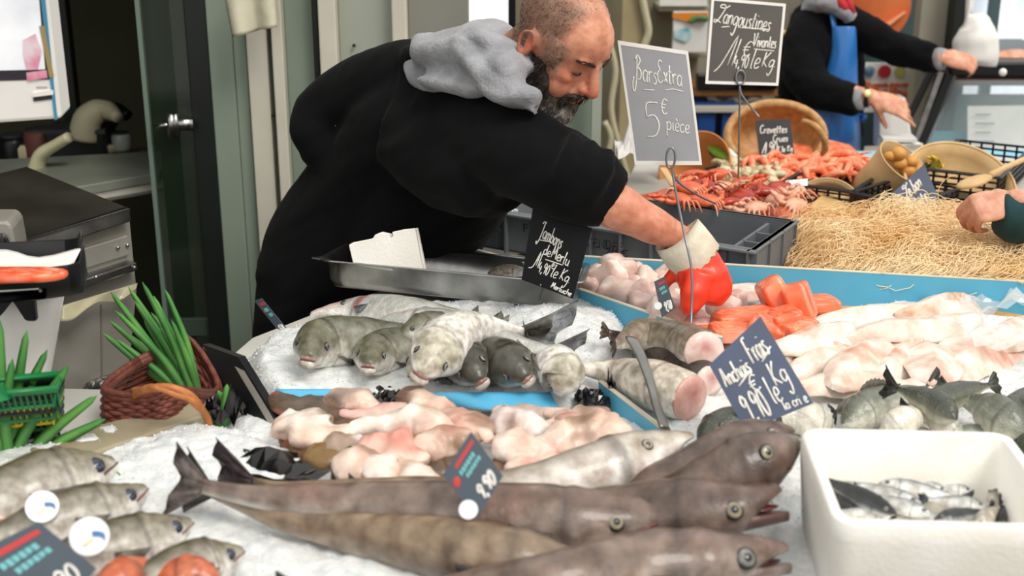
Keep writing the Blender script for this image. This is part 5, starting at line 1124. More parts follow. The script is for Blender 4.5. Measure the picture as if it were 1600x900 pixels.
cp = [('brown-skinned piece at the left, tail beneath the black sign', [(425, 622), (470, 640), (520, 650), (575, 655)], .028, .025, BR2, '#5a5146', .03), ('small cut piece with black-edged skin on the blue liner', [(505, 632), (540, 628), (575, 632), (600, 640)], .026, .022, FL, '#3a2f2b', .045),
      ('pink-fleshed head end with red wound at the left', [(432, 662), (470, 668), (510, 680), (555, 672)], .040, .034, FL, FL2, .055), ('long pink fillet with silver lining in the upper row', [(700, 640), (650, 646), (590, 648), (530, 645)], .028, .024, FL, '#d8a8a4', .045),
      ('plump white-pink fillet reaching toward the centre', [(700, 675), (655, 660), (600, 662), (545, 668)], .034, .032, FL2, FL, .06), ('brown skinned back lying below the plump fillet', [(700, 690), (640, 686), (570, 684), (500, 690)], .030, .024, BR, '#9a7a5c', .03),
      ('olive brown skinned tail from the black sign to the middle', [(540, 725), (500, 705), (460, 690), (430, 670)], .035, .030, '#7d6238', BR, .03), ('cut trunk with pale face in the lower left row', [(520, 722), (560, 728), (600, 738), (620, 745)], .034, .032, FL, '#eadbd0', .05),
      ('white silver-skinned piece in the middle row', [(505, 692), (540, 695), (570, 702), (600, 712)], .028, .022, '#e8e4e0', '#cfc8c2', .05), ('pink trunk piece in the middle row', [(560, 700), (600, 702), (640, 712), (668, 722)], .034, .030, '#dca293', FL, .06),
      ('white triangular fillet just left of the diamond tag', [(585, 755), (620, 740), (660, 752), (695, 762)], .036, .030, FL2, FL, .05), ('twisted brown and pink piece rising toward the liner', [(632, 612), (665, 632), (700, 650), (740, 668)], .030, .028, '#7a4f4a', FL, .055),
      ('pinkish curled piece behind the diamond tag', [(690, 650), (720, 660), (750, 672), (765, 690)], .030, .028, '#dcb4a4', FL, .06), ('rounded piece with brown patch left of the diamond tag', [(645, 705), (680, 695), (720, 685), (760, 680)], .032, .030, FL, '#b98f7c', .055),
      ('brown skin strip left of the diamond tag', [(640, 742), (665, 730), (690, 722), (720, 720)], .032, .026, BR, BR2, .03), ('white belly piece right of the diamond tag top', [(765, 660), (800, 662), (830, 668), (850, 675)], .036, .032, '#f0e9e6', '#e6dad6', .055),
      ('pink belly piece right of the diamond tag', [(770, 695), (810, 698), (840, 700), (870, 702)], .036, .032, FL, FL2, .06), ('brown backed piece low behind the diamond tag', [(770, 722), (800, 728), (840, 725), (880, 715)], .030, .024, BR, BR2, .03),
      ('thin pink strip above the pale silver hake', [(790, 735), (830, 728), (870, 722), (905, 715)], .020, .018, '#e3b9a8', FL, .05), ('greyish flap of flesh at the back of the right group', [(770, 648), (820, 645), (870, 650), (910, 652)], .024, .02, '#cbb9ae', '#e0d2c8', .04),
      ('folded pink scrap at the back of the right group', [(850, 645), (875, 650), (895, 660), (905, 668)], .02, .018, FL, '#b5807c', .06)]
for i, (l, p, w, h, c, c2, z0) in enumerate(cp): piece(l, p, w, h, c, c2, i*2.3, z0*.8)
# rounded ray-like fish with face markings at the right of the group
r_ = piece('rounded pale fish at the right end of the cleaned fish, against the blue board', [(985, 688), (950, 680), (905, 682), (865, 690), (830, 695)], .045, .038, '#e0c2b0', '#e9d4c6', 77, .05, nose=.55, end=.3)
def spot(par, u, v, r, m, lift, name):
    p = py(u, v, lift); MB().ell(p, (r, r*.5, r), None, 12, 8).build(name, M_(m), par, smooth=True)
piece('grey-pink flat fish lying behind the rounded pale one', [(945, 668), (910, 658), (880, 662), (850, 668)], .035, .028, '#d6bfb2', '#e0cfc4', 81, .035)
# crumpled black plastic scraps
mat('black_film', '#0a0a0c', .18, coat=.5)
def scrap(label, u, v, s, seed, z=.03, m='black_film', name='plastic_scrap', cat_='plastic', group='black plastic scraps', st=(1, 1, .5)):
    p = surf(u, v)+V((0, 0, z)); rg = random.Random(seed); mb = MB(); vs = []; fs = []; n = 9
    for i in range(n+1):
        for j in range(n+1):
            x, y = i/n-.5, j/n-.5; vs.append(p + V((x*s*st[0], y*s*st[1], st[2]*s*(.5*MN.noise(V((x*3+seed, y*3, 0))) + .35*MN.noise(V((x*9, y*9+seed, 0)))))))
    for i in range(n):
        for j in range(n): q = i*(n+1)+j; fs.append((q, q+1, q+n+2, q+n+1))
    o = mb.add(vs, fs).build(name, M_(m), smooth=False); md = o.modifiers.new('s', 'SOLIDIFY'); md.thickness = .001; tag(o, label, cat_, group); return o
scrap('crumpled black plastic on the ice behind the rounded pale fish', 925, 645, .06, 3); scrap('black plastic sliver against the short blue board', 954, 640, .03, 5, .05, st=(.4, 1, 1.8))
scrap('black plastic scrap behind the upper row of cleaned fish', 605, 632, .05, 9, .02); scrap('black plastic under the black sign and the brown tails', 470, 735, .12, 12, .01, st=(1.6, 1, .5))
scrap('black plastic beneath the olive brown tail', 540, 745, .12, 15, .01, st=(1.6, .8, .4))
# ============================================================ STEEL TRAY on the ice, tilted back
def tray():
    zn, zf = 1.035, .965; a, b = pz(690, 430, zn), pz(905, 440, zn); 
    A = [py(480, 402, 2.60), py(668, 430, 2.46), py(905, 440, 2.40), py(900, 420, 2.72), py(745, 404, 2.78), py(520, 398, 2.80)]
    A = [pz(476, 402, 1.045), pz(672, 430, 1.045), pz(912, 441, 1.035), pz(940, 418, .985), pz(742, 404, .985), pz(500, 397, 1.01)]
    root = empty('steel_tray', (A[0]+A[3])/2 - V((0, 0, .09)), 'stainless steel tray with rolled rim tilted on the ice, holding broken foam', 'tray')
    # rounded-rectangle rim following the tilted plane
    o0 = A[0].lerp(A[5], .5); c = sum(A, V())/6; ex = (A[2]-A[0]); ey_ = (A[5]-A[0])
    TLn, TRn, TRf, TLf = pz(505, 405, 1.035), pz(903, 441, 1.035), pz(915, 411, .995), pz(560, 396, .985)
    TLf = TLn + (TRf-TRn)
    n = 10; ex = (TRn-TLn); ey_ = (TRf-TRn); w, d = ex.length, ey_.length; X_ = ex.normalized(); Y_ = ey_.normalized(); Z_ = X_.cross(Y_).normalized()
    def rr(inset, z, r):
        out = []; 
        for cx, cy, a0 in ((w-r-inset, d-r-inset, 0), (r+inset, d-r-inset, 90), (r+inset, r+inset, 180), (w-r-inset, r+inset, 270)):
            for k in range(n): a = R_(a0+90*k/(n-1)); out.append(TLn + X_*(cx+r*cos(a)) + Y_*(cy+r*sin(a)) + Z_*z)
        return out
    MB().loft([rr(.022, -.062, .03), rr(.014, -.058, .034), rr(.006, -.045, .036), rr(.003, -.003, .036), rr(-.012, .001, .04), rr(-.014, -.003, .04), rr(-.012, -.0035, .04), rr(.004, -.006, .034), rr(.007, -.044, .034), rr(.02, -.0605, .03)][::1], cap=False).build('pan', M_('steel'), root, smooth=True)
    MB().loft([rr(.015, -.0605, .03), rr(.015, -.0585, .03)]).build('bottom', M_('steel'), root)
    # pointed rim corner on the left
    MB().quadprism([TLn+X_*.02-Z_*.001, TLn-X_*.03+Y_*.012, TLn+Y_*.05-X_*.012], .003, Z_).build('corner_lip', M_('steel'), root)
    return root, TLn, X_, Y_, Z_, w, d
tr, T0, TX, TY, TZ, TW, TD = tray()
for i, (x, y, l) in enumerate(((.36, .10, 'small silver fish lying in the steel tray'), (.31, .13, 'small brownish fish beside it in the steel tray'))):
    p = T0 + TX*(TW*.3+x*.6) + TY*y + TZ*(-.02); fish(l, 'fish', [p, p+TX*.05+TY*.01, p+TX*.10, p+TX*.13-TY*.01], .022, .018, R_(-30), 'bass_side' if i == 0 else 'trunk', 'small', ey=.14, tail=.8, name='tray_fish', group='fish in the steel tray')
# broken foam block standing in the tray
def foam_block():
    pix = [(549, 382), (556, 378), (586, 372), (590, 366), (600, 362), (612, 365), (613, 372), (618, 368), (616, 362), (634, 358), (652, 356), (656, 378), (660, 402), (667, 430), (640, 426), (600, 420), (556, 412)]
    c0 = py(605, 395, 2.62); n_ = V((-.15, -1, .25)); P = [pn(u, v, c0, n_) for u, v in pix]
    root = empty('foam_block', c0 - V((0, 0, .045)), 'broken piece of white polystyrene standing in the steel tray', 'packaging')
    MB().quadprism(P, .022, -n_).build('slab', M_('foam'), root, bevel=.002)
    m = MB(); nn = n_.normalized() 
    q = [pn(u, v, c0 + nn*.006, n_) for u, v in ((549, 382), (586, 372), (612, 365), (613, 374), (600, 382), (560, 390), (550, 392))]; m.quadprism(q, .01, nn)
    q = [pn(u, v, c0 + nn*.008, n_) for u, v in ((614, 362), (652, 356), (667, 430), (652, 428), (648, 386), (640, 376), (622, 374), (624, 392), (612, 394))]; m.quadprism(q, .012, nn)
    m.build('broken_edge', M_('foam'), root, bevel=.002)
    m = MB(); 
    for u, v in ((586, 398), (590, 406), (598, 400)): m.tube([pn(u, v, c0+nn*.0, n_)+nn*.0005, pn(u+6, v+3, c0, n_)+nn*.0005], .0008, 5)
    m.ell(pn(616, 400, c0, n_)+nn*.001, (.014, .002, .005)); m.build('scuffs', mat('scuff', '#b9b6ab', .7), root)
foam_block()
# ============================================================ WHITE FOAM BOX WITH SARDINES
def foam_box():
    zt, zb = 1.085, ZT+.002; th = .018
    bl, br_ = pz(1252, 667, zt), pz(1556, 674, zt); fl_ = pz(1242, 808, zt); X_ = (br_-bl).normalized(); Y_ = V((-X_.y, X_.x, 0)); w = (br_-bl).length+.022; d = abs((fl_-bl).dot(Y_))+.012
    O = bl - Y_*d - X_*.004; r0 = .03; n = 8
    def rr(ins, z, r):
        out = []
        for cx, cy, a0 in ((w-r-ins, d-r-ins, 0), (r+ins, d-r-ins, 90), (r+ins, r+ins, 180), (w-r-ins, r+ins, 270)):
            for k in range(n): a = R_(a0+90*k/(n-1)); p = O + X_*(cx+r*cos(a)) + Y_*(cy+r*sin(a)); out.append(V((p.x, p.y, z)))
        return out
    root = empty('foam_box', V(((O+X_*w/2+Y_*d/2).x, (O+Y_*d/2+X_*w/2).y, zb)), 'white polystyrene box holding small sardines at the right front', 'box')
    MB().loft([rr(.012, zb, .02), rr(.010, zb+.004, .026), rr(.0, zt-.03, .03), rr(.0, zt-.004, .03), rr(.003, zt, .028), rr(th-.006, zt, .02), rr(th-.003, zt-.003, .02), rr(th+.004, zb+.03, .018), rr(th+.008, zb+.022, .016)]).build('body', M_('foam'), root, smooth=True)
    return O, X_, Y_, w, d, zt, zb
BO, BX, BY, BW, BD, BZT, BZB = foam_box()
zs = BZB+.062
def sd(label, a, b, sk='sardine', H=.012, lift=0, bend=0, roll=-55, **k):
    p, q = pz(*a, zs+lift+.0), pz(*b, zs+lift-.004); m = (p+q)/2 + V((0, bend, 0)); fish(label, 'sardine', [p, p.lerp(m, .5)+V((0, bend*.3, 0)), m, m.lerp(q, .5)+V((0, bend*.3, 0)), q], H, H*.62, R_(roll), sk, 'small', ey=.09, eyer=.22, tail=1.2, fins=False, name='sardine', group='sardines in the white foam box', iris='iris_grey', tailcol='#3c4348', m='fish_skin', eyeh=.2, **k)
sd('dark sardine lying diagonally, tail up at the left corner', (1400, 803), (1276, 745), 'sardine_dark', .015, .026, roll=-20); sd('dark sardine beneath the diagonal one in the left corner', (1360, 800), (1275, 762), 'sardine_dark', .014, .012, roll=-20)
sd('dark sardine low in the left corner', (1345, 806), (1275, 785), 'sardine_dark', .014, .005, roll=-20); sd('silver sardine along the front rim at the left', (1392, 806), (1300, 800), H=.012, lift=.010)
sd('bright sardine in the back row, far left', (1440, 788), (1310, 752), H=.014, lift=.018); sd('bright sardine just below the back row', (1455, 804), (1345, 772), H=.013, lift=.018)
sd('sardine with dark back and reddish snout in the back row', (1375, 755), (1500, 778), H=.014, lift=.016); sd('thin sardine across the back, tail at the centre', (1480, 768), (1400, 748), 'sardine', .010, .014)
sd('sardine lying along the back to the right', (1520, 768), (1430, 760), H=.012, lift=.01); sd('silver sardine in the centre of the box', (1540, 792), (1450, 780), H=.013, lift=.014)
sd('grey-backed sardine in the right front', (1462, 812), (1545, 798), 'sardine_dark', .013, .012, roll=-60); sd('short sardine standing toward the right wall', (1525, 822), (1562, 792), 'small_pale', .013, .02, roll=-30)
sd('brownish sardine in the back right corner', (1545, 770), (1570, 785), 'small', .013, .012); sd('dark sardine tail at the right wall', (1560, 820), (1575, 790), 'sardine_dark', .012, .006, roll=-10); sd('sardine under the others at the front centre', (1480, 815), (1400, 806), H=.012, lift=.004)
# ============================================================ LEFT SIDE : display, machine, tray, baskets
def rbox_rings(O, X_, Y_, Z_, w, d, r, n=6):
    return [O + X_*(cx+r*cos(R_(a0+90*k/(n-1)))) + Y_*(cy+r*sin(R_(a0+90*k/(n-1)))) + Z_ for cx, cy, a0 in ((w-r, d-r, 0), (r, d-r, 90), (r, r, 180), (w-r, r, 270)) for k in range(n)]
# --- hanging scale display, tilted, at the top left
def display():
    Y = 2.0; n = V((.10, -1, -.05)).normalized(); c0 = py(40, 90, Y)
    q = [pn(u, v, c0, n) for u, v in ((-180, -40), (70, -40), (96, 186), (-180, 205))]
    n = n if n.dot(CAMV(c0)) > 0 else -n
    root = empty('scale_display', (q[2]+q[3])/2, 'white tilted screen unit hanging at the top left, showing painted pink and white reflections', 'screen')
    MB().quadprism(q, .07, n).build('housing', M_('white_plastic'), root, bevel=.006)
    P = lambda u, v, o=.001: pn(u, v, c0, n) + n*o
    mat('screen_white', '#c9cbd2', .06, c2='#eef0f2', ns=9, coat=.6, emit='#d9dbe0', es=.25); mat('screen_dark', '#1c1826', .08, c2='#2a2035', ns=20, coat=.6); mat('screen_pink', '#c76a84', .1, c2='#d9cfd6', ns=22, coat=.6, emit='#c76a84', es=.15)
    MB().quadprism([P(-180, -40), P(60, -40), P(78, 124), P(-180, 131)], .001, n).build('screen', M_('screen_dark'), root)
    MB().quadprism([P(-180, -40, .002), P(58, -40, .002), P(71, 108, .002), P(-180, 114, .002)], .001, n).build('screen_image', M_('screen_white'), root)
    s = MB(); s.quadprism([P(36, 62, .003), P(56, 52, .003), P(66, 80, .003), P(60, 108, .003), P(42, 109, .003), P(36, 84, .003)], .001, n); s.quadprism([P(42, 113, .003), P(73, 109, .003), P(75, 121, .003), P(43, 126, .003)], .001, n); s.build('painted_reflection', M_('screen_pink'), root)  # pink reflection painted on the screen as flat, faintly glowing patches
    s = MB(); s.quadprism([P(60, -40, .003), P(67, -40, .003), P(90, 186, .003), P(86, 187, .003)], .003, n); s.build('blue_edging', mat('edge_blue', '#3d87a8', .4), root)
    s = MB(); s.quadprism([P(62, 40, .004), P(70, 40, .004), P(85, 120, .004), P(78, 120, .004)], .002, n); s.build('gold_trim', mat('gold_trim', '#9c8a5a', .4), root)
    s = MB(); s.quadprism([P(52, 150, .002), P(84, 146, .002), P(85, 154, .002), P(53, 158, .002)], .003, n); s.build('card_slot', M_('wet_dark'), root)
    s = MB(); s.quadprism([P(52, 144, .004), P(84, 140, .004), P(84, 147, .004), P(52, 151, .004)], .004, n); s.build('slot_label', M_('paper'), root)
    s = MB()
    for k in range(8): s.quadprism([P(57+k*2.2, 135, .002), P(58.5+k*2.2, 135, .002), P(58.5+k*2.2, 137, .002), P(57+k*2.2, 137, .002)], .0006, n)
    s.build('small_print', mat('print_grey', '#8a8a8a', .6), root)
    h = MB(); a = pn(-60, -40, c0, n) - n*.05; h.tube([a, a + V((0, 0, .5))], .02, 10); h.build('hanging_pole', M_('steel_satin'), root)
    h = MB(); h.box(a + V((0, .0, .52)), (.3, .06, .05)); h.build('bracket', M_('steel_satin'), root)
display()
# --- stainless machine with hood and rivets
def machine():
    Y = 2.72; root = empty('steel_machine', V((py(90, 500, Y).x, Y+.2, 0)), 'stainless steel ice machine with sloping hood edge and riveted ledge at the left', 'machine')
    P = lambda u, v, dy=0: py(u, v, Y+dy)
    tl, tr = P(0, 372), P(200, 330); a = V((-1.35, 2.30, 0)); 
    # the machine stands turned : front face runs from near left to far right
    L, Rr = py(-60, 500, 2.50), py(212, 500, 2.82); X_ = (V((Rr.x, Rr.y, 0)) - V((L.x, L.y, 0))); w = X_.length; X_.normalize(); N = V((X_.y, -X_.x, 0)); N = N if N.y < 0 else -N
    base = V((L.x, L.y, 0)); pl_n = N
    Q = lambda u, v, o=0: pn(u, v, base + N*o, N)
    B = MB(); q = [Q(-60, 470), Q(210, 425), Q(214, 560), Q(-60, 640)]
    zt_ = Q(100, 400).z
    def prism(pix, o, th, name, m, bev=.003):
        return MB().quadprism([Q(u, v, o) for u, v in pix], th, N).build(name, M_(m), root, bevel=bev)
    prism([(-60, 398), (203, 342), (214, 455), (196, 640), (-60, 740)], 0, .5, 'cabinet', 'steel_satin')
    MB().box(V((L.x, L.y, .25)) + X_*w*.5 - N*.25, (w*.96, .45, .5), Matrix.Rotation(math.atan2(X_.y, X_.x), 3, 'Z')).build('lower_cabinet', M_('steel_satin'), root)
    prism([(22, 380), (203, 325), (206, 346), (26, 404)], .03, .06, 'hood_edge', 'steel')
    t_ = MB(); q = [Q(10, 384, .03), Q(203, 326, .03)]; back = [q[1] - N*.42 + V((0, 0, .035)), q[0] - N*.42 + V((0, 0, .035))]; t_.quadprism([q[0], q[1], back[0], back[1]], .006, V((0, 0, 1))).build('top_panel', mat('steel_dark', '#4a4740', .4, metal=.5, c2='#38352f', ns=6), root)
    prism([(28, 420), (200, 368), (202, 398), (30, 452)], .012, .01, 'upper_panel', 'steel_satin', .002)
    prism([(30, 470), (214, 410), (217, 422), (30, 486)], .035, .04, 'ledge', 'steel')
    rv = MB()
    for u, v in ((199, 383), (184, 387), (150, 433), (210, 418)): rv.ell(Q(u, v, .014 if v < 400 else .037), (.005, .005, .005))
    rv.build('rivets', M_('steel'), root, smooth=True)
    MB().quadprism([Q(38, 396, .026), Q(56, 391, .026), Q(57, 402, .026), Q(40, 406, .026)], .002, N).build('rating_plate', mat('plate', '#c5bda0', .4, c2='#9fa5a8', ns=80), root)
    mat('curtain', '#cfc6a0', .12, alpha=.62, c2='#b8b296', ns=8)
    fa = [Q(95+k*20, 478-6*k, .038+.006*sin(k*2)) for k in range(7)]; fb = [Q(93+k*20, 500+2-8*k+(6*sin(k*1.7)), .05+.01*sin(k*1.3)) for k in range(7)]
    ribbon('plastic_curtain', fa, fb, 'curtain', parent=root, th=.0015)
    MB().tube([Q(158, 476, .002), Q(160, 640, .002)], .002, 6).build('seam', mat('seam_grey', '#76746c', .5), root)
    # chrome valve
    v = MB(); c = Q(162, 598, .06); v.ell(c, (.022, .02, .014)); v.tube([c + V((-.01, 0, 0)), c + V((-.035, -.0, -.012))], .012, 10); v.ell(c+V((-.035, 0, -.016)), (.013, .013, .016)); v.tube([Q(162, 598, 0), c], .009, 8); v.ell(c+V((.014, 0, .012)), (.02, .013, .006)); v.build('valve', M_('steel'), root, smooth=True)
    return Q, N
machine()
# rounded steel guard at the far left, behind the scale pan
c0 = py(0, 375, 2.45)
def guard():
    P_ = [pn(u, v, c0, V((.15, -1, 0))) for u, v in ((-60, 346), (8, 346), (15, 349), (20, 358), (26, 390), (27, 412), (-10, 425), (-60, 440))]
    r = empty('weighing_scale', V((pz(-20, 500, ZT).x, pz(-20, 500, ZT).y, 0)), 'grey rounded body of the scale at the left picture edge', 'scale')
    MB().quadprism(P_, .10, V((.15, -1, 0))).build('column', M_('steel_satin'), r, bevel=.006)
    MB().ell(pn(4, 381, c0 + V((0, -.004, 0)), V((.15, -1, 0))), (.014, .006, .022)).build('slot', M_('wet_dark'), r, smooth=True)
    x = P_[4]; MB().box((x.x-.10, x.y+.05, (x.z-.03)/2), (.14, .08, x.z-.03)).build('base', M_('steel_satin'), r, bevel=.01)
guard()
# --- black scale pan with paper and salmon
def pan():
    z = 1.205; root = empty('scale_pan', pz(40, 470, z-.05), 'black plastic scale pan holding white paper and a salmon slice at the left edge', 'tray')
    o = [pz(-80, 446, z), pz(122, 432, z), pz(134, 400, z+.03), pz(128, 396, z+.03), pz(-80, 402, z)]
    # tray section swept from left to right, raised lip at the right end
    A = [(pz(-80, 458, z-.01), pz(-80, 404, z)), (pz(60, 448, z-.01), pz(60, 398, z)), (pz(110, 441, z-.008), pz(105, 396, z)), (pz(128, 436, z), pz(124, 394, z+.012)), (pz(135, 402, z+.035), pz(130, 378, z+.03))]
    vs = []; fs = []
    for a, b in A:
        up = V((0, 0, .028)); d = (b-a)*.08; vs += [a + V((0, -.004, .03)), a, a + d - V((0, 0, .028)), b - d - V((0, 0, .024)), b, b + V((0, .004, .024))]
    for i in range(len(A)-1):
        for j in range(5): q = i*6+j; fs.append((q, q+1, q+7, q+6))
    o = MB().add(vs, fs).build('pan', M_('black_plastic'), root, smooth=True); md = o.modifiers.new('s', 'SOLIDIFY'); md.thickness = .005; b = o.modifiers.new('b', 'BEVEL'); b.width = .003
    MB().quadprism([pz(-60, 460, z-.01)+V((0, -.012, 0)), pz(76, 449, z-.01)+V((0, -.012, 0)), pz(76, 464, z-.01)+V((0, -.012, 0)), pz(-60, 477, z-.01)+V((0, -.012, 0))], .012, V((0, -1, 0))).build('rim_bar', M_('black_plastic'), root, bevel=.003)
    MB().tube([pz(-60, 455, z)+V((0, -.014, 0)), pz(66, 447, z)+V((0, -.014, 0)), pz(68, 450, z)+V((0, -.014, 0))], .0025, 8).build('steel_trim', M_('steel'), root)
    b = MB(); b.box(pz(-20, 470, z-.06)-V((0, -.06, .02)), (.14, .08, .05)); b.build('bracket', M_('black_plastic'), root, bevel=.004)
    b = MB(); b.tube([pz(-20, 470, z-.06)-V((0, -.06, .04)), V((pz(-20, 470, z).x, pz(-20, 470, z).y+.06, 0))], .025, 12); b.build('post', M_('steel_satin'), root, smooth=True)
    p = [pz(-60, 430, z+.005), pz(20, 425, z+.008), pz(80, 422, z+.012), pz(115, 412, z+.01)]; q = [py(-60, 392, p[0].y+.12), py(10, 390, p[1].y+.1), py(60, 402, p[2].y+.08), py(128, 386, p[3].y+.06)]
    ribbon('wrapping_paper', p, q, 'paper', 'sheet of white wrapping paper standing in the black scale pan', 'paper', th=.0008)
    chunk('salmon_slice', 'slice of orange salmon on the paper in the black scale pan', 'salmon', None, 15, 432, .19, .05, .02, '#e2592f', 'salmon', .05, 0, 0, .7, .003, 90, .06, '#ea7446', base=pz(12, 430, z+.022))
pan()
# white paper bag hanging under the pan
A_ = [py(-60, 470, 2.10), py(20, 468, 2.06), py(98, 460, 2.10)]; B_ = [py(-60, 640, 2.04), py(10, 650, 2.02), py(66, 640, 2.06)]
ribbon('paper_bag', A_, B_, 'paper', 'big sheet of white paper hanging below the black scale pan', 'paper', th=.001)
ribbon('paper_bag', [py(92, 470, 2.14), py(98, 462, 2.13), py(100, 462, 2.14)], [py(40, 620, 2.12), py(60, 640, 2.10), py(74, 620, 2.13)], 'paper', 'folded edge of white paper behind the hanging sheet', 'paper', th=.001)
# --- stack of plastic baskets : green, black, yellow rims
mat('green_plastic', '#0f7a3e', .35, c2='#0c6a35', ns=8); mat('yellow_plastic', '#d9c21f', .35)
def bas(label, v0, v1, m, z, zoff):
    a, b = pz(-60, v0+10, z), pz(88, v1, z); d = V((0, .06, 0)); root = empty('plastic_basket', (a+b)/2 - V((0, -.08, .03)), label, 'basket', 'stacked shopping baskets')
    q = [a, b, b + d + V((-.01, 0, 0)), a + d]; mb = MB(); mb.tube([*q, q[0]], .0065, 8); mb.build('rim', M_(m), root, smooth=True)
    mb = MB(); n = 16
    for i in range(n): p = a.lerp(b, i/(n-1)); mb.tube([p, p + V((0, .008, -.03))], .0018, 5)
    for i in range(6): p = b.lerp(q[2], i/5); mb.tube([p, p + V((-.008, 0, -.03))], .0018, 5)
    c = V((0, .008, -.03)); mb.tube([a+c, b+c+V((-.008, 0, 0)), q[2]+V((-.008, -.005, -.03))], .003, 6); mb.build('grid', M_(m), root); return root
bz = 1.10
for i, (v, m, l) in enumerate([(592, 'green_plastic', 'green basket rim, topmost of the stack at the left'), (602, 'black_plastic', 'black basket rim just under the topmost green one'), (613, 'green_plastic', 'second green basket rim in the stack'), (620, 'yellow_plastic', 'yellow basket rim in the stack'), (630, 'green_plastic', 'lowest green basket rim in the stack'), (642, 'black_plastic', 'black basket under the lowest green one'), (653, 'black_plastic', 'black basket second from the bottom of the stack'), (663, 'black_plastic', 'bottom black basket of the stack at the left')]):
    bas(l, v+18, v+16, m, 1.075-i*.017, 0)
MB().quadprism([pz(-20, 600, 1.09), pz(4, 602, 1.09), pz(14, 624, 1.07), pz(-20, 635, 1.07)], .01, V((0, -1, .3))).build('basket_handle', M_('green_plastic'), bpy.data.objects['plastic_basket'])
# wooden ledge behind the front left ice
o = MB().quadprism([pz(60, 735, ZT+.03), pz(330, 645, ZT+.03), pz(310, 625, ZT+.03), pz(40, 690, ZT+.03)], .03, V((0, 0, 1))).build('wooden_ledge', mat('ledge_wood', '#8a7f66', .6, c2='#a39a80', ns=8), bevel=.004); tag(o, 'greyish wooden ledge along the back of the front left ice', 'ledge')
# --- wicker basket lying tipped, greenery inside
mat('wicker_brown', '#7a4335', .55, c2='#5a2d24', ns=60, bump=.4, bs=90); mat('wicker_orange', '#c07a44', .5, c2='#a4622f', ns=50, bump=.4, bs=90); mat('wicker_pale', '#c79a63', .5, c2='#a87c47', ns=40, bump=.4, bs=90)
def weave(root, rings, r, m, name='weave', n_st=26, closed=True, wr=.003):
    """woven wall over given closed rings (lists of points)"""
    mb = MB(); n = len(rings[0])
    for i, ring in enumerate(rings):
        pts = []
        for j, p in enumerate(ring):
            c = sum(ring, V())/n; pts.append(p + (p-c).normalized()*wr*(1 if (j+i) % 2 else -1))
        if closed: pts.append(pts[0])
        mb.tube(pts, r, 5, smooth=2, cap=not closed)
    return mb.build(name, M_(m), root, smooth=True)
def brown_basket():
    c = py(250, 640, 2.12); root = empty('wicker_basket', pz(245, 690, ZT+.03), 'brown wicker basket tipped on the ice with an orange handle, full of green leaves', 'basket')
    Y = 2.12; bot = [py(*p) for p in ((168, 664, 2.06), (182, 706, 2.0), (232, 712, 1.98), (286, 704, 2.0), (292, 675, 2.14), (235, 655, 2.2))]
    top = [py(*p) for p in ((216, 568, 2.12), (164, 612, 2.0), (228, 624, 1.98), (268, 612, 2.0), (342, 612, 2.20), (290, 530, 2.30))]
    def sub(ring, k=5): 
        P_, _ = cat([ring[-1]]+ring+[ring[0], ring[1]], [0]*(len(ring)+3), k); return P_[k:-k*2+0][:len(ring)*k]
    b, t = sub(bot), sub(top); n = len(b); lv = 17
    rings = [[p.lerp(q, i/(lv-1)) + (p.lerp(q, i/(lv-1)) - (sum(b, V())/n).lerp(sum(t, V())/n, i/(lv-1)))*.10*sin(pi*i/(lv-1)) for p, q in zip(b, t)] for i in range(lv)]
    weave(root, rings, .0052, 'wicker_brown')
    MB().loft(rings, cap=False).build('wall', M_('wicker_brown'), root, smooth=True)
    rim = MB(); rim.tube(t+[t[0]], .0085, 8, smooth=1); rim.tube([p+V((0, -.003, .008)) for p in t+[t[0]]], .006, 8, smooth=1); rim.build('rim', M_('wicker_brown'), root, smooth=True)
    h = MB(); hp_ = [(208, 616, 1.98), (236, 606, 1.92), (275, 610, 1.91), (305, 628, 1.92), (325, 655, 1.95), (330, 690, 1.95)]
    for k in range(3):
        h.tube([py(u, v+2*k-2+2.2*sin(i*2.2+k*2.1), Y_-.002*k) + V((0, 0, .0045*cos(i*2.2+k*2.1))) for i, (u, v, Y_) in enumerate(hp_)], .0055, 7, smooth=4)
    h.build('handle', M_('wicker_orange'), root, smooth=True)
    h = MB(); h.tube([py(320, 545, 2.3), py(340, 548, 2.28), py(365, 565, 2.26), py(385, 590, 2.24)], .006, 8, smooth=4); h.build('handle', M_('wicker_orange'), root, smooth=True)
brown_basket()
mat('leaf', '#64a04e', .45, c2='#3f7d40', ns=12, spec=.4, coat=.1); mat('leaf_light', '#7fae62', .45, c2='#4f8a3f', ns=12)
def palm(label, base, tips, w, seed, m='leaf'):
    root = empty('palm_leaf', base, label, 'plant'); rg = random.Random(seed); mb = MB()
    for tp in tips:
        b = base + V((rg.uniform(-.012, .012), rg.uniform(-.01, .01), 0)); mid = b.lerp(tp, .55) + V((rg.uniform(-.008, .008), rg.uniform(-.01, .01), .008)); P_, _ = cat([b, b.lerp(mid, .5)+V((0, 0, .002)), mid, tp], [0]*4, 5); n = len(P_)
        fr = frames(P_, (0, -1, .4)); vs = []; fs = []
        for i, (p, (T, U, S)) in enumerate(zip(P_, fr)):
            k = w*(sin(pi*min(1, .12+.80*i/(n-1))))**.7*(1 if i < n-1 else .1); vs += [p - S*k, p + U*k*.25, p + S*k, p - U*.0006]
        for i in range(n-1):
            for a, c in ((0, 1), (1, 2), (2, 3), (3, 0)): fs.append((i*4+a, i*4+c, i*4+4+c, i*4+4+a))
        mb.add(vs, fs)
    mb.build('leaflets', M_(m), root, smooth=True); MB().tube([base + V((0, 0, -.06)), base, base + V((0, 0, .02))], [.004, .006, .004], 8).build('stem', M_('leaf_light'), root, smooth=True); return root
Y = 2.18
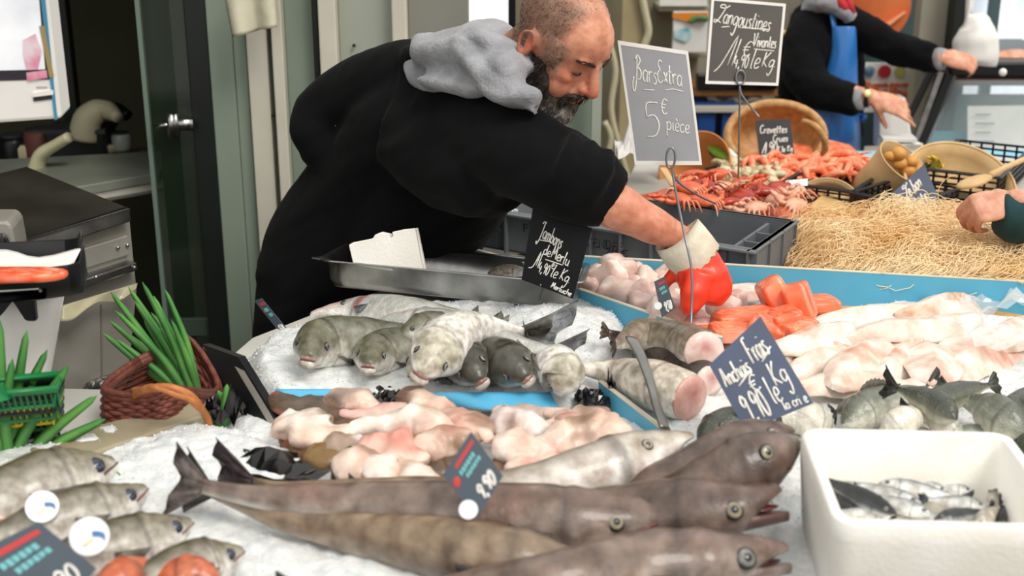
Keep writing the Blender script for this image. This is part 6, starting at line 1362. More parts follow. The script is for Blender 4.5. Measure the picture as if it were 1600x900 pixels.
tp = [(172, 455), (186, 470), (170, 500), (182, 530), (200, 448), (222, 440), (240, 462), (258, 452), (210, 470), (160, 520), (268, 500), (225, 500), (196, 520), (250, 510), (236, 488), (180, 485)]
palm('fan of narrow green leaves standing in the brown wicker basket', py(312, 645, 2.16), [py(u, v, Y + .02*((i*7) % 5 - 2)) for i, (u, v) in enumerate(tp)], .0075, 3)
palm('broad green leaf fan at the left edge in front of the baskets', py(5, 760, 1.86), [py(u, v, 1.86 + .012*((i*5) % 4)) for i, (u, v) in enumerate(((-30, 500), (0, 500), (42, 516), (74, 546), (108, 570), (152, 618), (165, 655), (-50, 560), (20, 560)))], .0105, 8)
palm('dark leafy sprig under the black edge-on sign', py(350, 700, 2.0), [py(u, v, 2.0 + .01*((i*5) % 4)) for i, (u, v) in enumerate(((330, 650), (345, 640), (362, 655), (372, 680), (320, 680), (385, 705), (310, 700), (400, 715), (355, 600), (340, 610)))], .009, 11)
palm('small green sprig between the silver fish at the left', py(165, 765, 1.75), [py(u, v, 1.75) for u, v in ((188, 742), (180, 738), (195, 752))], .004, 13)
scrap('bunched dark film with orange glints behind the edge-on sign', 355, 660, .07, 21, .03, st=(1, 1, 1.2))
# ============================================================ BACK ROOM behind the glass door
def backroom():
    Y = 3.75; P = lambda u, v, dy=0: py(u, v, Y+dy); zt_ = P(120, 275).z
    root = empty('work_table', V((P(60, 300).x, Y, 0)), 'steel work table in the dark back room behind the machine', 'table')
    a, b = P(-80, 300), P(248, 268); z = b.z; pts = [V((pz(-80, 305, z).x, pz(-80, 305, z).y, z)), pz(120, 292, z), pz(248, 270, z), pz(246, 262, z)+V((0, .25, 0)), pz(-80, 280, z)+V((0, .25, 0))]
    MB().quadprism(pts[::-1], .03, V((0, 0, 1))).build('tabletop', mat('table_grey', '#8f9488', .35, metal=.3, c2='#7d8277', ns=5), root, bevel=.003)
    for u, v in ((118, 300), (250, 280), (222, 275)):
        p = pz(u, v, z-.02); MB().box((p.x-.01, p.y+(.03 if u != 222 else .2), z/2-.01), (.03, .03, z-.02)).build('leg', M_('steel_satin'), root)
    p0, p1 = pz(118, 300, z), pz(248, 278, z); MB().tube([p0-V((0, -.03, .035)), p1-V((0, -.03, .035))], .014, 8).build('rail', M_('steel_satin'), root)
    zs_ = P(120, 250, .4).z; s = MB().quadprism([py(-60, 278, 4.1), py(242, 236, 4.35), py(242, 228, 4.6), py(-60, 262, 4.45)], .025, V((0, 0, 1))).build('wooden_shelf', M_('wood')); tag(s, 'narrow orange-brown wooden shelf in the back room', 'shelf')
    br_ = MB(); br_.tube([py(224, 236, 4.4), py(226, 300, 4.4)], .015, 8); br_.build('bracket', M_('steel_satin'), s)
    cream = mat('cream_plastic', '#c6c0a0', .4, c2='#b2ac8c', ns=5)
    r = empty('slicer', P(60, 280, .05), 'cream slicer arm bent like an elbow standing on the steel table', 'kitchen tool')
    MB().tube([P(-30, 283, .08), P(30, 283, .08), P(54, 270, .06), P(64, 242, .05), P(88, 226, .04), P(108, 214, .03)], [(.028, .02), (.03, .022), (.034, .024), (.03, .02), (.024, .017), (.02, .016)], 12, smooth=4).build('arm', cream, r, smooth=True)
    r = empty('mixer_arch', py(150, 225, 4.25), 'cream curved machine arch on the wooden shelf', 'kitchen machine')
    MB().tube([py(132, 218, 4.25), py(136, 190, 4.25), py(150, 175, 4.25), py(168, 172, 4.25), py(184, 184, 4.2)], [(.055, .04), (.05, .04), (.042, .035), (.032, .03), (.018, .02)], 14, smooth=4, up=(0, -1, 0)).build('arch', cream, r, smooth=True)
    MB().tube([py(150, 172, 4.32), py(180, 168, 4.32), py(200, 182, 4.3)], .02, 10, smooth=4).build('hose', M_('black_plastic'), r, smooth=True)
    for i, (u, v, w, h, m, l) in enumerate([(128, 222, .20, .10, 'black_plastic', 'dark crate on the wooden shelf under the arch'), (62, 228, .10, .11, 'mug_red', 'dull red tin at the left on the wooden shelf'), (22, 240, .10, .12, 'black_plastic', 'dark jar left of the red tin'), (190, 222, .07, .06, 'glass_jar', 'small glass jar on the shelf, right'), (168, 230, .09, .03, 'cream_plastic', 'cream dish on the shelf beside the glass jar'), (38, 240, .08, .07, 'cream_plastic', 'cream bowl in front of the red tin')]):
        mat('mug_red', '#6b4038', .6); mat('glass_jar', '#9aa39a', .15)
        p = py(u, v, 4.3); rr = empty('container', p - V((0, 0, h/2)), l, 'container', 'containers on the back room shelf')
        if i in (0,): MB().box(p, (w, .14, h)).build('body', M_(m), rr, bevel=.006); MB().box(p + V((0, 0, h/2)), (w*1.06, .15, .015)).build('rim', M_('slate'), rr)
        else:
            MB().loft([[p + V((w/2*k*cos(2*pi*j/18), w/2*k*sin(2*pi*j/18), zz*h)) for j in range(18)] for k, zz in ((.8, -.5), (1, -.3), (1, .35), (.85, .5))]).build('body', M_(m), rr, smooth=True); MB().tube([p + V((0, 0, h*.5)), p + V((0, 0, h*.58))], w*.4, 16).build('lid', M_('slate'), rr)
    bn = py(120, 275, 4.0); r = empty('yellow_bundle', bn, 'dull yellow bundle lying behind the steel table', 'bundle'); MB().ell(bn, (.16, .08, .045), nz=.02, seed=3).build('cloth', mat('bundle_y', '#8f8746', .8, c2='#757038', ns=12), r, smooth=True)
backroom()
# cloth hanging at the top
def cloth():
    A = [py(u, -45, 3.38) for u in (340, 380, 425)]; B = [py(366, 57, 3.38), py(392, 50, 3.36), py(412, 42, 3.37), py(431, 38, 3.38)]
    vs = []; fs = []; n, m = 16, 14; up_ = lambda t: py(345+80*t, -45, 3.38)
    for i in range(n+1):
        for j in range(m+1):
            s, t = i/n, j/m; a = up_(t); b = py(366+66*t, 57-16*t-6*(1 if t > .7 else 0)*0, 3.38); p = a.lerp(b, s) + V((0, -.02*sin(t*9)*(s*.6+.4), 0)); vs.append(p)
    for i in range(n):
        for j in range(m): q = i*(m+1)+j; fs.append((q, q+1, q+m+2, q+m+1))
    o = MB().add(vs, fs).build('hanging_cloth', mat('cloth_cream', '#cfcab4', .9, c2='#b3b496', ns=9, thr=(.5, .62), bump=.3, bs=60), smooth=True); md = o.modifiers.new('s', 'SOLIDIFY'); md.thickness = .006; tag(o, 'cream cloth with faint green stain hanging on the kiosk frame', 'cloth')
    k = MB().tube([py(388, -60, 3.46), py(388, -45, 3.40)], .008, 8).build('hook', M_('steel'), o)
cloth()
# ============================================================ GREY CRATE behind the blue board
mat('crate_grey', '#73777a', .45, c2='#686c70', ns=6, bump=.1, bs=50); mat('crate_dark', '#33363a', .5, c2='#2b2e31', ns=6); mat('crate_black', '#17181b', .4, c2='#1f2023', ns=8); mat('ink', '#17181a', .6)
def crate(label, O, X_, w, d, h, m, ribs=0, name='fish_crate', th=.012, group=None, holes=0, flange=.018, catg='crate'):
    X_ = V(X_).normalized(); Y_ = V((-X_.y, X_.x, 0)); Y_ = Y_ if Y_.y > 0 else -Y_; O = V(O)
    root = empty(name, O + X_*w/2 + Y_*d/2, label, catg, group); Z = V((0, 0, 1))
    def wall(mb, p, u, ln, n, hh=h, holes_=holes):
        if not holes_: mb.quadprism([p, p+u*ln, p+u*ln+Z*hh, p+Z*hh], th, -n if False else n); return
        k = int(ln/.03); 
        for zz in (.0, .28, .5, .72, .94): mb.quadprism([p+Z*hh*zz, p+u*ln+Z*hh*zz, p+u*ln+Z*(hh*zz+hh*.07), p+Z*(hh*zz+hh*.07)], th, n)
        for i in range(k+1): q = p + u*(ln*i/k) - u*.003; mb.quadprism([q, q+u*.006, q+u*.006+Z*hh, q+Z*hh], th, n)
    mb = MB(); wall(mb, O, X_, w, -Y_); wall(mb, O+Y_*d, X_, w, -Y_); wall(mb, O, Y_, d, -X_); wall(mb, O+X_*w, Y_, d, -X_)
    mb.quadprism([O, O+X_*w, O+X_*w+Y_*d, O+Y_*d], .006, -Z); mb.build('shell', M_(m), root)
    f = MB(); t = O + Z*h
    for a, b, c, e_ in ((-flange, -flange, w+flange, 0), (-flange, d, w+flange, d+flange), (-flange, 0, 0, d), (w, 0, w+flange, d)):
        f.quadprism([t+X_*a+Y_*b, t+X_*c+Y_*b, t+X_*c+Y_*e_, t+X_*a+Y_*e_], .006, Z)
    f.build('rim', M_(m), root, bevel=.0015)
    if ribs:
        r_ = MB(); k = int(w/ribs)
        for i in range(k+1): q = O + X_*(w*i/k) - Y_*flange*.4; r_.box(q + Z*h*.5, (.005, flange*1.0, h), Matrix.Rotation(math.atan2(X_.y, X_.x), 3, 'Z'))
        k = int(d/ribs)
        for i in range(k+1): q = O + X_*(w+flange*.5) + Y_*(d*i/k); r_.box(q + Z*h*.5, (flange, .005, h), Matrix.Rotation(math.atan2(X_.y, X_.x), 3, 'Z'))
        r_.build('ribs', M_(m), root)
    return root, X_, Y_
nr, nl = pz(1172, 386, 1.04), pz(752, 322, 1.04); X_ = (nr-nl); w_ = X_.length
gc, gx, gy = crate('long grey plastic fish crate behind the blue board, stamped Vendee 2015', V((nl.x, nl.y, ZT+.005)), X_, w_, .27, .10, 'crate_grey', ribs=.07)
fc = lambda x, y: V((nl.x, nl.y, 0)) + gx*x + V((0, 0, y)) - gy*.0135
def stamp(txt, u, v, h, wd, m='ink'):
    base = pn(u, v, V((nl.x, nl.y, 1))-gy*.0135, gy); mb = MB(); st, tw = strokes(txt)
    for s in st: mb.tube([base + gx*((a-b*.18)/tw*wd) + V((0, 0, b*h)) - gy*.001 for a, b in s], .0016, 4)
    mb.build('stamped_lettering', M_(m), gc)
stamp('VENDEE', 916, 384, .022, .10); stamp('2015', 946, 397, .017, .06); stamp('P', 818, 362, .020, .014); stamp('PORT', 760, 358, .02, .055)
MB().box(V((nr.x, nr.y, 1.0)) + gy*.13 - gx*.05, (.008, .26, .05), Matrix.Rotation(math.atan2(gx.y, gx.x), 3, 'Z')).build('inner_step', M_('crate_grey'), gc)
for k in (.09, .17): MB().box(V((nr.x, nr.y, 1.0)) + gy*k - gx*.025, (.05, .006, .05), Matrix.Rotation(math.atan2(gx.y, gx.x), 3, 'Z')).build('inner_step', M_('crate_grey'), gc)
# clear bag by the tray
mat('film', '#eef2f0', .08, alpha=.45, c2='#dfe4e0', ns=14, coat=.5, bump=.4, bs=30); mat('film_clear', '#f2f6f6', .05, alpha=.22, coat=.8, bump=.6, bs=26)
scrap('crumpled clear plastic bag lying over the board behind the steel tray', 775, 384, .11, 31, .09, 'film', 'plastic_bag', 'plastic bag', None, (1.0, 1.1, .7))
scrap('clear plastic wrap hanging over the blue board at the right', 1548, 490, .13, 35, .03, 'film_clear', 'plastic_wrap', 'plastic wrap', None, (1.3, .9, .7))
scrap('sheet of clear plastic over the fillet at the right edge', 1575, 565, .15, 39, .06, 'film_clear', 'plastic_wrap', 'plastic wrap', None, (1.2, 1.0, .35))
# ============================================================ STRAW HEAP
mat('straw', '#f8e4bb', .6, c2='#ecc68c', ns=6); mat('straw_core', '#dba965', .8, c2='#c48a48', ns=20, bump=.6, bs=60)
def straw():
    rg = random.Random(5); Y0, Y1 = 2.76, 3.3
    x_lo = lambda y: py(1182, 400, 2.95).x - .03
    def hz(x, y):
        a = py(1180, 400, 2.95).x; x0, x1 = a, 2.1; t = (x-x0)/(1.35-x0)
        e = sstep(0, .3, (x-x0)/.5)*sstep(0, .05, y-Y0+.05)*sstep(0, .2, Y1-y)
        pk_ = exp(-((x-1.0)/.34)**2); pk2 = .62*exp(-((x-1.55)/.4)**2)
        return ZT + e*(.035 + .072*max(pk_, pk2)*(.55+.45*sstep(Y0, Y0+.35, y)) + .03*MN.noise(V((x*9, y*9, 0))))
    mb = MB(); nx, ny = 70, 36; xs = [.62 + i*(2.0-.62)/nx for i in range(nx+1)]; ys = [Y0-.04 + j*(Y1-Y0+.04)/ny for j in range(ny+1)]
    mb.add([(x, y, hz(x, y)-.008) for x in xs for y in ys], [(i*(ny+1)+j, (i+1)*(ny+1)+j, (i+1)*(ny+1)+j+1, i*(ny+1)+j+1) for i in range(nx) for j in range(ny)])
    warp = lambda q: V((q[0], q[1] - max(0, .2*(q[0]-.145)-.012)*max(0, min(1, 1-(q[1]-Y0)/(Y1-Y0))), q[2]))
    mb.v = [warp(q) for q in mb.v]
    o = mb.build('straw_heap', M_('straw_core'), smooth=True); tag(o, 'heap of curly yellow wood straw behind the blue board', 'straw', kind='stuff')
    cu = bpy.data.curves.new('strands', 'CURVE'); cu.dimensions = '3D'; cu.bevel_depth = .0009; cu.bevel_resolution = 0; cu.use_fill_caps = False
    for k in range(7000):
        x = rg.uniform(.66, 1.98); y = rg.uniform(Y0-.02, Y1-.05); 
        if rg.random() > .5 and y > Y0+.35: continue
        if x < x_lo(y): continue
        a = rg.uniform(0, 6.28); r = rg.uniform(.012, .042); ln = rg.uniform(2, 5.5); n = 8; lift = rg.uniform(-.004, .014); tz = rg.uniform(-1.7, 1.7); pts = []
        for i in range(n):
            t = i/(n-1); b = a + ln*t; px, py__ = x + r*cos(b) + .02*t*cos(a*3), y + r*.7*sin(b); pts.append((px, py__, max(hz(px, max(Y0-.01, py__)), ZT+.01) + lift + tz*r*.45*sin(b) + .004*sin(9*t+a)))
        s = cu.splines.new('POLY'); s.points.add(n-1)
        for i, p in enumerate(pts): s.points[i].co = (*p, 1)
    for k in range(2600):
        x = rg.uniform(.70, 1.98); y = rg.uniform(Y0-.035, Y0+.14); a = rg.uniform(0, 6.28); r = rg.uniform(.012, .036); ln = rg.uniform(2, 5); pts = []
        for i in range(8):
            t = i/7; b = a+ln*t; yy = max(Y0-.03, y+r*.6*sin(b)); pts.append((x+r*cos(b), yy, max(hz(x+r*cos(b), max(Y0, yy)), ZT+.03) + .006 + .7*r*sin(b*1.1+1)))
        s = cu.splines.new('POLY'); s.points.add(7)
        for i, p in enumerate(pts): s.points[i].co = (*p, 1)
    for (u, v) in ((1230, 445), (1345, 470), (1490, 460), (1450, 470), (1425, 300), (1480, 290), (1390, 312), (1540, 300), (1120, 335)):
        s = cu.splines.new('POLY'); p0 = py(u, v, 2.84 if v > 400 else 3.1); s.points.add(11); r = rg.uniform(.02, .045); a = rg.uniform(0, 6.28)
        for i in range(12): b = a+rg.uniform(.28, .3)*i*1.2; s.points[i].co = (p0.x + r*cos(b), p0.y - .004, p0.z + r*sin(b), 1)
    
    for s in cu.splines:
        for p in s.points: p.co = (*warp(p.co[:3]), 1)
    oc = bpy.data.objects.new('strands', cu); COL.objects.link(oc); cu.materials.append(M_('straw')); me = bpy.data.meshes.new_from_object(oc.evaluated_get(bpy.context.evaluated_depsgraph_get())); bpy.data.objects.remove(oc)
    c = link_mesh('strands', me, M_('straw'), o); c['kind'] = 'stuff'
straw()
# ============================================================ FAR GOODS
for i, (a, b, d_, l) in enumerate(((930, 1600, 3.5, ''),)): pass
mat('far_blue', '#7cc0d6', .4)
o = MB().quadprism([py(1225, 238, 4.12), py(1640, 234, 4.12), py(1640, 254, 4.10), py(1225, 256, 4.10)], .01, V((0, -1, 0))).build('divider_board', M_('far_blue')); tag(o, 'light blue board at the far edge of the counter', 'divider', 'blue dividing boards')
# crabs
mat('crab_shell', '#cf4a26', .35, c2='#e07a4c', ns=22, bump=.4, bs=50, coat=.3); mat('crab_pale', '#e3b59a', .4, c2='#cf7d55', ns=26, bump=.3, bs=60, coat=.2); mat('crab_dark', '#b5351c', .35, c2='#8f2a1a', ns=20, coat=.3)
def crab(label, p, s, rz, m, tilt=0):
    root = empty('crab', p, label, 'crab', 'orange crabs behind the grey crate'); M = Matrix.Rotation(rz, 3, 'Z') @ Matrix.Rotation(tilt, 3, 'X'); T = lambda x, y, z: p + M @ V((x*s, y*s, z*s))
    MB().ell(T(0, 0, .35), (.74*s, .55*s, .30*s), M, 16, 10, nz=.05*s, seed=rz*9).build('carapace', M_(m), root, smooth=True)
    for sg in (1, -1):
        mb = MB(); mb.tube([T(.3*sg, -.35, .3), T(.62*sg, -.62, .3), T(.5*sg, -.95, .36)], [.10*s, .12*s, .15*s], 9, smooth=3); mb.ell(T(.42*sg, -1.12, .36), (.17*s, .24*s, .12*s), M, 12, 8); mb.tube([T(.34*sg, -1.25, .36), T(.28*sg, -1.5, .38)], [.08*s, .02*s], 7); mb.tube([T(.5*sg, -1.25, .38), T(.44*sg, -1.5, .4)], [.08*s, .02*s], 7); mb.build('claw', M_(m), root, smooth=True)
        for k in range(4):
            y = -.15+.17*k; mb = MB(); mb.tube([T(.45*sg, y, .3), T(.72*sg, y+.05*k, .42), T(.9*sg, y+.10*k, .18), T(.98*sg, y+.14*k, -.05)], [.07*s, .065*s, .05*s, .02*s], 7, smooth=3); mb.build('leg', M_('crab_pale' if k % 2 else m), root, smooth=True)
cr_spots = [(1075, 300, 3.15), (1100, 296, 3.2), (1130, 300, 3.25), (1160, 292, 3.35), (1190, 305, 3.25), (1215, 318, 3.2), (1100, 320, 3.08), (1140, 325, 3.1), (1180, 332, 3.05), (1120, 278, 3.45), (1215, 300, 3.35), (1245, 306, 3.3), (1060, 318, 3.05), (1160, 312, 3.2), (1240, 326, 3.15), (1085, 280, 3.4)]
wl = ['leftmost in front of the wooden bowl', 'beside the Bars sign foot', 'left of the Langoustines wire stem', 'behind the Langoustines wire stem', 'right of the wire stem', 'near the straw heap', 'in front row at the left', 'in front row, second', 'in front row, third from left', 'top of the heap at the back', 'next to the white label', 'at the back right of the heap', 'lowest left against the grey crate', 'in the middle of the heap', 'beside the paper cone', 'back left corner under the leek']
for i, (u, v, Yy) in enumerate(cr_spots):
    p = py(u, v+4, Yy); crab('orange-red crab ' + wl[i], p, .052, rnd(0, 6.28), ('crab_shell', 'crab_dark', 'crab_pale')[i % 3], rnd(-.5, .5))
mb = MB(); ps = [V((.30, 2.98, 0)), V((.88, 2.86, 0)), V((.95, 3.6, 0)), V((.35, 3.65, 0))]
def mound(name, label, catg, m, x0, x1, y0, y1, zb, h, step=24, kind='stuff'):
    mb = MB(); n = step
    def z(x, y): s, t = (x-x0)/(x1-x0), (y-y0)/(y1-y0); e = min(1, 4*s, 4*(1-s))*min(1, 4*t, 4*(1-t)); return zb + h*e**.6*(.75+.5*MN.noise(V((x*9, y*9, 0)))) 
    mb.add([(x0+(x1-x0)*i/n, y0+(y1-y0)*j/n, z(x0+(x1-x0)*i/n, y0+(y1-y0)*j/n)) for i in range(n+1) for j in range(n+1)], [(i*(n+1)+j, (i+1)*(n+1)+j, (i+1)*(n+1)+j+1, i*(n+1)+j+1) for i in range(n) for j in range(n)])
    o = mb.build(name, M_(m), smooth=True); tag(o, label, catg, kind=kind); return z
mound('shell_bed', 'bed of broken orange shell and legs under the crabs', 'shellfish', 'crab_shell', .34, .84, 3.16, 3.6, ZT, .07)
rgc = random.Random(8)
# crates row : clams, whelks, shrimps
def place_crate(label, u0, v0, u1, v1, d, h, z, m='crate_black', **k):
    a, b = pz(u0, v0, z+h), pz(u1, v1, z+h); return crate(label, V((a.x, a.y, z)), b-a, (b-a).length, d, h, m, name='black_crate', group='black mesh crates of shellfish', holes=1, flange=.01, th=.006, **k)
place_crate('black crate of pale clams behind the crabs', 1108, 262, 1216, 290, .30, .05, ZT+.005)
place_crate('black crate of shrimps behind the white label', 1224, 284, 1330, 298, .30, .06, ZT+.005)
place_crate('black mesh crate in front of the wooden potato bowl', 1334, 300, 1424, 318, .25, .06, ZT+.005)
place_crate('black crate with rounded corner at the right behind the wooden spoon', 1440, 262, 1560, 276, .45, .08, ZT+.01)
# clams
mat('clam', '#c9b48a', .4, c2='#8f7f58', ns=40); mat('clam_pale', '#ddd2b4', .4, c2='#b5a884', ns=40)
def clam_mesh():
    mb = MB(); mb.ell((0, 0, .008), (.019, .015, .010), nu=12, nv=8); mb.v = [v + V((0, 0, .0006*sin(v.y*900))) for v in mb.v]; return mb
c0_ = clam_mesh().build('clam', M_('clam'), smooth=True); c1_ = clam_mesh().build('clam', M_('clam_pale'), smooth=True); k = 0
for o in (c0_, c1_): tag(o, 'small ribbed clam in the black crate behind the crabs', 'clam', 'clams in the black crate')
spots = [(u, v) for v in (256, 263, 270, 277) for u in range(1122, 1216, 8)] + [(u, 288) for u in range(1130, 1200, 9)]
for i, (u, v) in enumerate(spots):
    src = (c0_, c1_)[i % 2]; o = src if i < 2 else src.copy()
    if i >= 2: COL.objects.link(o)
    o.location = pz(u + rgc.uniform(-3, 3) + (v-256)*.3, v + rgc.uniform(-2, 2), ZT+.055 if v < 286 else ZT+.06); o.rotation_euler = (rgc.uniform(-.8, .8), rgc.uniform(-.8, .8), rgc.uniform(0, 6)); o.scale = (rgc.uniform(.9, 1.25),)*3
# shrimps / langoustines
mat('shrimp', '#e8602f', .35, c2='#f0a078', ns=40, coat=.25)
def shrimp(loc):
    r = empty('langoustine', loc, 'pink-orange langoustine curled in the heap before the round wicker basket', 'langoustine', 'langoustines in the far crate'); loc = V(loc)
    pts = [loc + V((.055*cos(a), 0, .03+.035*sin(a))) for a in [R_(x) for x in (200, 160, 120, 80, 40, 0, -30)]]
    MB().tube(pts, [.006, .014, .016, .015, .012, .009, .006], 9, smooth=3).build('body', M_('shrimp'), r, smooth=True)
    m = MB()
    for k in range(-2, 3): m.quadprism([pts[-1] + V((0, .002*k, 0)), pts[-1]+V((.004, .003+.006*k, -.02)), pts[-1]+V((-.004, .006*k-.003, -.022))], .001, V((1, 0, 0)))
    m.build('tail_fan', M_('shrimp'), r); m = MB()
    for s in (1, -1): m.tube([pts[0], pts[0]+V((-.03, s*.015, .01)), pts[0]+V((-.07, s*.02, .0))], [.004, .005, .002], 6, smooth=2)
    m.build('claws', M_('shrimp'), r, smooth=True); return r
s0 = shrimp((0, 0, 0)); k = 0
for v0_ in range(266, 302, 6):
    for u in range(1172, 1350, 13):
        if v0_ > 284 and u > 1285: continue
        if v0_ > 276 and u < 1222: continue
        o = s0 if k == 0 else copy_tree(s0); k += 1; vv = v0_ + rgc.uniform(-3, 3) + max(0, (u-1250))*.0
        o.location = pz(u + rgc.uniform(-5, 5), vv, ZT+.01+.0010*(302-v0_)); o.rotation_euler = (rgc.uniform(-1, 1), rgc.uniform(-.6, .6), rgc.uniform(0, 6.28)); o.scale = (rgc.uniform(.6, .8),)*3
mound('langoustine_bed', 'orange bed of langoustines too tangled to count under the heap', 'shellfish', 'shrimp', pz(1170, 280, ZT).x, pz(1370, 262, ZT).x, 3.9, 4.3, ZT, .05)
scrap('bunched black plastic liner at the front of the langoustine heap', 1310, 282, .20, 43, .04, st=(1.3, .8, .4)); scrap('bunched black plastic beside the sign in the round basket', 1172, 232, .12, 47, .08, st=(1, 1, .9))
lab = MB().quadprism([py(1228, 282, 3.45), py(1262, 279, 3.45), py(1262, 290, 3.42), py(1228, 293, 3.42)], .004, V((0, -1, .3))).build('white_label', M_('paper')); tag(lab, 'blank white label clipped to the black crate behind the crabs', 'label')
# baskets and bowls
def oval_basket():
    root = empty('wicker_basket', py(1210, 244, 4.0), 'round shallow wicker basket standing on edge behind the langoustines', 'basket'); n = 40; c = py(1209, 216, 4.02); M = Matrix.Rotation(R_(-62), 3, 'X') @ Matrix.Rotation(0, 3, 'Z'); k = mpp(c)
    rg_ = []
    for r, z in ((.05, .06), (.3, .066), (.55, .062), (.75, .05), (.9, .02), (1, -.02), (1.04, -.03)): rg_.append([c + (Matrix.Rotation(R_(64), 3, 'X') @ V((r*72*k*cos(2*pi*i/n), r*50*k*sin(2*pi*i/n), -z*1.1))) for i in range(n)])
    o = MB().loft(rg_, cap=False).build('shell', M_('wicker_pale'), root, smooth=True); md = o.modifiers.new('s', 'SOLIDIFY'); md.thickness = .006
    MB().tube(rg_[-1]+[rg_[-1][0]], .014, 8, cap=False).build('rim', M_('wicker_pale'), root, smooth=True)
    weave(root, [[p.lerp(q, t) for p, q in zip(rg_[i], rg_[i+1])] for i in range(1, 5) for t in (0, .33, .66)], .004, 'wicker_pale', wr=.003)
    MB().tube([py(1255, 190, 3.95), py(1275, 198, 3.9), py(1289, 222, 3.9), py(1287, 244, 3.95)], .011, 8, smooth=4).build('handle', M_('wicker_pale'), root, smooth=True)
oval_basket()
mat('bowl_orange', '#c98446', .5, c2='#b8702f', ns=8)
def bowl(label, c, axis, R, dp, m, name='wooden_bowl', flare=1.0, catg='bowl'):
    root = empty(name, c - V((0, 0, R*.6)), label, catg); Q = V(axis).normalized().to_track_quat('Z', 'Y').to_matrix(); n = 36; rg_ = [[c + Q @ V((r*R*cos(2*pi*i/n), r*R*sin(2*pi*i/n), z*dp)) for i in range(n)] for r, z in ((.3, -1), (.70*flare, -.97), (.80*flare, -.7), (.93, -.3), (1, 0), (1.0, .02), (.96, .01), (.88, -.3), (.74*flare, -.7), (.5, -.88), (.1, -.9))]
    MB().loft(rg_).build('body', M_(m), root, smooth=True); MB().tube(rg_[5]+[rg_[5][0]], R*.03, 6, cap=False).build('rim', M_(m), root, smooth=True); return root, Q
bowl('orange-brown wooden bowl tipped behind the Bars Extra sign', py(1085, 262, 3.75), (-.5, -.65, .5), .115, .10, 'bowl_orange')
b2, Q2 = bowl('pale wooden pot holding yellow potatoes, tipped toward the sign', py(1410, 254, 3.55), (.45, -.45, .8), .078, .17, 'pale_wood', 'wooden_pot', 1.15, 'pot')
for i, (u, v) in enumerate(((1400, 262), (1418, 258), (1412, 272), (1385, 250), (1430, 272), (1398, 246))): 
    o = MB().ell(py(u+6, v-6, 3.53), (.024, .020, .018), Matrix.Rotation(i, 3, 'Z'), 14, 10, nz=.006, seed=i).build('potato', mat('potato', '#d0994e', .5, c2='#c08640', ns=18), smooth=True); tag(o, 'yellow-brown potato ' + ['in the middle of the wooden pot', 'near the right rim of the pot', 'at the lower edge of the pot', 'at the upper left in the pot', 'closest to the pot rim on the right', 'highest at the back of the pot'][i], 'potato', 'potatoes in the wooden pot')
b3, Q3 = bowl('wide shallow pale wicker bowl with a wooden spoon in it', py(1500, 285, 3.5), (.05, -.55, .85), .155, .09, 'pale_wood', 'wicker_bowl')
r = empty('wooden_spoon', py(1530, 282, 3.42), 'long pale wooden spoon resting in the wide bowl', 'spoon'); MB().tube([py(1545, 275, 3.40), py(1570, 262, 3.42), py(1612, 244, 3.5)], [.010, .008, .008], 8, smooth=3).build('handle', M_('pale_wood'), r, smooth=True); MB().ell(py(1522, 284, 3.38), (.055, .03, .012), Matrix.Rotation(.3, 3, 'Z') @ Matrix.Rotation(-.25, 3, 'Y')).build('scoop', M_('pale_wood'), r, smooth=True)
mat('herb_yellow', '#cdb436', .6)
palm('small sprig of yellow leaves between the pot and the wide bowl', py(1460, 262, 3.62), [py(u, v, 3.6) for u, v in ((1448, 245), (1455, 243), (1462, 246), (1470, 252), (1452, 256), (1474, 262))], .007, 17, 'herb_yellow')
bowl('flat round wooden board bowl half buried behind the straw', py(1290, 330, 3.45), (-.2, -.75, .6), .10, .04, 'pale_wood', 'wooden_tray', 1.2, 'tray')
b4 = MB(); b4.quadprism([py(1238, 345, 3.30), py(1292, 298, 3.45), py(1335, 305, 3.45), py(1350, 345, 3.30)], .003, V((0, -1, .4))); o = b4.build('paper_cone', mat('kraft', '#c9a56d', .7, c2='#bb9760', ns=7)); tag(o, 'folded brown paper sheet behind the left end of the straw', 'paper')
for i, (u, v) in enumerate(((1478, 322), (1490, 328), (1484, 336), (1500, 338), (1470, 334), (1508, 326))):
    r = empty('whelk', pz(u, v, ZT+.01), 'small brown striped whelk ' + ['highest of the group right of the tilted sign', 'at the centre of the group', 'below the central one', 'lowest right of the group', 'nearest the tilted sign', 'right end of the group'][i], 'whelk', 'whelks between the tilted sign and the hand'); p = pz(u, v, ZT+.03)
    MB().tube([p + V((.02, 0, 0)), p, p + V((-.03, .006, .0)), p + V((-.045, .01, .004))], [.008, .016, .011, .002], 9, smooth=4).build('shell', mat('whelk', '#6b4a32', .4, c2='#d8c6a4', ns=70), r, smooth=True)
# leek with green top, white bag, blue pen-like stalk
r = empty('leek', py(1130, 240, 3.9), 'green and white leek lying behind the clam crate', 'vegetable'); MB().tube([py(1095, 222, 3.9), py(1110, 236, 3.85), py(1125, 246, 3.8)], [.006, .010, .014], 10, smooth=3).build('leaf', mat('leek_dark', '#2f5f54', .5), r, smooth=True)
MB().tube([py(1108, 228, 3.85), py(1125, 238, 3.8), py(1140, 252, 3.75)], [(.012, .01), (.026, .014), (.014, .01)], 10, smooth=3).build('leaf', mat('leek_green', '#7db32e', .45, c2='#a5cc58', ns=10), r, smooth=True); MB().tube([py(1120, 225, 3.9), py(1140, 240, 3.85), py(1152, 254, 3.8)], [.008, .014, .014], 10, smooth=3).build('stalk', M_('white_plastic'), r, smooth=True)
scrap('white plastic bag lying behind the grey crate, left of the wooden bowl', 1003, 285, .16, 51, .12, 'white_plastic', 'plastic_bag', 'plastic bag', None, (1, 1, .9))
